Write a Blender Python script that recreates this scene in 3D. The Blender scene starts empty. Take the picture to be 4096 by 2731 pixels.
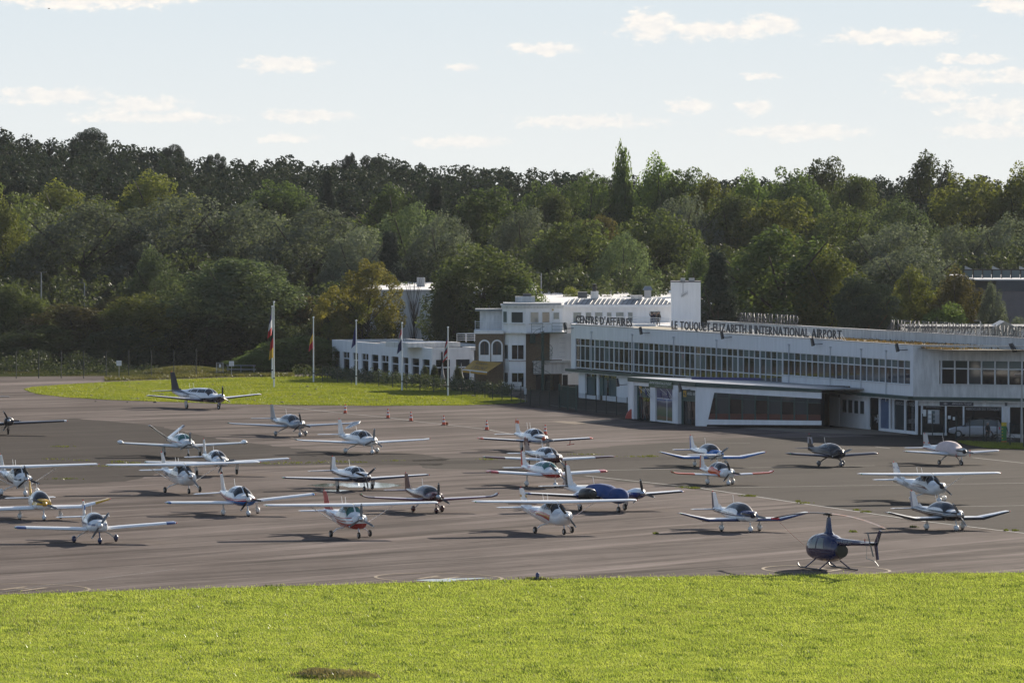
import bpy, math, random
import numpy as np
from mathutils import Vector, Matrix
R = math.radians
sc = bpy.context.scene
C = sc.collection

# ------------------------------------------------------------------ camera
F, H, VH, UC, VC, K = 20800.0, 20.7, 790.0, 2048.0, 1365.5, 0.015   # focal length in photo pixels, eye height, apron cross-fall
PIT = math.atan((VC - VH) / F)
cam = bpy.data.objects.new('camera', bpy.data.cameras.new('camera'))
C.objects.link(cam)
cam.location = (0, 0, H)
cam.rotation_euler = (R(90) - PIT, 0, 0)
cam.data.sensor_width = 36
cam.data.lens = F / 4096 * 36
cam.data.clip_start, cam.data.clip_end = 5, 20000
sc.camera = cam

# ------------------------------------------------------------------ light
SUN_AZ, SUN_EL = R(29), R(20)          # clockwise from the view direction (+Y); above the horizon
sd = Vector((math.sin(SUN_AZ) * math.cos(SUN_EL), math.cos(SUN_AZ) * math.cos(SUN_EL), math.sin(SUN_EL)))
sun = bpy.data.objects.new('sun', bpy.data.lights.new('sun', 'SUN'))
C.objects.link(sun)
sun.data.energy, sun.data.angle, sun.data.color = 5.0, R(0.53), (1.0, 0.90, 0.76)
sun.rotation_euler = sd.to_track_quat('Z', 'Y').to_euler()

def sky_world():
    w = bpy.data.worlds.new('World'); sc.world = w; w.use_nodes = True
    w.cycles.sampling_method = 'MANUAL'; w.cycles.sample_map_resolution = 256
    nt = w.node_tree; N = nt.nodes; L = nt.links; N.clear()
    def nd(t, **k):
        n = N.new(t)
        for a, b in k.items(): setattr(n, a, b)
        return n
    def ma(op, a, b=None, c=None, clamp=False):
        n = nd('ShaderNodeMath', operation=op, use_clamp=clamp)
        for i, s in enumerate((a, b, c)):
            if s is None: continue
            if isinstance(s, (int, float)): n.inputs[i].default_value = s
            else: L.new(s, n.inputs[i])
        return n.outputs[0]
    tc = nd('ShaderNodeTexCoord'); sep = nd('ShaderNodeSeparateXYZ'); L.new(tc.outputs['Generated'], sep.inputs[0])
    X, Y, Z = sep.outputs
    # the thin autumn air near the horizon is paler than the model's: look it up a little higher
    comb = nd('ShaderNodeCombineXYZ'); L.new(X, comb.inputs[0]); L.new(Y, comb.inputs[1])
    L.new(ma('ADD', ma('MULTIPLY', ma('MAXIMUM', Z, 0.0), 0.86), 0.16), comb.inputs[2])
    sky = nd('ShaderNodeTexSky', sky_type='NISHITA', sun_disc=False, sun_elevation=SUN_EL, sun_rotation=SUN_AZ,
             altitude=10, air_density=1.0, dust_density=1.3, ozone_density=1.4)
    L.new(comb.outputs[0], sky.inputs[0])
    # cumulus: soft ellipses in azimuth / elevation with ragged, noisy edges
    U = ma('MULTIPLY', ma('ARCTAN2', X, Y), F / 100); V = ma('MULTIPLY', ma('ARCSINE', Z), F / 100)
    uv = nd('ShaderNodeCombineXYZ'); L.new(U, uv.inputs[0]); L.new(V, uv.inputs[1])
    sc2 = nd('ShaderNodeVectorMath', operation='MULTIPLY'); L.new(uv.outputs[0], sc2.inputs[0]); sc2.inputs[1].default_value = (0.8, 1.5, 1)
    nz = nd('ShaderNodeTexNoise'); nz.inputs['Scale'].default_value = 1.9; nz.inputs['Detail'].default_value = 7; nz.inputs['Roughness'].default_value = 0.62
    L.new(sc2.outputs[0], nz.inputs['Vector'])
    wv = nd('ShaderNodeVectorMath', operation='MULTIPLY_ADD'); L.new(nz.outputs['Color'], wv.inputs[0])
    wv.inputs[1].default_value = (0.9, 0.6, 0); L.new(uv.outputs[0], wv.inputs[2])
    best = None
    for (u, v, a, b) in CLOUDS:
        c = ((u - UC) / 100 + 0.45, (VH - v) / 100 + 0.3, 0)
        s = nd('ShaderNodeVectorMath', operation='SUBTRACT'); L.new(wv.outputs[0], s.inputs[0]); s.inputs[1].default_value = c
        m = nd('ShaderNodeVectorMath', operation='MULTIPLY'); L.new(s.outputs[0], m.inputs[0]); m.inputs[1].default_value = (100 / a, 100 / b, 0)
        l = nd('ShaderNodeVectorMath', operation='LENGTH'); L.new(m.outputs[0], l.inputs[0])
        best = l.outputs['Value'] if best is None else ma('SMOOTH_MIN', best, l.outputs['Value'], 0.25)
    # scattered cumulus over the rest of the sky
    pl = nd('ShaderNodeVectorMath', operation='DIVIDE'); L.new(tc.outputs['Generated'], pl.inputs[0])
    zz = ma('ADD', ma('MAXIMUM', Z, 0.0), 0.08); cz = nd('ShaderNodeCombineXYZ'); [L.new(zz, cz.inputs[i]) for i in range(3)]
    L.new(cz.outputs[0], pl.inputs[1])
    n2 = nd('ShaderNodeTexNoise'); n2.inputs['Scale'].default_value = 1.1; n2.inputs['Detail'].default_value = 5
    L.new(pl.outputs[0], n2.inputs['Vector'])
    far = ma('MULTIPLY', ma('SMOOTHSTEP' if False else 'MULTIPLY', ma('SUBTRACT', n2.outputs['Fac'], 0.57), 6.0, clamp=True), ma('MULTIPLY', ma('SUBTRACT', Z, 0.05), 8.0, clamp=True))
    fine = ma('MULTIPLY', ma('SUBTRACT', nz.outputs['Fac'], 0.5), 2.2)
    mask = ma('MULTIPLY', ma('SUBTRACT', ma('ADD', 1.25, fine), best), 1.35, clamp=True)
    mask = ma('MULTIPLY', ma('MULTIPLY', mask, mask), ma('SUBTRACT', 3.0, ma('MULTIPLY', mask, 2.0)))
    mask = ma('MAXIMUM', ma('MULTIPLY', mask, ma('MULTIPLY_ADD', Z, 13.0, 0.48, clamp=True)), ma('MULTIPLY', far, 0.7))
    # thin veil of haze low down
    veil = ma('MULTIPLY', ma('SUBTRACT', 0.20, Z, clamp=True), 2.6, clamp=True)
    vm = nd('ShaderNodeMix', data_type='RGBA'); L.new(ma('MULTIPLY', veil, 2.4, clamp=True), vm.inputs['Factor'])
    L.new(sky.outputs[0], vm.inputs['A']); vg = nd('ShaderNodeMix', data_type='RGBA'); L.new(ma('MULTIPLY', Z, 28.0, clamp=True), vg.inputs['Factor']); vg.inputs['A'].default_value = VEIL_LOW; vg.inputs['B'].default_value = VEIL; L.new(vg.outputs['Result'], vm.inputs['B'])
    cl = nd('ShaderNodeMix', data_type='RGBA'); L.new(ma('ADD', ma('MULTIPLY', fine, 1.1), 0.6, clamp=True), cl.inputs['Factor'])
    cl.inputs['A'].default_value = CLOUD_LO; cl.inputs['B'].default_value = CLOUD_HI
    cm = nd('ShaderNodeMix', data_type='RGBA'); L.new(mask, cm.inputs['Factor']); L.new(vm.outputs['Result'], cm.inputs['A']); L.new(cl.outputs['Result'], cm.inputs['B'])
    bg = nd('ShaderNodeBackground'); bg.inputs['Strength'].default_value = 0.08; L.new(cm.outputs['Result'], bg.inputs['Color'])
    L.new(bg.outputs[0], nd('ShaderNodeOutputWorld').inputs[0])

CLOUDS = [(380, 0, 380, 42), (1140, 262, 165, 34), (2165, 195, 140, 28), (1850, 272, 65, 18), (2600, 110, 120, 62), (2860, 125, 260, 36),
          (3090, 100, 110, 40), (3570, 152, 270, 32), (3040, 307, 90, 13), (3880, 240, 140, 20), (3770, 315, 210, 40), (3720, 385, 150, 28),
          (4060, 310, 90, 36), (3980, 440, 220, 44), (2760, 425, 95, 30), (3020, 430, 65, 32), (200, 385, 230, 34), (560, 425, 190, 38),
          (600, 472, 320, 24), (1230, 465, 200, 24), (2350, 488, 300, 26), (3200, 530, 260, 34), (1840, 570, 180, 24), (4030, 25, 110, 36), (1150, 556, 130, 18), (3950, 525, 200, 34)]
VEIL = (4.25, 4.68, 4.95, 1); VEIL_LOW = (5.0, 5.12, 5.05, 1)      # haze brightens and warms towards the horizon
CLOUD_LO, CLOUD_HI = (4.8, 4.8, 4.85, 1), (6.2, 5.8, 5.3, 1)
sky_world()
sc.view_settings.view_transform = 'Standard'; sc.view_settings.look = 'None'
sc.view_settings.exposure = 1.12; sc.view_settings.gamma = 1; sc.view_settings.use_curve_mapping = False
sc.cycles.max_bounces = 6; sc.cycles.diffuse_bounces = 3; sc.cycles.glossy_bounces = 3; sc.cycles.transparent_max_bounces = 12
sc.cycles.transmission_bounces = 4; sc.cycles.caustics_reflective = False; sc.cycles.caustics_refractive = False; sc.cycles.sample_clamp_indirect = 3; sc.cycles.sample_clamp_direct = 2.5
sc.cycles.use_denoising = True

# ------------------------------------------------------------------ helpers
def ray(u, v):
    a, b = (u - UC) / F, (v - VC) / F
    return Vector((a, math.cos(PIT) - b * math.sin(PIT), -math.sin(PIT) - b * math.cos(PIT)))
def at(u, v, d):                       # the point at depth d seen at photo pixel (u, v)
    r = ray(u, v); t = d / r.y
    return Vector((r.x * t, d, H + r.z * t))
def gnd(u, v, up=0.0):                 # the point of the apron seen at photo pixel (u, v)
    r = ray(u, v); t = (H - up) / -(r.z + K * r.x)
    return Vector((r.x * t, r.y * t, -K * r.x * t + up))
HU = [-1200, 0, 500, 1000, 1500, 2000, 2600, 4096, 5400]; HH = [25, 22, 17.5, 14.0, 12.0, 9.0, 7, 6, 6]
def hill(x, y):
    if y < 660: return 0.0
    t = min(1, (y - 660) / 270); t = t * t * (3 - 2 * t)
    return t * float(np.interp(UC + F * x / y, HU, HH))
def gz(x, y): return -K * x + hill(x, y)
def lin(c):
    if isinstance(c, str): c = tuple(int(c[i:i + 2], 16) / 255 for i in (0, 2, 4))
    return tuple(x / 12.92 if x <= 0.04045 else ((x + 0.055) / 1.055) ** 2.4 for x in c)

class MB:
    def __init__(s): s.v, s.f, s.m = [], [], []
    def add(s, vs, fs, m=0):
        o = len(s.v); s.v += [tuple(p) for p in vs]; s.f += [tuple(i + o for i in f) for f in fs]; s.m += [m] * len(fs); return s
    def hexa(s, p, m=0): return s.add(p, [(0, 3, 2, 1), (4, 5, 6, 7), (0, 1, 5, 4), (1, 2, 6, 5), (2, 3, 7, 6), (3, 0, 4, 7)], m)
    def box(s, x0, x1, y0, y1, z0, z1, m=0):
        return s.hexa([(x0, y0, z0), (x1, y0, z0), (x1, y1, z0), (x0, y1, z0), (x0, y0, z1), (x1, y0, z1), (x1, y1, z1), (x0, y1, z1)], m)
    def prism(s, poly, z0, z1, m=0):   # poly in xy, counter-clockwise
        n = len(poly)
        return s.add([(x, y, z0) for x, y in poly] + [(x, y, z1) for x, y in poly],
                     [tuple(range(n))[::-1], tuple(range(n, 2 * n))] + [(i, (i + 1) % n, (i + 1) % n + n, i + n) for i in range(n)], m)
    def slab(s, poly, y0, y1, m=0):    # poly in xz, extruded along y
        n = len(poly)
        return s.add([(x, y0, z) for x, z in poly] + [(x, y1, z) for x, z in poly],
                     [tuple(range(n)), tuple(range(n, 2 * n))[::-1]] + [(i, i + n, (i + 1) % n + n, (i + 1) % n) for i in range(n)], m)
    def loft(s, rings, m=0, caps=True, closed=True):
        n = len(rings[0]); o = len(s.v)
        vs = [p for r in rings for p in r]; fs = []
        for i in range(len(rings) - 1):
            for j in range(n if closed else n - 1):
                k = (j + 1) % n
                fs.append((i * n + j, i * n + k, (i + 1) * n + k, (i + 1) * n + j))
        if caps: fs += [tuple(range(n))[::-1], tuple(range((len(rings) - 1) * n, len(rings) * n))]
        return s.add(vs, fs, m)
    def tube(s, pts, r, n=6, m=0):
        pts = [Vector(p) for p in pts]; rs = r if isinstance(r, (list, tuple)) else [r] * len(pts); rings = []
        for i, p in enumerate(pts):
            d = (pts[min(i + 1, len(pts) - 1)] - pts[max(i - 1, 0)]).normalized()
            a = d.cross(Vector((0, 0, 1)) if abs(d.z) < 0.9 else Vector((1, 0, 0))).normalized(); b = d.cross(a)
            rings.append([p + (a * math.cos(t) + b * math.sin(t)) * rs[i] for t in (2 * math.pi * k / n for k in range(n))])
        return s.loft(rings, m)
    def lathe(s, prof, c, ax='z', n=14, m=0, caps=True):   # prof: (along, radius)
        rings = []
        for h, r in prof:
            ring = []
            for k in range(n):
                a = 2 * math.pi * k / n; q = (r * math.cos(a), r * math.sin(a))
                ring.append({'z': (c[0] + q[0], c[1] + q[1], c[2] + h), 'x': (c[0] + h, c[1] + q[0], c[2] + q[1]), 'y': (c[0] + q[0], c[1] + h, c[2] + q[1])}[ax])
            rings.append(ring)
        return s.loft(rings, m, caps)
    def build(s, name, mats, parent=None, smooth=False):
        me = bpy.data.meshes.new(name); me.from_pydata(s.v, [], s.f)
        if not isinstance(mats, (list, tuple)): mats = [mats]
        for x in mats: me.materials.append(x)
        if len(mats) > 1: me.polygons.foreach_set('material_index', s.m)
        if smooth:
            me.polygons.foreach_set('use_smooth', [True] * len(s.f))
            me.set_sharp_from_angle(angle=R(38))
        me.update()
        return link(name, me, parent)
def link(name, data, parent=None):
    o = bpy.data.objects.new(name, data); C.objects.link(o)
    if parent is not None: o.parent = parent
    return o
def tag(o, label, cat=None, group=None, kind=None):
    if label: o['label'] = label
    if cat: o['category'] = cat
    if group: o['group'] = group
    if kind: o['kind'] = kind
    return o
def thing(name, label, cat, mw=None, group=None):
    o = bpy.data.objects.new(name, None); C.objects.link(o); o.empty_display_size = 0.2
    if mw is not None:
        if isinstance(mw, Matrix): o.matrix_world = mw
        else: o.location = mw
    return tag(o, label, cat, group)
def struct(name, mb, m, **k): return tag(mb.build(name, m, **k), None, kind='structure')

MATS = {}
def mat(name, col=(0.8, 0.8, 0.8), rough=0.5, metal=0.0, var=0.0, vscale=1.0, spec=0.5, stretch=None, bump=0.0, bscale=8.0, col2=None, coat=0.0, emit=None):
    """procedural surface: base colour with noise wear (var), optional second colour, optional fine relief"""
    if name in MATS: return MATS[name]
    m = bpy.data.materials.new(name); m.use_nodes = True; MATS[name] = m
    nt = m.node_tree; p = nt.nodes['Principled BSDF']; L = nt.links
    c = lin(col) if isinstance(col, str) else col
    p.inputs['Base Color'].default_value = (*c, 1); p.inputs['Roughness'].default_value = rough; p.inputs['Metallic'].default_value = metal
    p.inputs['Specular IOR Level'].default_value = spec; p.inputs['Coat Weight'].default_value = coat; p.inputs['Coat Roughness'].default_value = 0.08
    if emit: p.inputs['Emission Color'].default_value = (*emit[:3], 1); p.inputs['Emission Strength'].default_value = emit[3]
    if var or col2 or bump:
        tc = nt.nodes.new('ShaderNodeTexCoord'); mp = nt.nodes.new('ShaderNodeMapping'); L.new(tc.outputs['Object'], mp.inputs[0])
        if stretch: mp.inputs['Scale'].default_value = stretch
    if var or col2:
        nz = nt.nodes.new('ShaderNodeTexNoise'); nz.inputs['Scale'].default_value = vscale; nz.inputs['Detail'].default_value = 7; nz.inputs['Roughness'].default_value = 0.65
        L.new(mp.outputs[0], nz.inputs['Vector'])
        cr = nt.nodes.new('ShaderNodeValToRGB'); L.new(nz.outputs['Fac'], cr.inputs[0])
        d = (lin(col2) if isinstance(col2, str) else col2) if col2 else tuple(x * (1 - var) for x in c)
        cr.color_ramp.elements[0].position, cr.color_ramp.elements[1].position = 0.32, 0.66
        cr.color_ramp.elements[0].color = (*d, 1); cr.color_ramp.elements[1].color = (*c, 1)
        L.new(cr.outputs[0], p.inputs['Base Color'])
    if bump:
        nb = nt.nodes.new('ShaderNodeTexNoise'); nb.inputs['Scale'].default_value = bscale; nb.inputs['Detail'].default_value = 4
        L.new(mp.outputs[0], nb.inputs['Vector']); b = nt.nodes.new('ShaderNodeBump'); b.inputs['Strength'].default_value = bump; b.inputs['Distance'].default_value = 0.05
        L.new(nb.outputs['Fac'], b.inputs['Height']); L.new(b.outputs[0], p.inputs['Normal'])
    return m
_font = {}
def text_mesh(s, h, depth=0.0, outline=0.0):
    if 'cap' not in _font:
        _font['cap'] = 1.0; m0 = text_mesh('H', 1.0); ys = [v.co.y for v in m0.vertices]; _font.pop(('H', 1.0, 0.0, 0.0)); _font['cap'] = max(ys) - min(ys)
    k = (s, h, depth, outline)
    if k in _font: return _font[k]
    cu = bpy.data.curves.new('t', 'FONT'); cu.body = s; cu.size = h / _font['cap']; cu.extrude = depth; cu.resolution_u = 2; cu.offset = 0.0 if outline or depth == 0 else 0.02
    if outline: cu.fill_mode = 'NONE'; cu.bevel_depth = outline; cu.bevel_resolution = 0; cu.extrude = 0
    o = bpy.data.objects.new('t', cu); C.objects.link(o); bpy.context.view_layer.update()
    dg = bpy.context.evaluated_depsgraph_get(); me = bpy.data.meshes.new_from_object(o.evaluated_get(dg))
    bpy.data.objects.remove(o); bpy.data.curves.remove(cu); _font[k] = me
    return me
def text(name, s, h, m, parent, mtx, depth=0.0, width=None, outline=0.0):
    """lettering of cap height h, its baseline start at mtx's origin; stretched to width when given"""
    me = text_mesh(s, h, depth, outline).copy(); me.materials.clear(); me.materials.append(m)
    xs = [v.co.x for v in me.vertices]; x0, x1 = min(xs), max(xs); k = width / (x1 - x0) if width else 1.0
    for v in me.vertices: v.co.x = (v.co.x - x0) * k
    o = link(name, me, parent); o.matrix_local = mtx
    return o
def frame(o, ex, ey=None):             # matrix with x along ex, y along ey (default up), origin o
    ex = Vector(ex).normalized(); ey = Vector(ey or (0, 0, 1)); ez = ex.cross(ey).normalized(); ey = ez.cross(ex)
    return Matrix(((ex.x, ey.x, ez.x, o[0]), (ex.y, ey.y, ez.y, o[1]), (ex.z, ey.z, ez.z, o[2]), (0, 0, 0, 1)))
# ------------------------------------------------------------------ ground
rng = np.random.default_rng(7); random.seed(7)
def ntree(name):
    m = bpy.data.materials.new(name); m.use_nodes = True; nt = m.node_tree; p = nt.nodes['Principled BSDF']
    def nd(t, **k):
        n = nt.nodes.new(t)
        for a, b in k.items():
            if a in n.inputs: n.inputs[a].default_value = b
            else: setattr(n, a, b)
        return n
    def noise(vec, scale, detail=4, rough=0.6):
        n = nd('ShaderNodeTexNoise'); n.inputs['Scale'].default_value = scale; n.inputs['Detail'].default_value = detail; n.inputs['Roughness'].default_value = rough
        nt.links.new(vec, n.inputs['Vector']); return n.outputs['Fac']
    def ramp(f, *st):
        n = nd('ShaderNodeValToRGB'); nt.links.new(f, n.inputs[0]); e = n.color_ramp.elements
        while len(e) < len(st): e.new(0.5)
        for i, (p_, c_) in enumerate(st): e[i].position = p_; e[i].color = (*(c_ if not isinstance(c_, (int, float)) else (c_,) * 3), 1)
        return n.outputs[0]
    def mix(a, b, f, mode='MIX'):
        n = nd('ShaderNodeMix', data_type='RGBA', blend_type=mode)
        for s, k in ((f, 'Factor'), (a, 'A'), (b, 'B')):
            if isinstance(s, (int, float)): n.inputs[k].default_value = s
            elif isinstance(s, tuple): n.inputs[k].default_value = (*s[:3], 1)
            else: nt.links.new(s, n.inputs[k])
        return n.outputs['Result']
    def mapping(vec, rot=0, scale=(1, 1, 1)):
        for a_, val in (('Rotation', (0, 0, rot)), ('Scale', scale)):      # turn first, then stretch
            n = nd('ShaderNodeMapping'); n.inputs[a_].default_value = val; nt.links.new(vec, n.inputs[0]); vec = n.outputs[0]
        return vec
    obj = nd('ShaderNodeTexCoord').outputs['Object']
    return m, nt, p, nd, noise, ramp, mix, mapping, obj

def asphalt(name, c0, c1, streak, seed, rough=0.9):
    m, nt, p, nd, noise, ramp, mix, mapping, obj = ntree(name)
    base = mix(c0, c1, ramp(noise(mapping(obj, 0, (1, 0.35, 1)), 0.09, 6), (0.35, 0.0), (0.66, 1.0)))
    st = noise(mapping(obj, R(-51), (0.07, 1.0, 1)), 0.30, 8, 0.72)      # tyre and sweeper streaks along the taxi direction
    base = mix(base, tuple(x * 0.38 for x in c0), ramp(st, (0.50, 0.0), (0.64, streak)))
    st2 = noise(mapping(obj, R(-56 + seed), (0.03, 0.8, 1)), 0.5, 7, 0.7)
    base = mix(base, tuple(min(1, x * 1.7) for x in c1), ramp(st2, (0.52, 0.0), (0.68, streak * 0.9)))
    st3 = noise(mapping(obj, R(-44), (0.05, 1.2, 1)), 0.22, 6, 0.65)
    base = mix(base, tuple(x * 0.5 for x in c0), ramp(st3, (0.50, 0.0), (0.64, streak * 0.8)))
    base = mix(base, tuple(x * 0.5 for x in c0), ramp(noise(obj, 0.7, 8, 0.7), (0.56, 0.0), (0.72, 0.5)))
    nt.links.new(base, p.inputs['Base Color'])
    p.inputs['Roughness'].default_value = rough; p.inputs['Specular IOR Level'].default_value = 0.02
    b = nd('ShaderNodeBump'); b.inputs['Strength'].default_value = 0.35; b.inputs['Distance'].default_value = 0.02
    nt.links.new(noise(obj, 14, 3), b.inputs['Height']); nt.links.new(b.outputs[0], p.inputs['Normal'])
    return m
M_APRON = asphalt('apron_concrete_asphalt', (0.0842, 0.0673, 0.0605), (0.1305, 0.1077, 0.0985), 0.85, 0)
M_TAR = asphalt('smooth_tarmac', (0.0476, 0.0413, 0.0360), (0.0592, 0.0513, 0.0450), 0.30, 20)
M_DARK = asphalt('old_dark_tarmac', (0.0328, 0.0275, 0.0244), (0.0466, 0.0391, 0.0350), 0.4, 8)
M_PALE = asphalt('pale_patch_concrete', (0.1684, 0.1388, 0.1094), (0.2273, 0.1893, 0.1515), 0.3, 3)
def turf(name, g0, g1, dry):
    m, nt, p, nd, noise, ramp, mix, mapping, obj = ntree(name)
    base = mix(g0, g1, ramp(noise(mapping(obj, 0, (1, 0.5, 1)), 0.35, 6), (0.35, 0.0), (0.65, 1.0)))
    base = mix(base, dry, ramp(noise(mapping(obj, 0.3, (1, 0.3, 1)), 0.12, 5), (0.52, 0.0), (0.72, 0.7)))
    nt.links.new(base, p.inputs['Base Color']); p.inputs['Roughness'].default_value = 0.95; p.inputs['Specular IOR Level'].default_value = 0.0
    return m
M_TURF = turf('turf_soil', (0.115, 0.14, 0.022), (0.15, 0.175, 0.03), (0.19, 0.17, 0.05))
M_WILD = turf('woodland_floor', (0.03, 0.035, 0.012), (0.05, 0.055, 0.018), (0.07, 0.06, 0.02))

def leafy(name, c0, c1, transl=0.45, gloss=0.06, rough=0.35, nscale=0.6, hue=0.0):
    """leaves and blades: diffuse + light passing through + a waxy sheen; colour varies by clump and by individual"""
    if name in MATS: return MATS[name]
    m, nt, p, nd, noise, ramp, mix, mapping, obj = ntree(name); MATS[name] = m
    col = mix(c0, c1, ramp(noise(obj, nscale, 3), (0.35, 0.0), (0.65, 1.0)))
    oi = nd('ShaderNodeObjectInfo'); hs = nd('ShaderNodeHueSaturation')
    mr = nd('ShaderNodeMapRange'); nt.links.new(oi.outputs['Random'], mr.inputs[0]); mr.inputs[3].default_value = 0.75; mr.inputs[4].default_value = 1.25
    nt.links.new(mr.outputs[0], hs.inputs['Value']); nt.links.new(col, hs.inputs['Color']); col = hs.outputs[0]
    df = nd('ShaderNodeBsdfDiffuse'); tr = nd('ShaderNodeBsdfTranslucent'); gl = nd('ShaderNodeBsdfGlossy'); gl.inputs['Roughness'].default_value = rough
    nt.links.new(col, df.inputs[0])
    tcol = mix(col, (1.0, 1.05, 0.35), 0.55, 'MULTIPLY'); nt.links.new(tcol, tr.inputs[0])
    m1 = nd('ShaderNodeMixShader'); m1.inputs[0].default_value = transl; nt.links.new(df.outputs[0], m1.inputs[1]); nt.links.new(tr.outputs[0], m1.inputs[2])
    m2 = nd('ShaderNodeMixShader'); m2.inputs[0].default_value = gloss; nt.links.new(m1.outputs[0], m2.inputs[1]); nt.links.new(gl.outputs[0], m2.inputs[2])
    nt.links.new(m2.outputs[0], nt.nodes['Material Output'].inputs[0])
    return m

def ragged(px, step=1.2, amp=0.12, up=0.0, seed=1):
    r = random.Random(seed); pts = [gnd(u, v) for u, v in px]; out = []
    for a, b in zip(pts, pts[1:] + pts[:1]):
        n = max(1, int((b - a).length / step)) if (b - a).length < 400 else 1
        for i in range(n):
            p = a.lerp(b, i / n)
            if i: p = p + Vector((r.uniform(-amp, amp), r.uniform(-amp, amp) * 3, 0))
            out.append(Vector((p.x, p.y, -K * p.x + up)))
    return out
def sheet(name, px, up, m, amp=0.0, seed=1, kind='structure', step=1.2):
    pts = ragged(px, step, amp, up, seed) if amp else [Vector((g.x, g.y, g.z + up)) for g in (gnd(u, v) for u, v in px)]
    mb = MB(); mb.add(pts, [tuple(range(len(pts)))])
    o = mb.build(name, m)
    if o.data.polygons[0].normal.z < 0: o.data.flip_normals()
    if kind: o['kind'] = kind
    return o
def flat(x, y, up=0.0): return (x, y, -K * x + up)

mb = MB(); mb.add([flat(-3000, -500, -0.03), flat(3000, -500, -0.03), flat(3000, 6000, -0.03), flat(-3000, 6000, -0.03)], [(0, 1, 2, 3)])
struct('ground', mb, M_WILD)
# wooded dune behind the airfield
xs = np.linspace(-330, 330, 56); ys = np.concatenate([np.linspace(662, 960, 26), np.linspace(1000, 1500, 6)])
mb = MB(); mb.add([(x, y, gz(x, y) - (0.05 if y < 663 else 0)) for y in ys for x in xs], [(j * 56 + i, j * 56 + i + 1, (j + 1) * 56 + i + 1, (j + 1) * 56 + i) for j in range(len(ys) - 1) for i in range(55)])
struct('wooded_hill', mb, M_WILD, smooth=True)

NEAR = [(-500, 2394), (0, 2379), (800, 2354), (1500, 2334), (2050, 2318), (2900, 2303), (3300, 2297), (4096, 2290), (4700, 2285)]
sheet('apron', NEAR + [(4900, 1480), (2900, 1440), (1000, 1500), (0, 1506), (-900, 1506)], 0.0, M_APRON)
# resurfaced areas lying over the apron
sheet('taxiway_resurfacing', [(-700, 1770), (0, 1690), (300, 1672), (620, 1702), (900, 1760), (1250, 1800), (1640, 1812), (1800, 1835), (1750, 1862), (1250, 1850), (800, 1858), (500, 1925), (300, 1935), (-700, 1960)], 0.004, M_DARK, 0.25, 3)
sheet('stand_tarmac', [(1650, 1840), (2050, 1820), (2500, 1780), (3000, 1752), (4096, 1735), (4900, 1730), (4900, 2160), (4096, 2130), (3600, 2075), (3200, 2010), (2860, 1965), (2350, 1910), (2000, 1880), (1700, 1872)], 0.004, M_TAR, 0.2, 4)
SEAM = [(450, 1876), (800, 1862), (1250, 1853), (1800, 1849), (2500, 1836), (3100, 1826), (3500, 1822)]
sheet('forecourt', [(2030, 1612), (2120, 1628), (2600, 1690), (3300, 1730), (3700, 1758), (4300, 1770), (4300, 1650), (2400, 1520), (2100, 1560)], 0.006, M_DARK, 0.12, 6)
sheet('concrete_strip', [(2960, 1712), (3200, 1700), (3480, 1716), (3640, 1740), (3430, 1737), (3200, 1728)], 0.012, M_PALE)
sheet('concrete_patch', [(2195, 1685), (2330, 1682), (2450, 1679), (2440, 1684), (2300, 1697)], 0.012, M_PALE)

M_LINE = mat('worn_white_paint', (0.20, 0.19, 0.175), 0.7, var=0.55, vscale=3)
M_YEL = mat('worn_yellow_paint', (0.19, 0.125, 0.05), 0.7, var=0.5, vscale=2.5)
def strip(name, px, w, m, up=0.014):
    pts = [gnd(u, v) for u, v in px]; mb = MB(); L_, R_ = [], []
    for i, p in enumerate(pts):
        d = pts[min(i + 1, len(pts) - 1)] - pts[max(i - 1, 0)]; n = Vector((-d.y, d.x, 0)).normalized() * w / 2
        for q, l in ((p + n, L_), (p - n, R_)): l.append(flat(q.x, q.y, up))
    mb.loft([L_, R_], caps=False, closed=False)
    o = mb.build(name, m); o['kind'] = 'structure'; return o
for px in ([(900, 2352), (2100, 2262), (3300, 2170), (4200, 2098)], [(-100, 2300), (900, 2235), (2000, 2160), (2900, 2095)], [(-100, 2225), (700, 2172), (1500, 2118)], [(2300, 2305), (3300, 2232), (4200, 2165)], [(300, 1700), (900, 1745), (1500, 1792)], [(1400, 2100), (2300, 2040), (2700, 2012)], [(-100, 2105), (800, 2048), (1300, 2010)], [(500, 2330), (1300, 2275), (2600, 2180)]): strip('sealed_joint', px, .10, M_DARK, .006)
strip('apron_seam', SEAM, 4.0, M_DARK, 0.007)
for i, (px, w) in enumerate([([(1080, 1620), (1377, 1653), (1550, 1670), (1690, 1688), (1940, 1716), (2110, 1748)], 0.25),
                             ([(2200, 1757), (2600, 1767), (3000, 1772)], 0.2), ([(2350, 1882), (2700, 1875), (3150, 1868), (3500, 1862)], 0.22),
                             ([(2340, 1902), (2800, 1952), (3200, 2012), (3700, 2085), (4096, 2132), (4500, 2190)], 0.28),
                             ([(2800, 1952), (3400, 1942), (4096, 1932), (4500, 1926)], 0.2), ([(3840, 2026), (4096, 2021), (4500, 2013)], 0.2),
                             ([(3100, 1720), (3240, 1735)], 0.2), ([(3270, 1738), (3320, 1746)], 0.2), ([(3360, 1794), (3560, 1793), (3500, 1786)], 0.2),
                             ([(3890, 1830), (4096, 1852)], 0.22), ([(-200, 2400), (200, 2338), (700, 2276)], 0.06), ([(2200, 1620), (2320, 1638), (2490, 1652)], 0.15)]):
    strip('painted_line', px, w, M_LINE)
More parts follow.
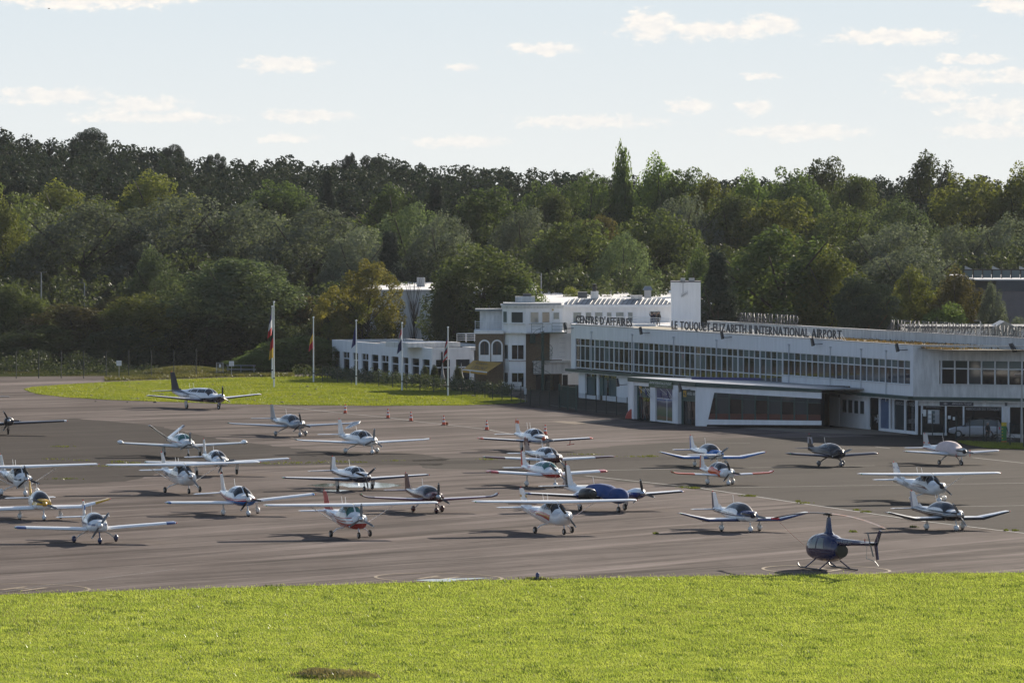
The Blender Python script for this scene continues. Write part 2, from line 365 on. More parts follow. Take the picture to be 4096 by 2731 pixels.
def ringmark(u, v, ru):
    c = gnd(u, v); r = ru * c.y / F; mb = MB(); n = 56
    a = [flat(c.x + math.cos(t) * (r + .09), c.y + math.sin(t) * (r + .09), 0.015) for t in np.linspace(0, 2 * math.pi, n + 1)]
    b = [flat(c.x + math.cos(t) * (r - .09), c.y + math.sin(t) * (r - .09), 0.015) for t in np.linspace(0, 2 * math.pi, n + 1)]
    mb.loft([a, b], caps=False, closed=False); o = mb.build('helipad_marking', M_YEL); o['kind'] = 'structure'
    ca, sa = math.cos(R(-24)), math.sin(R(-24)); mb = MB()
    for (x0, x1, y0, y1) in ((-.75, -.45, -1.3, 1.3), (.45, .75, -1.3, 1.3), (-.45, .45, -.14, .14)):
        mb.add([flat(c.x + x * ca - y * sa, c.y + x * sa + y * ca, 0.015) for x, y in ((x0, y0), (x1, y0), (x1, y1), (x0, y1))], [(0, 1, 2, 3)])
    o = mb.build('helipad_letter', M_YEL); o['kind'] = 'structure'
ringmark(1755, 2310, 254); ringmark(3305, 2278, 254); ringmark(95, 2354, 262)

# puddles
M_WATER = mat('standing_water', (0.02, 0.022, 0.024), 0.03, spec=0.8)
sheet('puddle', [(1225, 1940), (1300, 1933), (1420, 1930), (1530, 1931), (1610, 1938), (1600, 1945), (1540, 1950), (1440, 1948), (1330, 1944), (1260, 1946)], 0.009, M_WATER, 0.3, 2, step=.6)
sheet('puddle', [(1655, 2320), (1760, 2316), (1870, 2312), (1990, 2309), (1900, 2315), (1830, 2321), (1800, 2325), (1700, 2325), (1730, 2322)], 0.016, M_WATER, 0.12, 5, step=.5)
sheet('puddle', [(1280, 1962), (1330, 1958), (1400, 1961), (1330, 1965)], 0.009, M_WATER, 0.2, 8, step=.6)

# lawns
LAWN = [(95, 1558), (130, 1549), (250, 1540), (420, 1530), (640, 1521), (900, 1512), (1330, 1505), (1650, 1530), (2040, 1585), (2110, 1606), (2060, 1614), (1850, 1621), (1500, 1623), (1000, 1618), (700, 1608), (450, 1600), (250, 1588), (140, 1574)]
sheet('lawn', LAWN, 0.02, M_TURF, 0.15, 11, step=2.5)
FIELD = NEAR + [(5200, 2800), (5200, 3400), (-1200, 3400), (-1200, 2800)]
sheet('grass_field', FIELD, 0.02, M_TURF, 0.10, 12)
sheet('verge', [(3830, 1766), (3960, 1770), (4096, 1775), (4400, 1790), (4400, 1806), (4096, 1797), (3950, 1792), (3870, 1780)], 0.02, M_TURF, 0.15, 13)

def blades(name, xy, h, w, m, label, z0=0.02, lean=0.5, n=1, cat='grass', zf=None):
    """one mesh of single-triangle grass blades rooted at xy"""
    N = len(xy); a = rng.uniform(0, 2 * math.pi, N); hh = h * rng.uniform(0.6, 1.35, N); ww = w * rng.uniform(0.6, 1.4, N)
    la = rng.normal(2.6, 0.9, N); ll = hh * rng.uniform(0.1, lean * 1.6, N)
    x, y = xy[:, 0], xy[:, 1]; z = (-K * x + z0) if zf is None else np.array([zf(p, q) for p, q in xy]) + z0
    v = np.empty((N, 3, 3)); c, s = np.cos(a) * ww / 2, np.sin(a) * ww / 2
    v[:, 0] = np.stack([x - c, y - s, z], 1); v[:, 1] = np.stack([x + c, y + s, z], 1)
    v[:, 2] = np.stack([x + np.cos(la) * ll, y + np.sin(la) * ll, z + hh], 1)
    me = bpy.data.meshes.new(name); me.vertices.add(N * 3); me.vertices.foreach_set('co', v.ravel())
    me.loops.add(N * 3); me.loops.foreach_set('vertex_index', np.arange(N * 3, dtype=np.int32)); me.polygons.add(N)
    me.polygons.foreach_set('loop_start', np.arange(0, N * 3, 3, dtype=np.int32)); me.update(calc_edges=True)
    me.materials.append(m); o = link(name, me); return tag(o, label, cat, kind='stuff')
def edge_v(u, v): return np.interp(u, [a for a, _ in NEAR], [b for _, b in NEAR])
M_GRASS = leafy('field_grass_blades', (0.176, 0.224, 0.036), (0.290, 0.322, 0.074), 0.55, 0.02, 0.5, 0.6)
n = 500000; d = 1 / rng.uniform(1 / 310.0, 1 / 212.0, n); x = rng.uniform(-1.02, 1.02, n) * d * 2060 / F
vv = VH + (H + K * x) * F / d; keep = vv > edge_v(UC + F * x / d, 0) + rng.normal(2, 5, n)
xy = np.stack([x, d], 1)[keep]
blades('field_grass', xy, 0.070, 0.034, M_GRASS, 'bright green grass of the field in the foreground')
cl = xy[rng.integers(0, len(xy), 420)]; q = np.repeat(cl, 26, 0) + rng.normal(0, 1, (420 * 26, 2)) * np.array([.30, .38]); q = q[VH + (H + K * q[:, 0]) * F / q[:, 1] > edge_v(UC + F * q[:, 0] / q[:, 1], 0)]
blades('grass_tufts', q, 0.13, 0.05, leafy('tuft_blades', (0.060, 0.100, 0.014), (0.105, 0.145, 0.024), 0.4, 0.02), 'darker coarse tufts standing in the foreground grass')
blades('glint_stalks', xy[rng.integers(0, len(xy), 9000)], 0.13, 0.022, leafy('straw_glint_paint', (0.34, 0.33, 0.19), (0.52, 0.50, 0.34), 0.5, 0.1, 0.4), 'pale straw blades painted as glints of light in the foreground grass')  # straw blades coloured near white to paint glints of light on the grass
M_GRASS2 = leafy('lawn_grass_blades', (0.13, 0.16, 0.012), (0.20, 0.21, 0.022), 0.5, 0.03, 0.5, 0.3)
def in_poly(px, n, seed):
    r = np.random.default_rng(seed); P = np.array([[*gnd(u, v)][:2] for u, v in px]); lo, hi = P.min(0), P.max(0); q = r.uniform(lo, hi, (n, 2)); ins = np.zeros(n, bool); j = len(P) - 1
    for i in range(len(P)):
        c = (P[i, 1] > q[:, 1]) != (P[j, 1] > q[:, 1])
        xi = (P[j, 0] - P[i, 0]) * (q[:, 1] - P[i, 1]) / (P[j, 1] - P[i, 1] + 1e-9) + P[i, 0]
        ins ^= c & (q[:, 0] < xi); j = i
    return q[ins]
blades('lawn_grass', in_poly(LAWN, 260000, 3), 0.09, 0.10, M_GRASS2, 'mown grass of the lawn island below the flagpoles')
blades('verge_grass', in_poly([(3830, 1766), (3960, 1770), (4096, 1775), (4300, 1785), (4300, 1803), (4096, 1797), (3950, 1792), (3870, 1780)], 9000, 4), 0.15, 0.08, M_GRASS2, 'rough grass verge along the fence at the far right')
# weeds in the joints of the apron
pts = []
for (u, v, su, n) in [(250, 1787, 60, 60), (215, 1837, 50, 30), (320, 1842, 50, 30), (450, 1866, 90, 60), (520, 1852, 60, 60), (1100, 1855, 120, 80), (1200, 1851, 160, 80), (1350, 1846, 90, 50), (1580, 1843, 40, 30), (1950, 1838, 40, 60),
                   (2340, 1818, 60, 60), (2560, 1827, 80, 70), (2600, 1825, 20, 60), (2775, 1953, 22, 220), (2740, 1950, 30, 60), (2995, 1984, 30, 150), (3195, 2005, 10, 40), (3215, 2012, 30, 60), (3425, 2040, 14, 60), (3465, 2048, 20, 90), (2627, 2134, 12, 60), (1254, 1977, 10, 50),
                   (3412, 2127, 14, 70), (3655, 2108, 20, 60), (4025, 2122, 10, 50), (4060, 2122, 12, 50), (480, 1847, 40, 60), (1400, 1850, 100, 60), (260, 1916, 70, 60)]:
    q = np.stack([rng.normal(u, su * 0.5, n), rng.normal(v, 1.0, n)], 1); pts += [[*gnd(a, b)][:2] for a, b in q]
blades('joint_weeds', np.array(pts), 0.09, 0.10, leafy('weed_blades', (0.09, 0.11, 0.012), (0.14, 0.14, 0.03), 0.4, 0.02), 'weeds growing in the joints of the apron', cat='weeds')
# weed heap and molehills
c = gnd(1270, 2706); q = np.stack([rng.normal(c.x, 0.42, 900), rng.normal(c.y, 0.7, 900)], 1); q2 = np.stack([rng.normal(c.x + 1.3, 0.6, 700), rng.normal(c.y, 0.7, 700)], 1)
def heap(x, y): return -K * x + 0.24 * math.exp(-((x - c.x) / 0.9) ** 2 - ((y - c.y) / 1.6) ** 2) + 0.12 * math.exp(-((x - c.x - 1.6) / 0.9) ** 2)
blades('dry_weed_heap', np.concatenate([q, q2]), 0.13, 0.08, leafy('dead_weeds', (0.075, 0.085, 0.022), (0.28, 0.22, 0.11), 0.25, 0.02, nscale=1.5), 'heap of dead brown weeds lying in the foreground grass', cat='weeds', zf=heap)
mb = MB()
for i in range(70):
    u = random.uniform(300, 2000); v = random.uniform(1528, 1612)
    if v < 1530 + max(0, (u - 1300)) * 0.09: continue
    g = gnd(u, v); r = random.uniform(.12, .3); rings = []
    for k, (rr, zz) in enumerate(((1, 0), (.75, .25), (.35, .42), (.05, .48))): rings.append([(g.x + rr * r * math.cos(t) * random.uniform(.8, 1.2), g.y + rr * r * 1.5 * math.sin(t), g.z + .02 + zz * r) for t in np.linspace(0, 6.28, 7)[:-1]])
    mb.loft(rings)
tag(mb.build('molehills', mat('fresh_soil', (0.05, 0.04, 0.03), 0.95, var=.5, vscale=6)), 'small dark molehills scattered over the lawn', 'molehills', kind='stuff')
# ------------------------------------------------------------------ trees
LEAF = {
 'olive': leafy('olive_leaves', (0.054, 0.071, 0.023), (0.113, 0.137, 0.044), 0.38, 0.03, 0.6),
 'green': leafy('green_leaves', (0.054, 0.083, 0.026), (0.116, 0.156, 0.049), 0.40, 0.03, 0.6),
 'fresh': leafy('fresh_leaves', (0.091, 0.140, 0.036), (0.161, 0.213, 0.061), 0.45, 0.03, 0.6),
 'yellow': leafy('yellowing_leaves', (0.091, 0.110, 0.026), (0.177, 0.183, 0.041), 0.42, 0.03, 0.6),
 'autumn': leafy('autumn_leaves', (0.110, 0.105, 0.024), (0.200, 0.170, 0.038), 0.42, 0.03, 0.6),
 'rust': leafy('rusty_leaves', (0.078, 0.064, 0.026), (0.115, 0.102, 0.034), 0.38, 0.03, 0.6),
 'silver': leafy('silver_poplar_leaves', (0.073, 0.090, 0.064), (0.160, 0.182, 0.139), 0.35, 0.022, 0.6),
 'willow': leafy('grey_willow_leaves', (0.067, 0.093, 0.046), (0.134, 0.171, 0.087), 0.38, 0.022, 0.6),
 'pine': leafy('pine_needles', (0.026, 0.040, 0.027), (0.046, 0.062, 0.040), 0.20, 0.02, 0.6, 0.25),
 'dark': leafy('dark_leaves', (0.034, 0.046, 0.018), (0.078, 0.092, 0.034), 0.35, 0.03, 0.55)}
M_BARK = mat('bark', (0.055, 0.045, 0.036), 0.9, var=0.5, vscale=3)
M_REDBARK = mat('red_pine_bark', (0.16, 0.07, 0.035), 0.9, var=0.5, vscale=3)

def leaf_mesh(name, ctr, out, size, r, upbias=0.0, aspect=0.6):
    """ctr, out: (N,3) leaf centres and outward directions -> a mesh of diamond leaves"""
    N = len(ctr); n = out * 0.55 + r.normal(0, 0.6, (N, 3)); n[:, 2] += 0.35; n /= np.linalg.norm(n, axis=1)[:, None]
    t = r.normal(0, 1, (N, 3)); t[:, 2] += upbias; t -= n * (t * n).sum(1)[:, None]; t /= np.linalg.norm(t, axis=1)[:, None] + 1e-9
    b = np.cross(n, t); s = (size * r.uniform(0.6, 1.4, N))[:, None]
    v = np.stack([ctr - t * s, ctr + b * s * aspect, ctr + t * s, ctr - b * s * aspect], 1).reshape(-1, 3)
    me = bpy.data.meshes.new(name); me.vertices.add(N * 4); me.vertices.foreach_set('co', v.ravel()); me.loops.add(N * 4)
    me.loops.foreach_set('vertex_index', np.arange(N * 4, dtype=np.int32)); me.polygons.add(N)
    me.polygons.foreach_set('loop_start', np.arange(0, N * 4, 4, dtype=np.int32)); me.update(calc_edges=True)
    return me
def blob_leaves(cs, rad, per, r, squash=1.0, shear=(0, 0)):
    """leaves spread over and just inside balls cs of radius rad"""
    ctr, out = [], []
    for c, q in zip(cs, rad):
        k = int(per * q * q); d = r.normal(0, 1, (k, 3)); d /= np.linalg.norm(d, axis=1)[:, None]
        rr = q * (1 - np.abs(r.normal(0, 0.22, k)))[:, None]; p = d * rr; p[:, 2] *= squash
        p[:, 0] += p[:, 2] * shear[0]; p[:, 1] += p[:, 2] * shear[1]
        ctr.append(c + p); out.append(d)
    return np.concatenate(ctr), np.concatenate(out)
def lobes(r, n, R0, z0, z1, prof, rmin, rmax, jitter=1.0, spray=True):
    cs, rad = [], []
    for i in range(n):
        t = (i + r.uniform(0, 1)) / n; z = z0 + (z1 - z0) * t; a = i * 2.399 + r.uniform(-.5, .5)
        q = r.uniform(rmin * .85, rmax * 1.12) * (0.65 + 0.5 * prof(t)); rr = max(0, prof(t) * R0 - q * 0.75) * r.uniform(0.55, 1.0) ** 0.5 * jitter
        if spray and i % 5 == 0: q *= 0.55; rr = prof(t) * R0 * r.uniform(0.92, 1.12)            # sprays that break the outline
        if spray and t > 0.8 and i % 2: z += r.uniform(0.0, 0.6)
        cs.append((rr * math.cos(a), rr * math.sin(a), z)); rad.append(q)
    return np.array(cs), np.array(rad)
# every crown is built for a tree 14 m high and 10 m wide, then scaled
DENS = 220
def crown(kind, seed):
    r = np.random.default_rng(seed); dome = lambda t: math.sqrt(max(0.03, 1 - (2 * t - 0.75) ** 2 / 1.65)) if t > 0.375 else 0.72 + 0.75 * t
    if kind == 'round':
        cs, rad = lobes(r, 46, 5.0, 1.6, 12.3, dome, 1.0, 1.75)
        return leaf_mesh(kind, *blob_leaves(cs, rad, DENS * 1.35, r), 0.135, r)
    if kind == 'tall':       # many upright sprays, broad base
        cs, rad = lobes(r, 60, 5.0, 1.2, 11.6, lambda t: max(0.12, (1 - t ** 2.2)) ** 0.6, 0.8, 1.4)
        return leaf_mesh(kind, *blob_leaves(cs, rad, DENS * 1.4, r, 1.5, (0.14, 0.0)), 0.13, r, 0.6)
    if kind == 'silver':
        cs, rad = lobes(r, 80, 5.0, 1.0, 11.9, dome, 0.7, 1.25)
        return leaf_mesh(kind, *blob_leaves(cs, rad, DENS * 1.5, r, 1.5, (0.28, 0.0)), 0.12, r, 0.8, 0.5)
    if kind == 'poplar':
        cs, rad = lobes(r, 60, 5.0, 1.0, 11.4, lambda t: (1.0 if t < .55 else .8 if t < .7 else .62 if t < .88 else .38), 1.0, 1.9, spray=False)
        return leaf_mesh(kind, *blob_leaves(cs, rad, DENS * .4, r, 1.5), 0.24, r, 0.9)
    if kind == 'pine':
        cs, rad = lobes(r, 26, 5.0, 6.5, 13.0, lambda t: math.sqrt(max(0.05, 1 - (t - 0.45) ** 2 * 2.6)), 1.1, 1.9, spray=False)
        return leaf_mesh(kind, *blob_leaves(cs, rad, DENS * 1.5, r, 0.5), 0.17, r, 0.3, 0.3)
    if kind == 'conifer':
        cs, rad = lobes(r, 64, 5.0, 1.2, 13.2, lambda t: max(0.08, 1.05 - t), 0.8, 1.5)
        return leaf_mesh(kind, *blob_leaves(cs, rad, DENS * 1.3, r, 0.8), 0.20, r, 0.5, 0.35)
    if kind == 'bush':
        cs, rad = lobes(r, 60, 5.0, 0.8, 11.4, lambda t: max(0.25, 1 - t ** 3) ** 0.6, 0.9, 1.6)
        return leaf_mesh(kind, *blob_leaves(cs, rad, DENS * 1.35, r, 1.3), 0.135, r, 0.5)
    if kind == 'open':       # see-through autumn crown
        cs, rad = lobes(r, 44, 5.0, 3.2, 13.0, dome, 0.7, 1.2, 1.1)
        return leaf_mesh(kind, *blob_leaves(cs, rad, DENS * 1.5, r), 0.135, r)
    if kind == 'far':
        cs, rad = lobes(r, 16, 5.0, 2.5, 12.8, dome, 1.4, 2.2)
        return leaf_mesh(kind, *blob_leaves(cs, rad, 34, r, 0.8), 0.42, r)
def trunk_mesh(kind, seed):
    r = random.Random(seed); mb = MB(); top = 10.5 if kind in ('poplar', 'conifer', 'tall') else 8.5
    mb.tube([(0, 0, -1.2), (0.05, 0.03, 1.5), (0.12, -0.06, 4.5), (0.05, 0.08, top)], [0.34, 0.27, 0.2, 0.06], 7)
    for i in range(9):
        z = r.uniform(2.2, 7.5); a = i * 2.4 + r.uniform(-.4, .4); q = r.uniform(2.4, 4.4)
        mb.tube([(0.06, 0, z), (q * .5 * math.cos(a), q * .5 * math.sin(a), z + q * .5), (q * math.cos(a), q * math.sin(a), z + q * 1.05)], [0.13, 0.08, 0.03], 5)
    me = mb.build('trunk_tmp', M_BARK); d = me.data; bpy.data.objects.remove(me); return d
CROWNS, TRUNKS = {}, {}
for i, k in enumerate(('round', 'tall', 'silver', 'poplar', 'pine', 'conifer', 'bush', 'open')):
    for j in range(1 if k in ('poplar', 'conifer', 'open') else 2 if k in ('pine', 'tall', 'bush') else 3):
        CROWNS[k, j] = crown(k, 100 + i * 7 + j); CROWNS[k, j].materials.append(LEAF['green'])
    TRUNKS[k] = trunk_mesh(k, 50 + i)
nth = {}
WOOD = 'trees of the wood behind the airfield'
def tree(u, vtop, wpx, d, kind, leaf, label, name='tree', bark=None, group=None, base=None):
    p = at(u, vtop, d); zb = gz(p.x, d) if base is None else base
    h = max(1.5, p.z - zb); w = wpx * d / F * (1.22 if group == WOOD and kind not in ('open', 'poplar') and d > 600 else 1.0); j = nth.get(kind, 0); nth[kind] = j + 1
    t = thing(name, label, 'bush' if kind == 'bush' and h < 6 else 'tree', (p.x, d, zb), group)
    t.rotation_euler.z = (j * 2.1) % 6.28 if kind != 'silver' and kind != 'tall' else ((j * 1.3) % 1.2) - 0.6
    t.scale = (w / 10, w / 10, h / 14)
    nj = sum(1 for k in CROWNS if k[0] == kind)
    c = link('crown', CROWNS[kind, j % nj], t); c.material_slots[0].link = 'OBJECT'; c.material_slots[0].material = LEAF[leaf]
    k = link('trunk', TRUNKS[kind], t)
    if bark: k.material_slots[0].link = 'OBJECT'; k.material_slots[0].material = bark
    return t
TREES = [
 # beyond the perimeter, far left to right, nearest first
 (70, 1115, 300, 640, 'bush', 'olive', 'dark bushy tree at the left edge behind the tall fence'),
 (300, 1195, 420, 634, 'bush', 'rust', 'rusty brown thicket below the lamp mast at far left'),
 (170, 1290, 420, 628, 'bush', 'olive', 'low dark thicket along the far left fence'),
 (560, 1150, 380, 632, 'bush', 'yellow', 'yellow-green bushy tree behind the small square sign'),
 (430, 1165, 240, 640, 'bush', 'rust', 'brownish bushy tree between thicket and yellow-green tree'),
 (615, 965, 270, 650, 'tall', 'willow', 'grey-green willow rising above the yellow-green bushy tree'),
 (480, 1290, 330, 626, 'bush', 'dark', 'dark shrub below the yellow-green bushy tree'),
 (760, 1130, 280, 648, 'bush', 'willow', 'grey bush left of the big dark willow'),
 (930, 1005, 500, 636, 'round', 'willow', 'big rounded willow left of the tallest flagpole'),
 (1090, 1015, 330, 646, 'tall', 'willow', 'tall grey willow top behind the leftmost flagpole'),
 (830, 1230, 330, 630, 'bush', 'dark', 'dark shrub behind the wicket gate left of the leftmost flagpole'),
 (1230, 1165, 330, 642, 'bush', 'rust', 'brown-green tree between willow and autumn maple'),
 (1080, 1260, 320, 632, 'bush', 'olive', 'dark leafy tree right behind the leftmost flagpole'),
 (1290, 1245, 260, 626, 'bush', 'dark', 'dark tree left of the autumn maple'),
 (1470, 1032, 330, 620, 'open', 'autumn', 'autumn maple with golden leaves above the low restaurant'),
 (1350, 1140, 240, 624, 'open', 'autumn', 'small golden tree beside the autumn maple'),
 (1450, 1190, 300, 621, 'open', 'yellow', 'yellow-green lower tree under the golden maple'),
 (1925, 950, 430, 606, 'round', 'olive', 'big dark round tree behind the old control tower'),
 (1815, 1070, 170, 602, 'round', 'dark', 'dark tree left of the big round tree by the tower'),
 (2060, 1080, 280, 604, 'round', 'green', 'green tree with glossy leaves right of the big round tree'),
 (1200, 1330, 420, 616, 'bush', 'fresh', 'fresh green bush behind the second flagpole'),
 (1040, 1405, 220, 612, 'bush', 'fresh', 'low green bush left of the leftmost flagpole foot'),
 (1600, 1395, 130, 612, 'bush', 'yellow', 'small yellow-green bush on the restaurant roof edge'),
 # silver poplars
 (20, 760, 230, 700, 'tall', 'yellow', 'tall olive tree cut by the left edge of the picture'),
 (330, 770, 560, 690, 'silver', 'silver', 'wide silver poplar at left above the thicket'),
 (680, 735, 560, 700, 'silver', 'silver', 'silver poplar below the yellow crowned oak'),
 (620, 640, 420, 770, 'tall', 'yellow', 'yellow crowned oak standing before the dark left hill'),
 (240, 700, 380, 765, 'tall', 'yellow', 'yellow-olive tree left of the yellow crowned oak'),
 (960, 770, 480, 705, 'silver', 'silver', 'silver poplar left of the widest one'),
 (1240, 790, 520, 690, 'silver', 'silver', 'widest silver poplar over the fresh green bush'),
 (1420, 870, 300, 680, 'silver', 'silver', 'low silver poplar above the autumn maple'),
 (1640, 770, 380, 700, 'silver', 'willow', 'green-silver poplar behind the white hall'),
 (1580, 690, 330, 770, 'tall', 'green', 'green tree on the slope above the white hall'),
 (1760, 820, 300, 690, 'silver', 'silver', 'silver poplar left of the big round tree top'),
 (1560, 920, 260, 680, 'conifer', 'pine', 'dark conifer in the shade above the autumn maple'),
 (1310, 680, 190, 790, 'conifer', 'pine', 'pointed conifer on the slope left of centre'),
 (1745, 720, 240, 775, 'conifer', 'pine', 'dark conifer between green slope trees'),
 (1120, 700, 320, 800, 'round', 'green', 'round green tree below the ridge left of centre'),
 (1950, 720, 320, 770, 'round', 'green', 'round green oak on the slope above the big round tree'),
 (2090, 790, 330, 715, 'silver', 'silver', 'silver tree on the slope right of the big round tree'),
 (2210, 740, 260, 760, 'round', 'olive', 'olive oak on the slope left of the tall poplar'),
 (2180, 700, 240, 800, 'round', 'green', 'green oak under the ridge left of the tall poplar'),
 (2300, 850, 430, 680, 'round', 'olive', 'broad olive tree above the white hall roof'),
 (2400, 830, 260, 710, 'round', 'rust', 'bare brownish crown behind the broad olive tree'),
 (2490, 895, 260, 672, 'silver', 'willow', 'grey-green tree right of the broad olive tree'),
 (2620, 800, 400, 700, 'round', 'olive', 'olive oak with yellow tips left of the white stack'),
 (2290, 1125, 150, 640, 'bush', 'yellow', 'small yellowish bush behind the hall roof, the left one'),
 (2580, 1075, 170, 640, 'bush', 'willow', 'rounded small bush beside the hall roof vent'),
 # centre and right skyline
 (2490, 533, 135, 800, 'poplar', 'fresh', 'tall slender poplar breaking the skyline'),
 (2350, 660, 300, 800, 'silver', 'green', 'windswept green tree left of the slender poplar'),
 (2630, 585, 300, 810, 'tall', 'fresh', 'light green tree right of the slender poplar'),
 (2740, 640, 260, 805, 'round', 'green', 'green tree second right of the slender poplar'),
 (2850, 650, 330, 790, 'tall', 'yellow', 'pale yellowish-green tree above the white stack'),
 (2720, 740, 330, 740, 'silver', 'silver', 'silver tree above the white stack'),
 (2930, 740, 360, 745, 'round', 'olive', 'olive tree right of and above the white stack'),
 (3000, 655, 300, 810, 'tall', 'fresh', 'light green tree left of the dark skyline crown'),
 (3170, 640, 300, 800, 'round', 'green', 'green tree just below the dark skyline crown'),
 (3300, 597, 250, 850, 'round', 'dark', 'dark crown on the skyline right of centre'),
 (3420, 670, 300, 815, 'round', 'olive', 'olive tree between the two dark skyline crowns'),
 (3720, 552, 330, 860, 'tall', 'dark', 'big dark tree standing tallest on the right skyline'),
 (3890, 665, 420, 800, 'round', 'yellow', 'yellow-olive tree below the big dark skyline tree'),
 (4080, 625, 330, 800, 'tall', 'yellow', 'yellow-olive tree at the right edge of the skyline'),
 (3130, 760, 380, 740, 'round', 'yellow', 'yellow-green rounded tree right of centre'),
 (3370, 780, 400, 735, 'silver', 'olive', 'olive tree in the middle of the right wood'),
 (3580, 760, 380, 745, 'silver', 'willow', 'grey tree in the middle of the right wood'),
 (3560, 850, 440, 690, 'silver', 'silver', 'silver poplar above the red-trunked pine'),
 (3800, 860, 360, 700, 'silver', 'silver', 'silver poplar over the autumn olive trees'),
 (4020, 830, 380, 700, 'silver', 'silver', 'silver poplar at the right edge above the far hall'),
 (3620, 950, 480, 665, 'silver', 'silver', 'low row of silver shoots behind the red-trunked pine'),
 # just behind the terminal
 (3130, 850, 640, 612, 'tall', 'green', 'big bright tree directly behind the terminal lettering'),
 (3330, 960, 360, 606, 'tall', 'yellow', 'yellow-green tree left of the red-trunked pine'),
 (2870, 1000, 380, 590, 'conifer', 'pine', 'dark conifer right of the white stack'),
 (2980, 950, 300, 620, 'tall', 'olive', 'olive tree behind the dark conifer'),
 (2800, 960, 200, 640, 'tall', 'green', 'green tree behind the white stack'),
 (3660, 1020, 330, 596, 'tall', 'yellow', 'olive tree with rusty leaves right of the pine'),
 (3830, 1040, 330, 592, 'tall', 'rust', 'rusty olive tree left of the far grey hall'),
 (3560, 1150, 260, 590, 'bush', 'yellow', 'dark yellow-green bush at the foot of the pine'),
 (3780, 1180, 360, 584, 'bush', 'fresh', 'green bush behind the reversed roof letters'),
 (3970, 1090, 180, 588, 'tall', 'silver', 'slim silver tree in front of the far grey hall'),
 (4080, 1245, 160, 580, 'bush', 'silver', 'small silver bush at the right edge behind the terminal'),
]
for a in TREES: tree(*a, group=WOOD, name={'poplar': 'poplar_tree', 'pine': 'pine_tree', 'conifer': 'conifer_tree', 'bush': 'bush', 'silver': 'poplar_tree'}.get(a[4], 'tree'))
bt = tree(1655, 1085, 105, 622, 'open', 'rust', 'bare many-stemmed tree in front of the white hall', 'bare_tree', None, WOOD)
for o in list(bt.children):
    if o.name.startswith('crown'): bpy.data.objects.remove(o)
for a_ in (0.8, 2.1, 3.6): k_ = link('trunk', TRUNKS['open'], bt); k_.rotation_euler.z = a_; k_.scale = (.8, .8, 1.15)
bt.children[0].scale = (1, 1, 1.4)
tree(3460, 1092, 290, 578, 'pine', 'pine', 'leaning pine with a red trunk behind the terminal', 'pine_tree', M_REDBARK, WOOD)
for (u, v, w) in ((1400, 592, 75), (355, 505, 190), (1490, 603, 150), (690, 572, 150), (865, 598, 110)):
    tree(u, v, w, 935, 'pine', 'pine', {1400: 'lone umbrella pine standing clear on the central ridge', 355: 'tallest rounded pine on the left hilltop', 1490: 'broad umbrella pine right of the lone one', 690: 'pine at the foot of the left hilltop', 865: 'small pine on the ridge before the hilltop'}[u], 'pine_tree', None, 'pines on the ridge')
# the wood on the dune reads as one dark mass: rows of pines and oaks in one object
SKU = [-400, 0, 100, 250, 350, 450, 600, 690, 740, 850, 1000, 1150, 1300, 1400, 1500, 1650, 1800, 2000, 2250, 2400, 2700, 3100, 3500, 4096, 4600]
SKV = [470, 500, 525, 552, 530, 552, 566, 590, 628, 618, 626, 612, 632, 625, 615, 636, 650, 654, 664, 690, 700, 690, 690, 700, 700]
def mass(name, rows, leaf, label, n, wr_, hr_, per, size, seed, u0=-300, u1=4400, jit=14, env=(SKU, SKV), lob=11):
    r = np.random.default_rng(seed); CT, OU = [], []
    for row, (d, dv) in enumerate(rows):
        for i in range(n):
            u = u0 + (u1 - u0) * (i + r.uniform(.1, .9)) / n; vt = float(np.interp(u, *env)) + dv + r.uniform(0, jit); p = at(u, vt, d + r.uniform(-8, 8))
            w = r.uniform(*wr_); hh = r.uniform(*hr_); cs, rad = lobes(r, lob, w / 2, p.z - hh, p.z - 0.8, lambda t: math.sqrt(max(.1, 1 - (t - .45) ** 2 * 2.4)), 0.8, 1.5, spray=False)
            cs[:, 0] += p.x; cs[:, 1] += p.y; c_, o_ = blob_leaves(cs, rad, per, r, 0.8); CT.append(c_); OU.append(o_)
    me = leaf_mesh(name, np.concatenate(CT), np.concatenate(OU), size, r); me.materials.append(LEAF[leaf]); tag(link(name, me), label, 'wood', kind='stuff')
mass('hill_wood', ((938, 4), (915, 22), (890, 48), (862, 78), (832, 112), (802, 150)), 'pine', 'dark mass of pine wood covering the far hill', 54, (7, 11), (6.5, 8.5), 42, .30, 5, jit=8, lob=14)
mass('slope_wood', ((770, 205), (745, 260), (720, 320)), 'olive', 'olive broadleaf wood filling the slope between the poplars', 44, (6, 10), (7, 10), 58, .24, 6, jit=40)
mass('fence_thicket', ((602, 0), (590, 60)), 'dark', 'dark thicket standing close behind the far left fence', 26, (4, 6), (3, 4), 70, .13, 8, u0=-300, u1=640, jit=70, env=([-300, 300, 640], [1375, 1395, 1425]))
mass('understorey', ((690, 0), (664, 90), (646, 170)), 'dark', 'dark undergrowth filling the foot of the wood', 44, (6, 9), (7, 9), 52, .24, 7, jit=50, env=([-400, 1400, 2200, 2700, 4600], [960, 980, 960, 940, 960]))
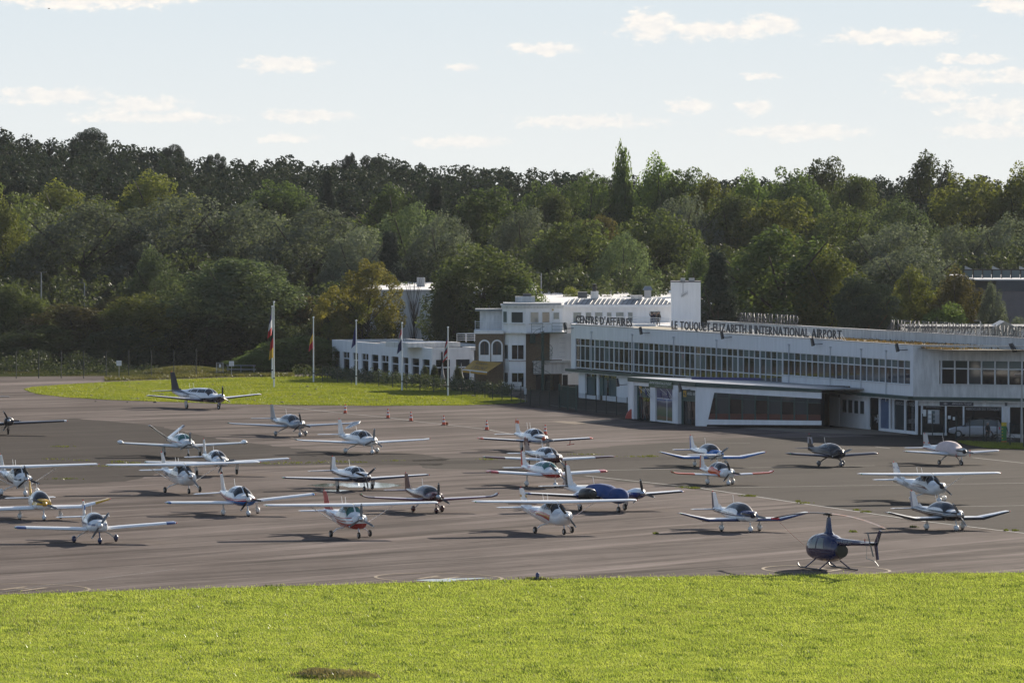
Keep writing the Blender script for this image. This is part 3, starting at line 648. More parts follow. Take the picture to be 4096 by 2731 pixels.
# ------------------------------------------------------------------ buildings
M_WHITE = mat('white_render', (0.84, 0.84, 0.84), 0.75, var=0.13, vscale=1.2, stretch=(1.6, 1.6, 0.22), bump=0.1, bscale=10)
M_WHITE2 = mat('weathered_white_render', (0.74, 0.73, 0.71), 0.8, var=0.35, vscale=1.3, stretch=(1.8, 1.8, 0.35))
M_FRAME = mat('white_window_frame', (0.70, 0.71, 0.72), 0.5)
M_GREEN = mat('dark_green_metal', (0.018, 0.060, 0.050), 0.45, var=0.25, vscale=3)
M_TEAL = mat('teal_frame', (0.03, 0.09, 0.085), 0.45)
M_GLASS = mat('dark_window_glass', (0.010, 0.014, 0.017), 0.03, spec=0.6)
M_GLASS2 = mat('window_glass_with_blind', (0.10, 0.145, 0.155), 0.05, spec=0.6)
M_GLASS3 = mat('window_glass_half_blind', (0.04, 0.055, 0.062), 0.04, spec=0.6)
M_BRICK = mat('old_yellow_brick', (0.20, 0.15, 0.10), 0.9, var=0.45, vscale=9, bump=0.3, bscale=14)
M_GRAVEL = mat('gravel_roof', (0.20, 0.15, 0.11), 0.95, col2=(0.12, 0.12, 0.06), vscale=0.8)
M_ROOFD = mat('bitumen_roof', (0.05, 0.05, 0.055), 0.9, var=0.3, vscale=1)
M_ROOFW = mat('white_membrane_roof', (0.62, 0.60, 0.58), 0.6, var=0.12, vscale=0.5)
M_ZINC = mat('zinc_roof', (0.30, 0.31, 0.31), 0.5, 0.3, var=0.3, vscale=1.5)
M_NAVY = mat('navy_sign_letters', (0.012, 0.018, 0.035), 0.4)
M_GREY = mat('grey_metal', (0.32, 0.33, 0.34), 0.4, 0.6)
M_PIPE = mat('pale_pipe', (0.55, 0.57, 0.60), 0.5)
M_BLACK = mat('black_metal', (0.012, 0.012, 0.014), 0.45)
M_DGREY = mat('dark_grey_cladding', (0.085, 0.088, 0.095), 0.6, var=0.2, vscale=2)
M_INT = mat('dark_interior', (0.02, 0.02, 0.02), 0.9)
M_WOODR = mat('red_wood_counter', (0.12, 0.035, 0.02), 0.6, var=0.3, vscale=3)
M_LETW = mat('white_letters', (0.75, 0.76, 0.76), 0.5)
M_LETG = mat('grey_letters', (0.34, 0.35, 0.36), 0.5)
M_LET3 = mat('dull_letter_frames', (0.10, 0.105, 0.11), 0.5, 0.2)
M_RUST = mat('sedum_tufts', (0.34, 0.17, 0.08), 0.9, var=0.4, vscale=2)

def atz(u, v, z):
    r = ray(u, v); t = (z - H) / r.z
    return Vector((r.x * t, r.y * t, z))
class Fr:
    """a facade frame: x along the wall, y into the building, z up"""
    def __init__(s, a, b):
        s.a = Vector((a[0], a[1])); d = Vector((b[0], b[1])) - s.a; s.L = d.length; s.e = d / s.L; s.n = Vector((-s.e.y, s.e.x))
        s.mw = Matrix(((s.e.x, s.n.x, 0, s.a.x), (s.e.y, s.n.y, 0, s.a.y), (0, 0, 1, 0), (0, 0, 0, 1)))
    def px(s, u, v, y=0.0):
        r = ray(u, v); rn = r.x * s.n.x + r.y * s.n.y; t = (y + s.a.dot(s.n)) / rn
        return (r.x * t - s.a.x) * s.e.x + (r.y * t - s.a.y) * s.e.y, H + r.z * t
    def s(s, u, v=1500, y=0.0): return s.px(u, v, y)[0]
    def loc(s, p): q = Vector((p.x, p.y)) - s.a; return q.dot(s.e), q.dot(s.n), p.z
_pm = {}
def part_box(name, m, parent, x0, x1, y0, y1, z0, z1):
    """a box part; alike boxes share their mesh"""
    k = (name, m.name, round(x1 - x0, 3), round(y1 - y0, 3), round(z1 - z0, 3))
    if k not in _pm:
        mb = MB(); mb.box(0, x1 - x0, 0, y1 - y0, 0, z1 - z0); o = mb.build(name, m); _pm[k] = o.data; bpy.data.objects.remove(o)
    o = link(name, _pm[k], parent); o.location = (x0, y0, z0); return o
def glazing(par, s0, s1, zs, n, y, pick, fw=0.06, thick=0, frame_m=None, fy=0.07):
    """n columns of panes between s0 and s1, one row between each two heights zs; mullions and transoms stand proud"""
    frame_m = frame_m or M_FRAME; w = (s1 - s0) / n; k = 0
    for i in range(n + 1):
        t = fw * (2.2 if thick and i % thick == 0 else 1)
        part_box('mullion', frame_m, par, s0 + i * w - t / 2, s0 + i * w + t / 2, y - fy, y + 0.02, zs[0], zs[-1])
    for z in zs: part_box('transom', frame_m, par, s0, s1, y - fy + 0.012, y + 0.015, z - fw * .55, z + fw * .55)
    for j in range(len(zs) - 1):
        for i in range(n):
            part_box('pane', pick(i, j), par, s0 + i * w, s0 + (i + 1) * w, y + 0.003, y + 0.012, zs[j], zs[j + 1])
def letters(name, label, fr, txt, s0, s1, y, z, h, m, group=None, back=False, outline=0.0, depth=0.03):
    """free-standing roof lettering on props, one part for each letter"""
    root = thing(name, label, 'sign', fr.mw @ Matrix.Translation((s0, y, z)), group)
    me = {}; adv = []
    for ch in txt:
        if ch == ' ': adv.append(0.55 * h); continue
        if ch not in me:
            mm = text_mesh(ch, h, depth, outline).copy(); xs = [v.co.x for v in mm.vertices]; a = min(xs)
            for v in mm.vertices: v.co.x -= a
            mm.materials.clear(); mm.materials.append(m); me[ch] = (mm, max(xs) - a)
        adv.append(me[ch][1] + 0.17 * h)
    k = (s1 - s0) / sum(adv); x = 0.0
    for ch, a in zip(txt, adv):
        if ch != ' ':
            o = link('letter', me[ch][0], root)
            if back: o.matrix_local = Matrix.Translation(((s1 - s0) - x * k, 0, 0.12)) @ Matrix(((-k, 0, 0, 0), (0, 0, 1, 0), (0, 1, 0, 0), (0, 0, 0, 1)))
            else: o.matrix_local = Matrix.Translation((x * k, 0, 0.12)) @ Matrix(((k, 0, 0, 0), (0, 0, -1, 0), (0, 1, 0, 0), (0, 0, 0, 1)))
        x += a
    mb = MB(); x = 0.0
    for ch, a in zip(txt, adv):
        if ch != ' ':
            for q in (0.2, 0.7):
                xx = (x + a * q) * k; xx = (s1 - s0) - xx if back else xx; sg = -1 if back else 1
                mb.tube([(xx, sg * 0.04, 0), (xx, sg * 0.04, h * 0.9)], 0.018, 4); mb.tube([(xx, sg * 0.5, 0), (xx, sg * 0.05, h * 0.75)], 0.018, 4)
        x += a
    mb.box(0, s1 - s0, -0.03, 0.03, 0.02, 0.07)
    mb.build('support_frame', M_DGREY if back else M_PIPE, root); return root

A, B = atz(2284, 1298, 7.45), atz(3653, 1381, 7.45)
T = Fr(A, B); LT = T.L
Bn = atz(4096, 1386, 7.45); T2 = Fr(B, Bn + (Bn - B) * 1.4); L2 = T2.L
term = thing('terminal_building', 'long white two-storey terminal with glazed upper floor and green fascia', 'building', T.mw)
ZR, ZT, ZB, ZB2 = 7.45, 6.06, 3.02, 3.9
sA, sM, sE = T.s(2300, 1400), T.s(3127, 1460), T.s(3640, 1480)
def wall(m, *b): return part_box('wall', m, term, *b)
wall(M_WHITE, 0, LT, 0, 0.25, ZT, ZR)                                   # parapet band
wall(M_WHITE, 0, sA, 0, 0.25, 2.75, ZT); wall(M_WHITE, sE, LT, 0, 0.25, 2.75, ZT)
wall(M_WHITE, sM, sE, 0.002, 0.25, 2.75, ZB2)
wall(M_WHITE, 0, 0.25, 0.25, 9.5, 2.75, ZR)                             # left end
part_box('coping', M_GREY, term, -0.04, LT + 0.04, -0.05, 0.3, ZR, ZR + 0.05)
part_box('interior', M_INT, term, 0.3, LT - .3, 1.8, 1.85, 0.1, 6.9)
part_box('floor_slab', M_INT, term, 0.3, LT - .3, 0.3, 9.0, 2.76, 2.9)
mb = MB(); mb.add([(0.25, 0.25, 7.2), (LT + 6, 0.25, 7.2), (LT + 10, 9.4, 7.2), (0.25, 9.4, 7.2)], [(0, 1, 2, 3)]); mb.build('roof', M_GRAVEL, term)
part_box('rear_parapet', M_WHITE2, term, 14, LT + 12, 9.4, 9.7, 6.8, 8.05); part_box('rear_coping', M_ROOFW, term, 14, LT + 12, 9.36, 9.76, 8.05, 8.1)
wall(M_WHITE2, 0, LT, 9.72, 9.9, -0.8, 7.3)
rp = random.Random(3)
def pickT(i, j):
    q = rp.random()
    if j == 2: return M_GLASS2 if q < .5 else M_GLASS3 if q < .75 else M_GLASS
    if j == 1: return M_GLASS2 if q < .38 else M_GLASS3 if q < .68 else M_GLASS
    return M_GLASS if q < .75 else M_GLASS3
glazing(term, sA, sM, [ZB, ZB + 0.78, ZT - 0.74, ZT], 40, 0.12, pickT, 0.085, 4)
def pickR(i, j): q = rp.random(); return (M_GLASS2 if q < .7 else M_GLASS3) if j else (M_GLASS3 if q < .4 else M_GLASS)
glazing(term, sM + .1, sE, [ZB2, ZT - 0.72, ZT], 21, 0.12, pickR, 0.085)
part_box('sill', M_WHITE2, term, sM, sE, -0.06, 0.02, ZB2 - 0.08, ZB2)
part_box('fascia', M_GREEN, term, -0.3, LT + 0.1, -0.55, 0.0, 2.60, 2.88)
part_box('soffit', M_WHITE2, term, -0.3, LT, -0.5, 0.2, 2.52, 2.60)
for i, u in enumerate((2365, 2527, 2693, 2865, 3154, 3320, 3443, 3543)):    # rainwater pipes down the facade
    s = T.s(u, 1420, -0.1); mb = MB(); mb.tube([(s, -0.09, 6.75), (s, -0.09, 2.2 if i in (0, 4, 6, 7) else 2.9)], 0.055, 6); mb.lathe([(0, .09), (.18, .14)], (s, -0.09, 6.7), 'z', 8); mb.build('downpipe', M_PIPE, term, True)
# ground floor, left of the porch
sP = 44.0
def gwall(m, u0, u1, z0, z1, y=0.15, name='wall'): return part_box(name, m, term, T.s(u0, 1550, y), T.s(u1, 1550, y), y, y + 0.2, z0, z1)
gwall(M_WHITE, 2314, 2340, -0.6, 2.55, 0.0); gwall(M_WHITE, 2386, 2394, -0.6, 2.55); gwall(M_WHITE, 2466, 2512, -0.6, 2.55, 0.0)
gwall(M_WHITE, 2340, 2394, -0.6, 0.25, 0.02); gwall(M_WHITE, 2410, 2466, -0.6, 0.35, 0.02)
for u0, u1, m in ((2340, 2376, M_GLASS2), (2376, 2386, M_GLASS3), (2394, 2412, M_TEAL), (2412, 2428, M_GLASS2), (2428, 2440, M_GLASS), (2440, 2466, M_GLASS2)):
    gwall(m, u0, u1, 0.3, 2.1, 0.3, 'pane'); gwall(M_GLASS3, u0, u1, 2.15, 2.55, 0.3, 'pane')
gwall(M_TEAL, 2338, 2468, 2.08, 2.16, 0.24, 'transom')
for u in (2340, 2377, 2411, 2437, 2466): gwall(M_TEAL, u - 1.5, u + 1.5, 0.1, 2.55, 0.22, 'mullion')
wall(M_WHITE, sP, T.s(3290, 1600), 0.1, 0.3, -0.8, 2.55)
# ground floor, right of the porch
s0 = T.s(3288, 1650); s1 = T.s(3318, 1650)
part_box('stone_panel', M_BRICK, term, s0, s1, -0.1, 0.15, -0.8, 2.5)
part_box('louvred_door', M_WHITE, term, s1 + .02, T.s(3356, 1650), 0.0, 0.12, -0.75, 2.2)
for k in range(5): part_box('louvre', M_FRAME, term, s1 + .1, T.s(3354, 1650), -0.04, 0.0, 2.22 + k * .07, 2.26 + k * .07)
wall(M_WHITE, T.s(3358, 1650), T.s(3474, 1650), 0.02, 0.2, -0.9, 2.5)
for k in range(4):
    a = T.s(3373 + k * 23.5, 1600); b = T.s(3388 + k * 23.5, 1600); p_ = part_box('small_window', M_FRAME, term, a - .15, b + .15, -0.06, 0.06, 0.78, 2.1); part_box('pane', M_GLASS3, p_, .15, b - a + .15, -0.012, 0.02, 0.12, 1.28)
xs = [3476, 3515, 3519, 3556, 3574, 3617, 3622, 3662]
for k, m in ((0, M_GLASS), (2, mat('blue_poster', (0.10, 0.16, 0.26), 0.4, col2=(0.05, 0.09, 0.17), vscale=.6)), (4, M_GLASS3), (6, M_GLASS)):
    part_box('shop_window', m, term, T.s(xs[k], 1650), T.s(xs[k + 1], 1650), 0.1, 0.14, -0.25, 2.35)
for u in (3474, 3517, 3558, 3572, 3619, 3663): part_box('mullion', M_FRAME, term, T.s(u, 1650) - .15, T.s(u, 1650) + .15, 0.0, 0.16, -0.6, 2.5)
part_box('plinth', M_WHITE, term, T.s(3519, 1650), T.s(3664, 1650), -0.02, 0.2, -0.9, -0.25)
part_box('corner_post', M_DGREY, term, LT - .55, LT - .1, 0.1, 0.5, -0.9, 2.6)
text('window_lettering', 'AEROCLUB DU TOUQUET', 0.28, M_LETG, term, frame((T.s(3580, 1610), 0.06, 2.0), (1, 0, 0)), 0, 4.6)
mb = MB()                                                                   # model aeroplane printed on the window
for p_ in ([(0, -.1), (1.1, .06), (1.1, .1), (0, .05)], [(.45, -.35), (.62, -.35), (.7, .4), (.55, .4)], [(0, -.2), (.1, -.2), (.14, .2), (.05, .2)]): mb.slab([(T.s(3495, 1690) + x, 0.55 + z) for x, z in p_], 0.085, 0.095)
mb.build('window_print', M_LETG, term)
# front facade of the right wing, turned to the apron
def w2(name, m, *b):
    mb = MB(); x0, x1, y0, y1, z0, z1 = b
    mb.hexa([T.mw.inverted() @ T2.mw @ Vector(q) for q in ((x0, y0, z0), (x1, y0, z0), (x1, y1, z0), (x0, y1, z0), (x0, y0, z1), (x1, y0, z1), (x1, y1, z1), (x0, y1, z1))])
    return mb.build(name, m, term)
e0 = 2.5 if False else 2.45
w2('wall', M_WHITE2, 0.0, L2, -0.02, 0.25, 6.12, ZR + .002); w2('wall', M_WHITE2, 0, e0, -0.02, 0.25, 2.75, 6.12); w2('wall', M_WHITE2, e0, L2, -0.012, 0.25, 2.75, 4.05)
w2('coping', M_GREY, -0.02, L2, -0.07, 0.3, ZR + .002, ZR + .05)
for k in range(16):
    x = e0 + .18 + k * 1.25
    if x > L2 - 1.3: break
    w2('pane', (M_GLASS2 if k in (3, 4, 5) else M_GLASS3), x + .05, x + 1.2, 0.12, 0.14, 5.45, 6.12); w2('pane', (M_GLASS3 if k in (2, 6) else M_GLASS), x + .05, x + 1.2, 0.12, 0.14, 4.05, 5.37); w2('mullion', M_FRAME, x - .06, x + .06, 0.0, 0.14, 4.05, 6.12)
w2('transom', M_FRAME, e0, L2, 0.02, 0.12, 5.36, 5.46); w2('sill', M_WHITE2, e0, L2, -0.1, 0.1, 3.98, 4.05)
w2('fascia', M_GREEN, 0.1, L2, -0.5, 0.0, 2.58, 2.86); w2('soffit', M_WHITE2, 0.3, L2, -0.4, 0.3, 2.46, 2.56)
w2('wall', M_WHITE2, 0.5, L2, 0.0, 0.25, 2.05, 2.46)
for a, b, m in ((0.9, 3.0, M_GLASS), (3.12, 4.65, M_GLASS), (4.8, 8.3, M_GLASS), (9.0, 11.5, M_GLASS), (11.7, 14.5, M_GLASS)): w2('shop_window', m, a, b, 0.1, 0.14, -0.35, 2.05)
for a in (0.8, 3.06, 4.72, 8.34, 8.95, 11.6): w2('mullion', M_FRAME, a - .07, a + .07, -0.02, 0.2, -0.7, 2.05)
w2('wall', M_WHITE2, 8.42, 8.9, -0.01, 0.25, -0.9, 2.05); w2('plinth', M_WHITE2, 0.8, 3.0, -0.03, 0.2, -0.9, -0.35); w2('plinth', M_WHITE2, 4.8, L2, -0.03, 0.2, -0.9, -0.35)
w2('notice_board', M_LETG, 1.35, 2.45, 0.03, 0.09, 0.45, 1.7)
for k in range(9): w2('notice', (M_LETW, M_GLASS2, M_LETG)[k % 3], 1.42 + (k % 3) * .34, 1.7 + (k % 3) * .34, 0.01, 0.025, 0.55 + (k // 3) * .38, 0.85 + (k // 3) * .38)
w2('paper', M_LETW, 3.25, 3.5, 0.05, 0.09, .9, 1.2); w2('paper', M_LETW, 3.7, 3.9, 0.05, 0.09, .8, 1.1); w2('paper', M_LETW, 0.92, 1.2, 0.05, 0.09, 1.1, 1.7)
w2('sign_board', M_NAVY, 2.5, 5.65, -0.05, 0.0, 2.1, 2.44)
loc2 = T.mw.inverted() @ T2.mw
text('sign_lettering', 'AÉROCLUB DU TOUQUET', 0.14, M_LETW, term, loc2 @ frame((3.65, -0.06, 2.21), (1, 0, 0)), 0, 1.85)
mb = MB(); mb.lathe([(0, .12), (.005, .12)], (0, 0, 0), 'z', 16); mb.box(-.22, .22, -.025, .025, .006, .012); o = mb.build('emblem', M_LETG, term); o.matrix_local = loc2 @ frame((3.05, -0.06, 2.27), (1, 0, 0))
text('window_lettering', 'AEROCLUB DU TOUQUET', 0.22, M_LETG, term, loc2 @ frame((4.92, 0.08, 1.72), (1, 0, 0)), 0, 3.25)
text('window_lettering', 'www.aeroclubdutouquet.fr', 0.10, M_LETG, term, loc2 @ frame((1.2, 0.08, 1.88), (1, 0, 0)), 0, 1.4)
w2('junction_box', M_DGREY, 8.6, 8.8, -0.12, 0.0, 2.15, 2.45)
w2('flat_roof', M_GRAVEL, 0.3, L2, 0.3, 9, 7.15, 7.2)

# the entrance porch, a wedge in front of the facade
CP = [(49.5, -14.16, 3.77), (64.93, -13.86, 3.77), (71.6, -4.3, 3.25), (71.6, -0.02, 3.25), (44.0, -0.02, 3.2)]
mb = MB(); mb.add([(x, y, z) for x, y, z in CP] + [(x, y, z - 0.1) for x, y, z in CP], [(0, 1, 2, 3, 4), (9, 8, 7, 6, 5)] + [(i, i + 5, (i + 1) % 5 + 5, (i + 1) % 5) for i in range(5)]); mb.build('canopy', M_GREY, term)
def pquad(name, m, a, b, out, z0a, z1a, z0b, z1b, th=0.12, parent=None):
    """upright slab between plan points a and b, pushed out by out"""
    a, b = Vector(a), Vector(b); d = (b - a).normalized(); n = Vector((d.y, -d.x)); p = a + n * out; q = b + n * out; r_, s_ = p - n * th, q - n * th
    mb = MB(); mb.hexa([(p.x, p.y, z0a), (q.x, q.y, z0b), (s_.x, s_.y, z0b), (r_.x, r_.y, z0a), (p.x, p.y, z1a), (q.x, q.y, z1b), (s_.x, s_.y, z1b), (r_.x, r_.y, z1a)]); return mb.build(name, m, parent or term)
c0, c1, c2 = (49.5, -14.16), (64.93, -13.86), (71.6, -4.3)
pquad('canopy_fascia', M_GREEN, c0, c1, 0.1, 3.35, 3.74, 3.35, 3.74); pquad('canopy_fascia', M_GREEN, c1, c2, 0.1, 3.35, 3.74, 2.93, 3.22)
pquad('canopy_fascia', M_GREEN, (44.0, -0.02), c0, 0.1, 2.8, 3.17, 3.35, 3.74)
def onp(t): return (c0[0] + (c1[0] - c0[0]) * t, c0[1] + (c1[1] - c0[1]) * t)
PF = Fr((T.mw @ Vector((*c0, 0))).xy, (T.mw @ Vector((*c1, 0))).xy)
def pu(u, v=1600): return PF.px(u, v)[0] / PF.L
cols = [(2513, 2535), (2601, 2622), (2690, 2712), (2781, 2800)]
for u0, u1 in cols[:3]: pquad('column', M_WHITE, onp(pu(u0)), onp(pu(u1)), 0.02, -0.6, 3.36, -0.6, 3.36, 0.5)
mb = MB(); a, b = Vector(onp(pu(2781))), Vector(c1); w_ = 1.55; d = Vector((0.573, 0.82))
mb.hexa([(a.x, a.y, -.6), (b.x, b.y, -.6), (b.x + d.x * .9, b.y + d.y * .9, -.6), (a.x, a.y + .5, -.6), (a.x, a.y, 3.36), (b.x, b.y, 3.36), (b.x + d.x * 1.8, b.y + d.y * 1.8, 3.3), (a.x, a.y + .5, 3.36)]); mb.build('slanted_column', M_WHITE, term)
pquad('lintel', M_WHITE, onp(pu(2535)), onp(pu(2601)), -0.05, 3.0, 3.36, 3.0, 3.36); pquad('lintel', M_WHITE, onp(pu(2712)), onp(pu(2781)), -0.05, 3.0, 3.36, 3.0, 3.36)
for (u0, u1, txt, sym) in ((2537, 2600, 'DÉPARTS · DEPARTURES', 1), (2714, 2780, 'ARRIVÉES · ARRIVALS', -1)):
    t0, t1 = pu(u0), pu(u1); a, b = onp(t0), onp(t1)
    pquad('door_header', M_GREEN, a, b, -0.35, 2.0, 3.0, 2.0, 3.0); ex = Vector((b[0] - a[0], b[1] - a[1], 0)).normalized(); W = (Vector(b) - Vector(a)).length
    q = pquad('pictogram', mat('yellow_sign', (0.55, 0.33, 0.03), 0.5), onp(t0 + (t1 - t0) * .1), onp(t0 + (t1 - t0) * .27), -0.32, 2.3, 2.95, 2.3, 2.95, .02)
    mb = MB(); mb.slab([(-.25, -.05), (.25, .12 * sym), (.25, .2 * sym), (-.25, .04)], -.01, 0); mb.slab([(-.05, -.2), (.05, -.2), (.12, .1), (.02, .1)], -.01, 0); o = mb.build('plane_symbol', M_BLACK, term)
    m0 = Vector(onp(t0 + (t1 - t0) * .185)); o.matrix_local = Matrix.Translation((m0.x, m0.y + .31, 2.6))
    t_ = Vector(onp(t0 + (t1 - t0) * .33)); text('header_lettering', txt, 0.26, M_LETW, term, frame((t_.x, t_.y + .33, 2.5), ex), 0, W * .62)
    for k in range(4):
        f0, f1 = t0 + (t1 - t0) * (k / 4 + .02), t0 + (t1 - t0) * ((k + 1) / 4 - .02)
        p_ = pquad('glass_door', M_GLASS3 if k % 2 else M_GLASS, onp(f0), onp(f1), -0.45, -0.3, 1.95, -0.3, 1.95, .04)
        if k in (1, 2): pquad('door_handle', M_BLACK, onp(f1 - .01 if k == 1 else f0 + .005), onp(f1 - .003 if k == 1 else f0 + .012), -0.38, .4, 1.1, .4, 1.1, .04, p_)
    pquad('door_frame', M_TEAL, onp(t0), onp(t0 + .012), -0.3, -0.4, 3.0, -0.4, 3.0, .3); pquad('door_transom', M_TEAL, a, b, -0.34, 1.93, 2.03, 1.93, 2.03)
t0, t1 = pu(2624), pu(2689); tm = t0 + (t1 - t0) * .62
M_MUR = bpy.data.materials.new('aerial_view_poster'); M_MUR.use_nodes = True; MATS['mural'] = M_MUR
def mural():
    nt = M_MUR.node_tree; p = nt.nodes['Principled BSDF']; p.inputs['Roughness'].default_value = 0.4
    tc = nt.nodes.new('ShaderNodeTexCoord'); sp = nt.nodes.new('ShaderNodeSeparateXYZ'); nt.links.new(tc.outputs['Object'], sp.inputs[0])
    nz = nt.nodes.new('ShaderNodeTexNoise'); nz.inputs['Scale'].default_value = 1.1; nz.inputs['Detail'].default_value = 6; nt.links.new(tc.outputs['Object'], nz.inputs['Vector'])
    ad = nt.nodes.new('ShaderNodeMath'); ad.operation = 'MULTIPLY_ADD'; nt.links.new(nz.outputs['Fac'], ad.inputs[0]); ad.inputs[1].default_value = 0.55; nt.links.new(sp.outputs[2], ad.inputs[2])
    mr = nt.nodes.new('ShaderNodeMapRange'); mr.inputs[1].default_value = 0.1; mr.inputs[2].default_value = 2.35; nt.links.new(ad.outputs[0], mr.inputs[0])
    cr = nt.nodes.new('ShaderNodeValToRGB'); nt.links.new(mr.outputs[0], cr.inputs[0]); e = cr.color_ramp.elements
    for i, (q, c) in enumerate(((0, (.05, .10, .03)), (.18, (.13, .06, .02)), (.26, (.03, .08, .03)), (.42, (.07, .11, .05)), (.55, (.12, .13, .10)), (.68, (.02, .03, .07)), (.8, (.03, .04, .10)), (.87, (.25, .26, .30)), (.92, (.06, .14, .35)), (1, (.03, .08, .26)))):
        x = e[i] if i < 2 else e.new(q)
        x.position = q; x.color = (*c, 1)
    nt.links.new(cr.outputs[0], p.inputs['Base Color'])
mural()
pquad('poster', M_MUR, onp(t0), onp(tm - .003), -0.1, -0.05, 1.95, -0.05, 1.95, .04); pquad('poster', M_MUR, onp(tm + .003), onp(t1), -0.1, -0.05, 1.95, -0.05, 1.95, .04)
pquad('poster_frame', M_FRAME, onp(t0), onp(t1), -0.06, -0.4, -0.05, -0.4, -0.05); pquad('poster_frame', M_FRAME, onp(t0), onp(t1), -0.06, 1.95, 2.02, 1.95, 2.02); pquad('poster_frame', M_FRAME, onp(tm - .003), onp(tm + .003), -0.08, -0.05, 1.95, -0.05, 1.95, .05)
q = pquad('customs_panel', mat('violet_panel', (0.07, 0.07, 0.16), 0.4), onp(t0), onp(t1), -0.1, 2.02, 3.0, 2.02, 3.0)
g0 = Vector(onp(t0 + (t1 - t0) * .3)); ex = Vector((c1[0] - c0[0], c1[1] - c0[1], 0)).normalized(); wd = (t1 - t0) * PF.L
text('panel_lettering', 'DOUANE FRANÇAISE', .16, M_LETG, term, frame((g0.x - .3, g0.y + .095, 2.62), ex), 0, wd * .72); text('panel_lettering', 'FRENCH CUSTOMS', .16, M_LETG, term, frame((g0.x, g0.y + .095, 2.3), ex), 0, wd * .6)
h0, h1 = pu(2601), pu(2694); pquad('name_board', mat('green_board', (0.02, 0.07, 0.025), 0.5), onp(h0), onp(h1), 0.16, 2.98, 3.62, 2.98, 3.62, .05); g0 = Vector(onp(h0 + .01))
text('board_lettering', 'AÉROPORT INTERNATIONAL DU TOUQUET', .22, M_LETW, term, frame((g0.x, g0.y - .165, 3.30), ex), 0, (h1 - h0) * PF.L - .3); text('board_lettering', 'BIENVENUE - WELCOME', .16, M_LETG, term, frame((g0.x + 1.3, g0.y - .165, 3.04), ex), 0, 2.9)
# glazed side of the porch, framed in white
pquad('beam', M_WHITE, c1, c2, 0.0, 2.9, 3.36, 2.35, 2.95); pquad('beam', M_WHITE, (c1[0] + .4, c1[1] + .57), c2, 0.02, -0.12, 0.36, -0.05, 0.34)
def onq(t): return (c1[0] + (c2[0] - c1[0]) * t, c1[1] + (c2[1] - c1[1]) * t)
for k in range(9):
    f0, f1 = .055 + k * .104, .055 + (k + 1) * .104; zt0, zt1 = 2.9 - .5 * f0, 2.9 - .5 * f1
    pquad('pane', (M_GLASS, M_GLASS3)[k % 2], onq(f0), onq(f1), -0.14, 0.9, zt0 - .5, 0.9, zt1 - .5, .02); pquad('pane', M_GLASS3, onq(f0), onq(f1), -0.14, zt0 - .5, zt0, zt1 - .5, zt1, .02); pquad('pane', M_WOODR, onq(f0), onq(f1), -0.14, 0.35, .9, .35, .9, .02)
    pquad('mullion', M_GREEN, onq(f0 - .006), onq(f0 + .006), -0.06, .35, zt0, .35, zt0, .09)
pquad('transom', M_GREEN, onq(.05), onq(.99), -0.08, 2.36, 2.43, 1.9, 1.97, .06)
pquad('interior', M_INT, onq(.03), onq(.99), -2.2, -0.3, 3.2, -0.3, 2.8, .05)
pquad('interior', M_INT, c0, c1, -2.2, -0.3, 3.2, -0.3, 3.2, .05)
pquad('side_wall', M_WHITE, (44.0, -0.02), c0, -0.05, -0.7, 2.8, -0.7, 3.3)
pquad('banner', mat('blue_banner', (0.03, 0.04, 0.16), 0.5), onp(pu(2773, 1520)), (onp(pu(2773, 1520))[0] + 2.3, c1[1] + 6), -4, 3.85, 4.1, 3.75, 4.0, .05)
mb = MB(); mb.tube([(60, -0.3, 3.05), (70.5, -1.0, 3.32)], .12, 8); mb.tube([(61, -0.6, 3.2), (70.5, -1.5, 3.42)], .06, 6); mb.build('roof_duct', M_BLACK, term, True)

letters('rooftop_sign', 'navy roof letters reading CENTRE D\'AFFAIRES on the terminal front edge', T, "CENTRE D'AFFAIRES", T.s(2300, 1290), T.s(2527, 1300), 0.1, ZR + .05, 0.80, M_NAVY)
letters('rooftop_sign', 'long navy roof lettering naming the international airport on the terminal front', T, 'LE TOUQUET-ELIZABETH II INTERNATIONAL AIRPORT', T.s(2683, 1310), T.s(3365, 1350), 0.1, ZR + .05, 0.80, M_NAVY)
letters('rooftop_sign', 'short row of roof letters seen from behind near the dark conifer', T, "CENTRE D'AFFAIRES", T.px(2957, 1262, 9.5)[0], T.px(3193, 1285, 9.5)[0], 9.5, 8.1, 0.85, M_LET3, back=True, outline=0.035)
s9 = T.px(3562, 1310, 9.5)[0]
letters('rooftop_sign', 'long row of roof letters seen from behind at far right', T, 'AÉROPORT INTERNATIONAL LE TOUQUET ELIZABETH II', s9, s9 + 44, 9.5, 8.1, 0.9, M_LET3, back=True, outline=0.035)
r2 = np.random.default_rng(2); q = np.stack([r2.uniform(50, LT + 6, 4200), r2.beta(.7, 1.6, 4200) * 8.5 + .4], 1); wp = [T.mw @ Vector((a, b, 0)) for a, b in q]
blades('roof_sedum', np.array([[w.x, w.y] for w in wp]), 0.16, 0.14, leafy('dry_roof_plants', (0.12, 0.085, 0.03), (0.22, 0.135, 0.055), 0.35, 0.02, nscale=.5), 'dry rusty plants growing on the gravel terminal roof', cat='plants', zf=lambda x, y: 7.2)

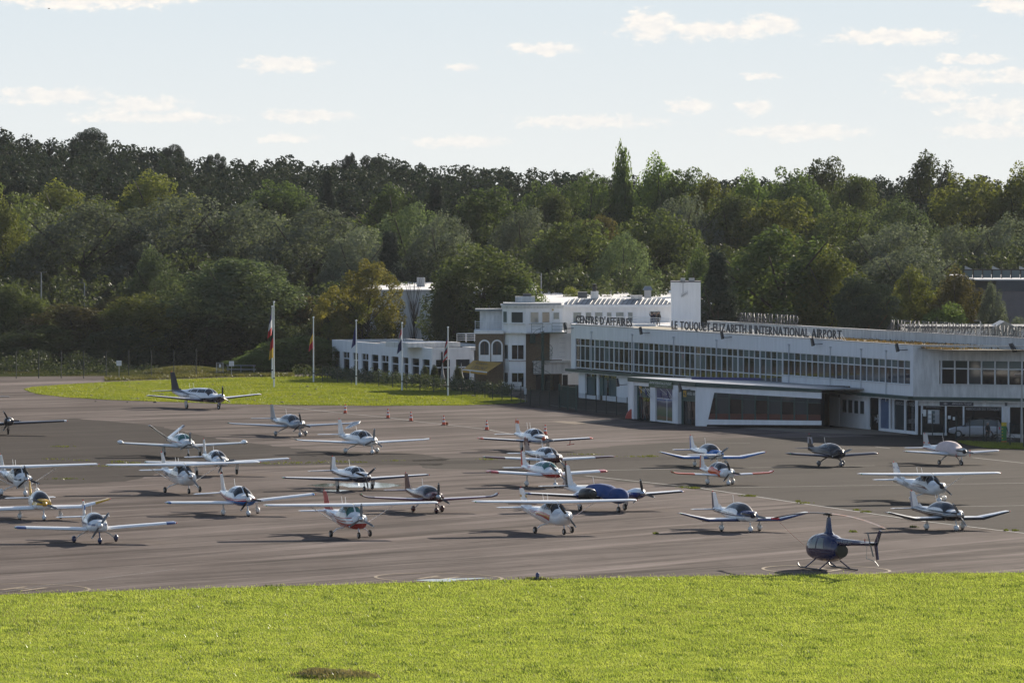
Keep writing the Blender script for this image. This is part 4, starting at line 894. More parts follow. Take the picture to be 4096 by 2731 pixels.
# ---- floodlights on the parapet
def floodlight(fr, s, z, y, label, down=0.0):
    t = thing('floodlight', label, 'floodlight', fr.mw @ Matrix.Translation((s, y, z)), 'floodlights on the terminal')
    mb = MB(); mb.tube([(0.1, 0.05, 0), (-0.1, -0.5, -0.05), (-.35, -.7, 0.0)], .035, 6); mb.build('bracket', M_BLACK, t)
    mb = MB(); mb.hexa([(-.95, -.75, .5), (-.65, -.75, .55), (-.6, -.6, .6), (-.9, -.6, .55), (-.55, -.8, -.25), (-.2, -.8, -.2), (-.15, -.62, -.15), (-.5, -.62, -.2)]); mb.build('lamp_head', M_BLACK, t)
for u, v, lb in ((2290, 1312, 'black floodlight at the left end of the terminal parapet'), (2595, 1330, 'black floodlight between the two front roof signs'), (2922, 1348, 'black floodlight under ELIZABETH on the parapet'), (3285, 1375, 'black floodlight under AIRPORT on the parapet'), (3625, 1398, 'black floodlight near the corner of the terminal')):
    s, z = T.px(u, v, -0.1); floodlight(T, s, z, -0.05, lb)
s, z = T2.px(4045, 1397, -.1); floodlight(T2, s + .9, z, -0.05, 'black floodlight on the right wing parapet')
for t_, lb in ((0.0, 'black floodlight at the left corner of the entrance porch'), (.93, 'black floodlight above the slanted porch column')):
    p_ = onp(t_); w_ = T.mw @ Vector((p_[0], p_[1], 3.0)); floodlight(Fr(w_.xy, w_.xy + T.e), 0, 3.05, -0.2, lb)
# ---- small flags at the porch
M_FB, M_FW, M_FR = mat('flag_blue', (0.012, 0.02, 0.12), 0.8), mat('flag_white', (0.72, 0.72, 0.74), 0.8), mat('flag_red', (0.50, 0.025, 0.03), 0.8)
M_FK, M_FY, M_EU = mat('flag_black', (0.01, 0.01, 0.01), 0.8), mat('flag_yellow', (0.65, 0.42, 0.03), 0.8), mat('flag_deep_blue', (0.01, 0.02, 0.16), 0.8)
def limp_flag(par, top, L_, W, mats, across, seed, sway=0.25, side=-1):
    """a flag hanging in folds: mats are its bands, across = bands run along the fly"""
    r = random.Random(seed); nb = len(mats); nx, nzz = 8, 12; mbs = [MB() for _ in mats]; P = {}
    for i in range(nx + 1):
        for j in range(nzz + 1):
            a, b = i / nx, j / nzz
            P[i, j] = (top[0] + side * (a * W * (0.2 + 0.16 * b) + sway * .6 * b * a), top[1] + 0.12 * math.sin(a * 11 + seed) * (0.4 + b), top[2] - b * L_ * (1 - 0.1 * a) - a * W * 0.75)
    for i in range(nx):
        for j in range(nzz):
            k = min(nb - 1, int((i / nx if across else j / nzz) * nb)); mbs[k].add([P[i, j], P[i + 1, j], P[i + 1, j + 1], P[i, j + 1]], [(0, 1, 2, 3)])
    for k, m in enumerate(mats): mbs[k].build('flag_band', m, par, True)
for i, (u, v, kind) in enumerate(((2604, 1584, 0), (2607, 1584, 1), (2691, 1592, 0), (2694, 1592, 1))):
    s = PF.px(u, v)[0] / PF.L; p_ = Vector(onp(s)); w_ = T.mw @ Vector((p_.x, p_.y - .05, 2.05))
    lb = ['tricolour flag on a slanted pole left of the poster', 'blue flag on a slanted pole left of the poster', 'tricolour flag on a slanted pole before the poster', 'blue flag on a slanted pole before the poster'][i]
    t = thing('wall_flag', lb, 'flag', w_, 'flags at the entrance'); tip = (-1.15 + .55 * kind, -.6, .95); mb = MB(); mb.tube([(0, 0, 0), tip], .025, 5); mb.build('pole', M_LETW, t)
    limp_flag(t, (tip[0] * .95, tip[1] * .95, tip[2] * .95), .55, .9, [M_FB, M_FW, M_FR] if not kind else [M_EU], True, i, .1, 1)
# ------------------------------------------------------------------ old control tower and neighbours
def poly_wall(par, name, m, pts, z0, z1, closed=False):
    mb = MB(); mb.prism(pts, z0, z1); return mb.build(name, m, par)
def seg_quad(par, name, m, a, b, t0, t1, z0, z1, out=0.0, th=0.08):
    a, b = Vector(a), Vector(b); d = b - a; p, q = a + d * t0, a + d * t1; n = Vector((d.y, -d.x)).normalized(); mb = MB(); p, q = p + n * out, q + n * out; r_, s_ = p - n * th, q - n * th
    mb.hexa([(p.x, p.y, z0), (q.x, q.y, z0), (s_.x, s_.y, z0), (r_.x, r_.y, z0), (p.x, p.y, z1), (q.x, q.y, z1), (s_.x, s_.y, z1), (r_.x, r_.y, z1)]); return mb.build(name, m, par)
def seg_window(par, a, b, t0, t1, z0, z1, m=None, bars=()):
    w = seg_quad(par, 'window', M_FRAME, a, b, t0, t1, z0, z1, 0.05, 0.06); f = 0.10 / (Vector(b) - Vector(a)).length
    ts = [t0 + f] + [t0 + (t1 - t0) * k for k in bars] + [t1 - f]
    for i in range(len(ts) - 1): seg_quad(w, 'pane', m or M_GLASS, a, b, ts[i] + (f * .3 if i else 0), ts[i + 1] - (f * .3 if i < len(ts) - 2 else 0), z0 + .1, z1 - .1, 0.07, 0.015)
    seg_quad(w, 'sill', M_WHITE2, a, b, t0 - f, t1 + f, z0 - .08, z0, 0.16, 0.16); return w
def railing(par, pts, h, m, rails=4, r=0.022, step=1.2):
    mb = MB(); pts = [Vector(p) for p in pts]
    for a, b in zip(pts, pts[1:]):
        n = max(1, round((b - a).length / step))
        for i in range(n + 1): p = a.lerp(b, i / n); mb.tube([p, p + Vector((0, 0, h))], r, 5)
        for k in range(rails): z = Vector((0, 0, h * (k + 1) / rails)); mb.tube([a + z, b + z], r * (1.3 if k == rails - 1 else .8), 5)
    return mb.build('railing', m, par)
tw = thing('control_tower', 'old white control tower with windowed octagonal cabin and brick arches', 'building', (0, 0, 0))
p0, p1, p2, p3 = (-1.05, 562.0), (-0.38, 560.3), (1.5, 559.7), (5.45, 561.2)
CAB = [p0, p1, p2, p3, (5.45, 567), (-1.05, 567)]
poly_wall(tw, 'cabin', M_WHITE, CAB, 6.22, 8.75)
def grow(P, k): c = Vector((2.0, 563.6)); return [tuple(c + (Vector(p) - c) * k) for p in P]
poly_wall(tw, 'floor_slab', M_WHITE2, grow(CAB, 1.06), 6.05, 6.22); poly_wall(tw, 'cornice', M_WHITE2, grow(CAB, 1.03), 8.75, 9.0); poly_wall(tw, 'cornice', M_WHITE2, grow(CAB, 1.06), 9.0, 9.12); poly_wall(tw, 'roof', M_ZINC, grow(CAB, .97), 9.12, 9.3)
seg_window(tw, p0, p1, .2, .85, 7.15, 8.5, M_GLASS2); w = seg_window(tw, p1, p2, .14, .88, 7.15, 8.45, M_GLASS3); seg_window(tw, p2, p3, .1, .36, 7.15, 8.45, M_GLASS2); seg_window(tw, p2, p3, .42, .66, 7.15, 8.45, M_GLASS3)
d_ = seg_quad(tw, 'door', M_FRAME, p2, p3, .72, .93, 6.3, 8.4, .05); seg_quad(d_, 'pane', M_GLASS2, p2, p3, .75, .9, 7.6, 8.3, .07, .02); mb = MB(); mb.lathe([(0, .12), (.08, .1)], (4.4, 560.6, 8.6), 'y', 10); mb.build('lamp', mat('amber_lamp', (.5, .4, .2), .4), tw)
BAY = [(-0.95, 562.0), (-0.3, 560.5), (1.48, 560.0), (1.6, 566), (-.95, 566)]
poly_wall(tw, 'bay', M_WHITE, BAY, -0.5, 6.05)
a, b = BAY[1], BAY[2]
for z0, z1 in ((3.2, 4.9), (0.2, 1.9)):
    w = seg_window(tw, a, b, .12, .93, z0, z1, M_GLASS, (.5,)); seg_window(tw, BAY[0], a, .3, .9, z0, z1, M_GLASS3)
    seg_quad(tw, 'sill', mat('red_sill', (.18, .05, .03), .6), a, b, .0, 1, z0 - .12, z0 - .04, .12)
seg_quad(tw, 'wall', M_BRICK, (1.5, 560.6), (5.4, 561.6), 0, 1, -0.5, 6.05, 0, .3); seg_quad(tw, 'wall', M_WHITE, (4.1, 561.1), (6.4, 561.6), 0, 1, 3.2, 6.05, .05, .3); seg_quad(tw, 'wall', M_WHITE2, (2.3, 560.5), (6.4, 561.4), 0, 1, 1.7, 2.9, .25, .3); seg_quad(tw, 'ledge', M_WHITE2, (2.3, 560.2), (6.4, 561.1), 0, 1, 2.9, 3.1, .3, 1.2)
seg_quad(tw, 'shutter_box', M_GREEN, (1.9, 560.5), (2.5, 560.6), 0, 1, 5.0, 6.0, .1)
for k in range(4): seg_quad(tw, 'passage', M_INT, (2.6 + k * .95, 560.6), (3.15 + k * .95, 560.75), 0, 1, -.4, 1.6, .06)
for k in range(5): seg_quad(tw, 'rung', M_PIPE, (5.1, 561.2), (5.7, 561.3), 0, 1, 3.5 + k * .5, 3.54 + k * .5, .14, .05)
# brick wing with arched windows
seg_quad(tw, 'wall', M_BRICK, (-3.95, 561.4), (-0.9, 561.4), 0, 1, -0.4, 6.0, 0, .4); seg_quad(tw, 'cornice', M_WHITE, (-4.1, 561.4), (-0.9, 561.4), 0, 1, 6.0, 6.35, .25, 6)
for xc in (-2.97, -1.62):
    mb = MB(); n = 12; arc = [(xc + .62 * math.cos(t), 4.75 + .62 * math.sin(t)) for t in np.linspace(0, math.pi, n)]; arc2 = [(xc + .46 * math.cos(t), 4.75 + .46 * math.sin(t)) for t in np.linspace(0, math.pi, n)]
    out = [(xc + .62, 3.0)] + arc + [(xc - .62, 3.0)]; inn = [(xc + .46, 3.0)] + arc2 + [(xc - .46, 3.0)]
    mb.loft([[(x, 561.3, z) for x, z in out], [(x, 561.22, z) for x, z in out], [(x, 561.22, z) for x, z in inn], [(x, 561.36, z) for x, z in inn]], caps=False, closed=False); w = mb.build('arched_window', M_WHITE, tw)
    for x0, x1 in ((-.42, -.04), (.04, .42)):
        mb = MB(); mb.slab([(xc + x0, 3.75), (xc + x1, 3.75), (xc + x1, 4.75 + math.sqrt(.44 ** 2 - x1 ** 2) if x1 > 0 else 4.75 + .43), (xc + x0, 4.75 + (.43 if x0 > 0 else .1))], 561.33, 561.36); mb.build('pane', M_GLASS3, w)
    mb = MB(); mb.box(xc - .46, xc + .46, 561.32, 561.38, 3.0, 3.72); mb.build('panel', M_WHITE, w)
railing(tw, [(-4.0, 567, 6.35), (-4.0, 561.3, 6.35), (-1.05, 561.3, 6.35)], 0.95, M_FRAME, 4)
part_box('roof_room', M_WHITE2, tw, -3.5, -1.0, 565, 568, 6.3, 8.35); part_box('roof_room_roof', M_ZINC, tw, -4.0, -1.0, 564.6, 568.2, 8.35, 8.6); part_box('chimney', M_WHITE2, tw, .35, 2.5, 565.5, 566.5, 9.1, 9.95); part_box('chimney_cap', M_DGREY, tw, 1.2, 2.1, 565.6, 566.3, 9.95, 10.25)
# long upper storey running behind the terminal
st_ = thing('rooftop_pavilion', 'low white rooftop storey with windows and ribbed zinc roof behind the terminal', 'building', (0, 0, 0))
part_box('wall', M_WHITE, st_, 5.5, 17.6, 575, 580, 0, 8.55); part_box('cornice', M_WHITE, st_, 5.4, 17.9, 574.5, 580, 8.55, 8.85)
for x0, x1 in ((290, 328), (340, 368), (377, 413), (425, 449), (461, 498), (509, 534)): seg_window(st_, (5.5, 575), (17.6, 575), ((x0 + 2000 - 2048) * 575 / F - 5.5) / 12.1, ((x1 + 2000 - 2048) * 575 / F - 5.5) / 12.1, 6.7, 8.1, M_GLASS2)
mb = MB(); mb.hexa([(5.4, 574.5, 8.85), (17.9, 574.5, 8.85), (17.9, 580, 8.85), (5.4, 580, 8.85), (7, 576.5, 9.45), (17.0, 576.5, 9.45), (17.0, 579, 9.5), (7, 579, 9.5)]); mb.build('roof', M_ZINC, st_)
for k in range(24): x = 6 + k * .5; mb = MB(); mb.tube([(x - .4, 574.5, 8.92), (x + .1, 576.5, 9.52)], .035, 4); mb.build('seam', M_DGREY, st_)
part_box('chimney', M_WHITE2, st_, 8.75, 9.6, 577, 577.8, 9.3, 10.3); mb = MB(); mb.lathe([(0, .22), (.3, .2), (.3, .3), (.5, .3), (.5, .15), (.75, .28), (.8, .05)], (9.15, 577.4, 10.3), 'z', 10); mb.build('cowl', M_BLACK, st_)
part_box('chimney', M_WHITE2, st_, 13.2, 14.4, 576.5, 577.5, 9.1, 9.75); part_box('chimney_cap', M_WHITE2, st_, 13.1, 14.5, 576.4, 577.6, 9.75, 9.85)
sd_ = seg_quad(st_, 'door', M_FRAME, (5.5, 575), (17.6, 575), ((2598 - 2048) * 575 / F - 5.5) / 12.1, ((2644 - 2048) * 575 / F - 5.5) / 12.1, 6.3, 8.2, .05); seg_quad(sd_, 'pane', M_GLASS, (15.25, 575), (16.45, 575), .05, .95, 6.4, 8.1, .08, .02)
mb = MB()
for x, y in ((11.0, 576), ): mb.tube([(x, y, 9.3), (x, y, 10.5)], .02, 5); [mb.tube([(x - .3, y, 10.3 - k * .12), (x + .3, y, 10.3 - k * .12)], .012, 4) for k in range(3)]
mb.build('aerial', M_GREY, st_)
part_box('deck', M_ROOFW, st_, 6.5, 19.5, 552, 574.9, 6.2, 6.9)
railing(st_, [at(2382, 1303, 556), at(2500, 1303, 556), at(2512, 1303, 552), at(2768, 1316, 548)], 0.98, M_FRAME, 5, .025)
# spiral stair
sp = thing('spiral_staircase', 'dark green iron spiral staircase beside the old tower', 'staircase', (3.3, 558.6, 0))
mb = MB(); mb.tube([(0, 0, -.4), (0, 0, 6.3)], .16, 8); mb.build('column', M_GREEN, sp)
for k in range(30):
    a = k * 0.42 - 1; z = .0 + k * .205; mb = MB(); c_, s_ = math.cos(a), math.sin(a); mb.hexa([(0, 0, z), (1.05 * math.cos(a - .2), 1.05 * math.sin(a - .2), z), (1.05 * math.cos(a + .2), 1.05 * math.sin(a + .2), z), (.05, .05, z), (0, 0, z + .04), (1.05 * math.cos(a - .2), 1.05 * math.sin(a - .2), z + .04), (1.05 * math.cos(a + .2), 1.05 * math.sin(a + .2), z + .04), (.05, .05, z + .04)]); mb.build('tread', M_GREEN, sp)
mb = MB()
for dz in (.5, .95): mb.tube([(1.05 * math.cos(k * .42 - 1), 1.05 * math.sin(k * .42 - 1), k * .205 + dz) for k in range(30)], .022, 5)
for k in range(0, 30, 2): mb.tube([(1.05 * math.cos(k * .42 - 1), 1.05 * math.sin(k * .42 - 1), k * .205), (1.05 * math.cos(k * .42 - 1), 1.05 * math.sin(k * .42 - 1), k * .205 + .95)], .014, 4)
mb.build('handrail', M_GREEN, sp); part_box('landing', M_GREEN, sp, 0, 2.6, 0, 1.6, 6.1, 6.2); railing(sp, [(-1.2, -.2, 6.2), (0, -.2, 6.2)], 1.0, M_GREEN, 3); railing(sp, [(1.0, 0, 6.2), (2.6, 0, 6.2), (2.6, 1.6, 6.2)], 1.0, M_GREEN, 3)
# white stack
sk = thing('white_stack', 'tall plain white stack with aerials rising behind the terminal roof', 'chimney', (18.7, 558, 0))
part_box('shaft', M_WHITE, sk, -1.58, 1.55, 0, 3, 0, 11.62); part_box('cap', M_DGREY, sk, -1.62, 1.6, -.05, 3.05, 11.62, 11.74)
mb = MB(); mb.tube([(-.35, -.1, 10.0), (-.35, -.1, 12.0)], .03, 5); mb.tube([(-.6, -.15, 11.55), (-.1, -.15, 11.55)], .02, 4); mb.tube([(-.55, -.15, 10.1), (.1, -.3, 10.5)], .02, 4)
for k in range(5): mb.tube([(-.5 + k * .15, -.4, 10.15 + k * .08), (-.5 + k * .15, .1, 10.15 + k * .08)], .014, 4); mb.tube([(-.5 + k * .15, -.15, 9.95 + k * .08), (-.5 + k * .15, -.15, 10.4 + k * .08)], .014, 4)
mb.build('aerial', M_GREY, sk); part_box('vent', M_GREY, sk, -.6, -.1, .4, .9, 11.74, 12.05); part_box('vent', M_GREY, sk, .3, .9, .4, .9, 11.74, 12.05)
mb = MB(); mb.lathe([(-.2, .02), (-.12, .12), (.05, .14), (.12, .08)], (-1.75, -.1, 10.6), 'z', 10); mb.build('camera_dome', M_LETW, sk, True)
# halls behind
hl = thing('sports_hall', 'large white hall with pale flat roof behind the old tower', 'building', (0, 0, 0))
part_box('wall', M_WHITE2, hl, -18.0, 3.0, 630, 700, 0, 9.35); part_box('roof_edge', M_ROOFW, hl, -18.1, 3.0, 629.8, 700, 9.35, 9.55); part_box('vent', M_GREY, hl, -11.9, -10.9, 650, 651, 9.5, 10.7)
part_box('wall', M_DGREY, hl, 3.2, 23, 600, 700, 0, 8.35); part_box('roof', M_ROOFW, hl, 3.1, 23.1, 599.8, 700, 8.35, 8.5); part_box('roof_unit', M_DGREY, hl, 7.9, 9.0, 622, 624, 8.5, 9.4); mb = MB(); mb.hexa([(8, 690, 8.5), (15.5, 690, 8.5), (15.5, 699, 8.5), (8, 699, 8.5), (11, 690, 9.6), (14.5, 690, 9.6), (14.5, 699, 9.6), (11, 699, 9.6)]); mb.build('roof_light', M_ROOFW, hl)
part_box('vent_base', M_GREY, hl, 15.4, 16.9, 618, 619, 8.5, 8.65); part_box('vent', M_GREY, hl, 15.75, 16.55, 618.1, 618.9, 8.65, 9.7); mb = MB(); mb.hexa([(15.55, 617.9, 9.7), (16.75, 617.9, 9.7), (16.75, 619.1, 9.7), (15.55, 619.1, 9.7), (15.8, 618.2, 10.15), (16.5, 618.2, 10.15), (16.5, 618.8, 10.15), (15.8, 618.8, 10.15)]); mb.build('vent_cap', M_GREY, hl)
gh = thing('grey_hall', 'far grey hall with glazed ridge lights at the right edge', 'building', (0, 0, 0)); q = at(3985, 1125, 622); zt = at(3985, 1122, 622).z
part_box('wall', mat('taupe_cladding', (.20, .17, .165), .7, var=.15, vscale=1), gh, q.x, q.x + 40, 622, 660, -1, zt - 1.3); part_box('cladding', M_DGREY, gh, q.x - .02, q.x + 40, 621.9, 660, zt - 1.3, zt); part_box('roof', M_ROOFW, gh, q.x - 2.5, q.x + 40, 621.8, 662, zt, zt + .15)
for k in range(8):
    x = q.x - 3.2 + k * 1.15; part_box('pane', M_GLASS2, gh, x + .06, x + 1.05, 630, 630.05, zt + .2, zt + 1.1); part_box('mullion', M_BLACK, gh, x - .06, x + .06, 629.9, 630.1, zt + .15, zt + 1.2)
part_box('rail', M_BLACK, gh, q.x - 3.3, q.x + 6.2, 629.9, 630.1, zt + 1.1, zt + 1.22)
for k in (0, 3, 6):
    x = q.x - 3.0 + k * 1.1; mb = MB(); mb.hexa([(x, 630, zt + 1.22), (x + .9, 630, zt + 1.22), (x + .9, 631, zt + 1.22), (x, 631, zt + 1.22), (x, 630, zt + 1.6), (x + .1, 630, zt + 1.6), (x + .1, 631, zt + 1.6), (x, 631, zt + 1.6)]); mb.build('ridge_light', M_GREY, gh)
gb = thing('grey_outbuilding', 'low grey outbuilding with a small gable behind the terminal', 'building', (0, 0, 0)); D = 497; zt = at(3900, 1305, D).z; x0 = at(3630, 1300, D).x; x1 = at(4400, 1300, D).x
part_box('wall', M_WHITE2, gb, x0, x1, D, D + 8, -1, zt - .2); part_box('roof', M_DGREY, gb, x0 - .2, x1, D - .3, D + 8.3, zt - .2, zt)
a, b, c_ = at(3967, 1318, D - .4), at(4072, 1318, D - .4), at(4017, 1290, D - .4)
mb = MB(); mb.slab([(a.x, -1), (b.x, -1), (b.x, a.z), (c_.x, c_.z), (a.x, a.z)], D - .6, D + 4); mb.build('gable', mat('grey_green_render', (.30, .31, .29), .8, var=.15), gb)
for e, f in ((a, c_), (c_, b)): mb = MB(); mb.hexa([(e.x, D - .8, e.z), (f.x, D - .8, f.z), (f.x, D + 4, f.z), (e.x, D + 4, e.z), (e.x, D - .8, e.z + .14), (f.x, D - .8, f.z + .14), (f.x, D + 4, f.z + .14), (e.x, D + 4, e.z + .14)]); mb.build('gable_roof', M_ZINC, gb)
# ---- restaurant
RA, RB = atz(1328, 1358, 3.94), atz(1727, 1392, 3.94); RF = Fr(RA, RB); RC = atz(1897, 1389, 3.94)
rs = thing('restaurant_building', 'low white flat-roofed restaurant with a row of tall windows and ochre awning', 'building', RF.mw)
LR = RF.L; iv = RF.mw.inverted(); cl = iv @ Vector((RC.x, RC.y, 0))
part_box('wall', M_WHITE, rs, 0, LR, 0, .3, 2.62, 3.94); part_box('wall', M_WHITE, rs, 0, .3, .3, 9, -0.6, 3.94); part_box('interior', M_INT, rs, .2, LR, 1.2, 1.3, -0.5, 3.5)
mb = MB(); mb.add([(.3, .3, 3.6), (LR, .3, 3.6), (cl.x, cl.y, 3.6), (cl.x, cl.y + 8, 3.6), (.3, 9, 3.6)], [(0, 1, 2, 3, 4)]); mb.build('roof', M_ROOFD, rs); part_box('rear_parapet', M_WHITE2, rs, 0, LR - 6, 9, 9.3, 0, 3.98); part_box('roof_light', M_ROOFW, rs, 9, 13, 3, 4.2, 3.6, 3.85); part_box('roof_light', M_ROOFW, rs, LR - 4, LR - 1, 5, 6, 3.6, 3.95)
X = [235, 310, 343, 420, 458, 520, 560, 637, 670, 750, 782, 866, 900, 980, 1030, 1092, 1130, 1215, 1250, 1335]; S = [RF.s(1250 + x / 2.85, 1440) for x in X]
edges = [0.3] + S + [LR]
for i in range(0, len(edges), 2): part_box('pilaster', M_WHITE, rs, edges[i] if i else 0, edges[i + 1], 0, .3, -0.7, 2.62)
for i in range(0, len(S), 2):
    z = 1.78 + (.1 if (i // 2) % 2 else 0); part_box('transom', M_FRAME, rs, S[i], S[i + 1], 0.1, .2, z - .06, z + .06); part_box('pane', M_GLASS, rs, S[i], S[i + 1], .16, .18, z, 2.62); w = part_box('tall_window', M_LETG if i == 0 else M_GLASS, rs, S[i], S[i + 1], .16, .18, -0.5, z)
    if i in (4, 14): part_box('door_frame', M_FRAME, rs, S[i], S[i] + .25, .08, .18, -.6, z); part_box('door_frame', M_FRAME, rs, S[i + 1] - .25, S[i + 1], .08, .18, -.6, z)
    if i in (2, 6, 10): part_box('mullion', M_FRAME, rs, (S[i] + S[i + 1]) / 2 - .08, (S[i] + S[i + 1]) / 2 + .08, .1, .2, z, 2.62)
text('window_print', 'SX', .5, mat('grey_print', (.22, .23, .25), .6), rs, frame((S[0] + .3, .15, .2), (1, 0, 0)), 0, 1.6)
def rq(name, m, t0, t1, z0, z1, out=0.0, th=.25): return seg_quad(rs, name, m, (LR, 0), (cl.x, cl.y), t0, t1, z0, z1, out, th)
rq('wall', M_WHITE, 0, 1, 2.62, 3.94); rq('wall', M_WHITE, 0, .1, -.6, 2.62); rq('wall', M_WHITE, .43, .57, -.6, 2.62); rq('wall', M_WHITE, .9, 1, -.6, 2.62)
for t0, t1 in ((.1, .43), (.57, .9)): rq('pane', M_GLASS, t0, t1, 1.8, 2.62, -.12, .02); rq('pane', M_GLASS, t0, t1, -.4, 1.7, -.12, .02); rq('transom', M_FRAME, t0, t1, 1.68, 1.82, -.05, .08)
# roof terrace
d0 = iv @ at(1690, 1370, 583); d1 = iv @ at(1905, 1385, 566)
rq('terrace', M_WHITE2, -.18, 1.05, 3.9, 4.45, -3.5, 5); railing(rs, [(LR - 4.5, 4.5, 4.45), (cl.x - 5, cl.y + 7, 4.45), (cl.x, cl.y + 1.5, 4.45)], .95, M_FRAME, 4, .03)
railing(rs, [(LR - 4.5, 4.5, 4.45), (cl.x - 1, cl.y + 4, 4.45)], .95, M_FRAME, 4, .03)
M_AWN = mat('ochre_awning_canvas', (0.46, 0.27, 0.06), 0.9, var=.2, vscale=1.5, col2=(.52, .31, .07)); P = [at(1894, 1441, 561.2), at(2008, 1450, 560.6), at(1948, 1489, 556.2), at(1851, 1478, 556.8)]; Q = [iv @ p for p in P]
mb = MB(); mb.add(Q, [(0, 1, 2, 3)]); dn = Vector((0, 0, -.28)); mb.add([Q[3], Q[2], Q[2] + dn, Q[3] + dn], [(0, 1, 2, 3)]); aw = mb.build('awning', M_AWN, rs); mb = MB(); mb.tube([Q[3], Q[2]], .07, 6); mb.tube([Q[3].lerp(Q[2], .3), Q[3].lerp(Q[2], .3) - Vector((0, 0, 2.6))], .04, 5); mb.build('awning_bar', M_LETW, aw)
ex = (Q[2] - Q[3]).normalized(); ey = (Q[0] - Q[3]).normalized(); nn = ex.cross(ey).normalized() * .03
for tx, o_, h_, wd, m in (('RESTAURANT', (.22, .66), .30, .52, M_BLACK), ("L'ESCALE", (.24, .2), .42, .6, M_BLACK)):
    o = Q[3] + (Q[2] - Q[3]) * o_[0] + (Q[0] - Q[3]) * o_[1] + nn; text('awning_lettering', tx, h_ * 3.2, m, aw, frame(o, ex, ey), 0, (Q[2] - Q[3]).length * wd)
# potted plants and closed parasols on the terrace
for i, (u, lb) in enumerate(((1700, 'clipped potted bush by the last tall restaurant window'), (1738, 'potted bush between the two front restaurant windows'), (1832, 'potted bush left of the ochre awning'))): tree(u, 1452, 44, 566, 'bush', 'dark', lb, 'potted_bush', None, 'potted bushes on the terrace')
for i, (u, lb) in enumerate(((1770, 'closed white parasol between the potted bushes'), (1845, 'closed white parasol at the awning corner'))):
    p = at(u, 1455, 566.5); t = thing('closed_parasol', lb, 'parasol', (p.x, p.y, gz(p.x, p.y))); mb = MB(); mb.lathe([(.3, .3), (.6, .38), (1.4, .16), (p.z - t.location.z, .03)], (0, 0, 0), 'z', 9); mb.build('canopy', mat('grey_canvas', (.45, .45, .46), .9, var=.3, vscale=3), t, True); mb = MB(); mb.tube([(0, 0, 0), (0, 0, p.z - t.location.z + .1)], .03, 6); mb.build('pole', M_GREY, t)
# ---- hedge and fences
hp = [gnd(1180, 1511), gnd(1330, 1517), gnd(1500, 1533), gnd(1700, 1553), gnd(1900, 1573), gnd(2045, 1588)]
r = np.random.default_rng(9); cs, rad = [], []
for a, b in zip(hp, hp[1:]):
    n = int((b - a).length / .26)
    for i in range(n):
        p = a.lerp(b, (i + r.uniform(0, 1)) / n); cs.append((p.x + r.uniform(-.2, .3), p.y + r.uniform(.4, 1.4), p.z + r.uniform(.2, 1.15))); rad.append(r.uniform(.45, .62))
me = leaf_mesh('hedge', *blob_leaves(np.array(cs), np.array(rad), 190, r), .10, r); me.materials.append(LEAF['dark']); tag(link('hedge', me), 'long dark clipped hedge between lawn and restaurant', 'hedge')
M_WIRE = bpy.data.materials.new('green_wire_mesh'); M_WIRE.use_nodes = True
def wire(mtl, op):
    nt = mtl.node_tree; p = nt.nodes['Principled BSDF']; p.inputs['Base Color'].default_value = (.015, .035, .03, 1); p.inputs['Alpha'].default_value = op; p.inputs['Roughness'].default_value = .6
wire(M_WIRE, .24)
M_WIRE2 = bpy.data.materials.new('fine_wire_mesh'); M_WIRE2.use_nodes = True; wire(M_WIRE2, .13)
M_POST = mat('dark_post_paint', (.008, .018, .015), .6)
def fence(label, px, h, m=M_WIRE, post=.045, skip=()):
    g = [gnd(u, v) for u, v in px]; t = thing('wire_fence', label, 'fence', g[0]); o = g[0]
    for p in g: q = p - o; mb = MB(); mb.box(q.x - post, q.x + post, q.y - post, q.y + post, q.z - .1, q.z + h + .06); mb.build('post', M_POST, t)
    for i, (a, b) in enumerate(zip(g, g[1:])):
        if i in skip: continue
        a, b = a - o, b - o; z = Vector((0, 0, h)); mb = MB(); mb.add([a + Vector((0, 0, .05)), b + Vector((0, 0, .05)), b + z, a + z], [(0, 1, 2, 3)]); mb.build('mesh_panel', m, t)
    return t
c_ = lambda L: [(2050 + x / 4.704, 1450 + y / 4.704) for x, y in L]
fence('dark green wire fence left of the double gate by the terminal', [(1290, 1528), (1350, 1533), (1405, 1538), (1460, 1543), (1515, 1548), (1570, 1553), (1625, 1559), (1680, 1565), (1735, 1570), (1790, 1576), (1845, 1582), (1900, 1588), (1940, 1594), (1970, 1598), (2008, 1602), (2046, 1607)] + c_([(157, 770), (333, 803), (514, 828), (696, 850), (880, 862)]), 1.75)
fence('dark green wire fence between double gate and entrance porch', c_([(1205, 898), (1383, 920), (1573, 943), (1763, 965), (1957, 985), (2157, 1005)]), 1.75)
gt = thing('double_gate', 'dark green double gate in the apron fence left of the porch', 'gate', gnd(2238, 1633)); o = gt.location; b = gnd(2305, 1641) - o
for f in (0, .5, 1): q = b * f; mb = MB(); mb.box(q.x - .1, q.x + .1, q.y - .1, q.y + .1, -.1, 2.4 if f != .5 else 2.3); mb.build('gate_post', M_GREEN, gt)
for f in (0.02, .52):
    l = thing('leaf_tmp', None, None) if False else None
    mb = MB(); a_, b_ = b * f, b * (f + .46)
    for z in (.2, 2.2): mb.hexa([(*(p.xy), p.z + z + dz) if False else (p.x, p.y + dy, p.z + z + dz) for dz in (0, .06) for p, dy in ((a_, -.03), (b_, -.03), (b_, .03), (a_, .03))])
    lf = mb.build('gate_leaf', M_GREEN, gt)
    for k in range(18): p = a_.lerp(b_, k / 17); mb = MB(); mb.box(p.x - .015, p.x + .015, p.y - .015, p.y + .015, p.z + .15, p.z + 2.25); mb.build('bar', M_GREEN, lf)
fr_ = [(3690, 1746), (3730, 1747), (3775, 1750), (3825, 1756), (3879, 1763), (3934, 1770), (3988, 1775), (4040, 1785), (4095, 1791), (4150, 1797)]
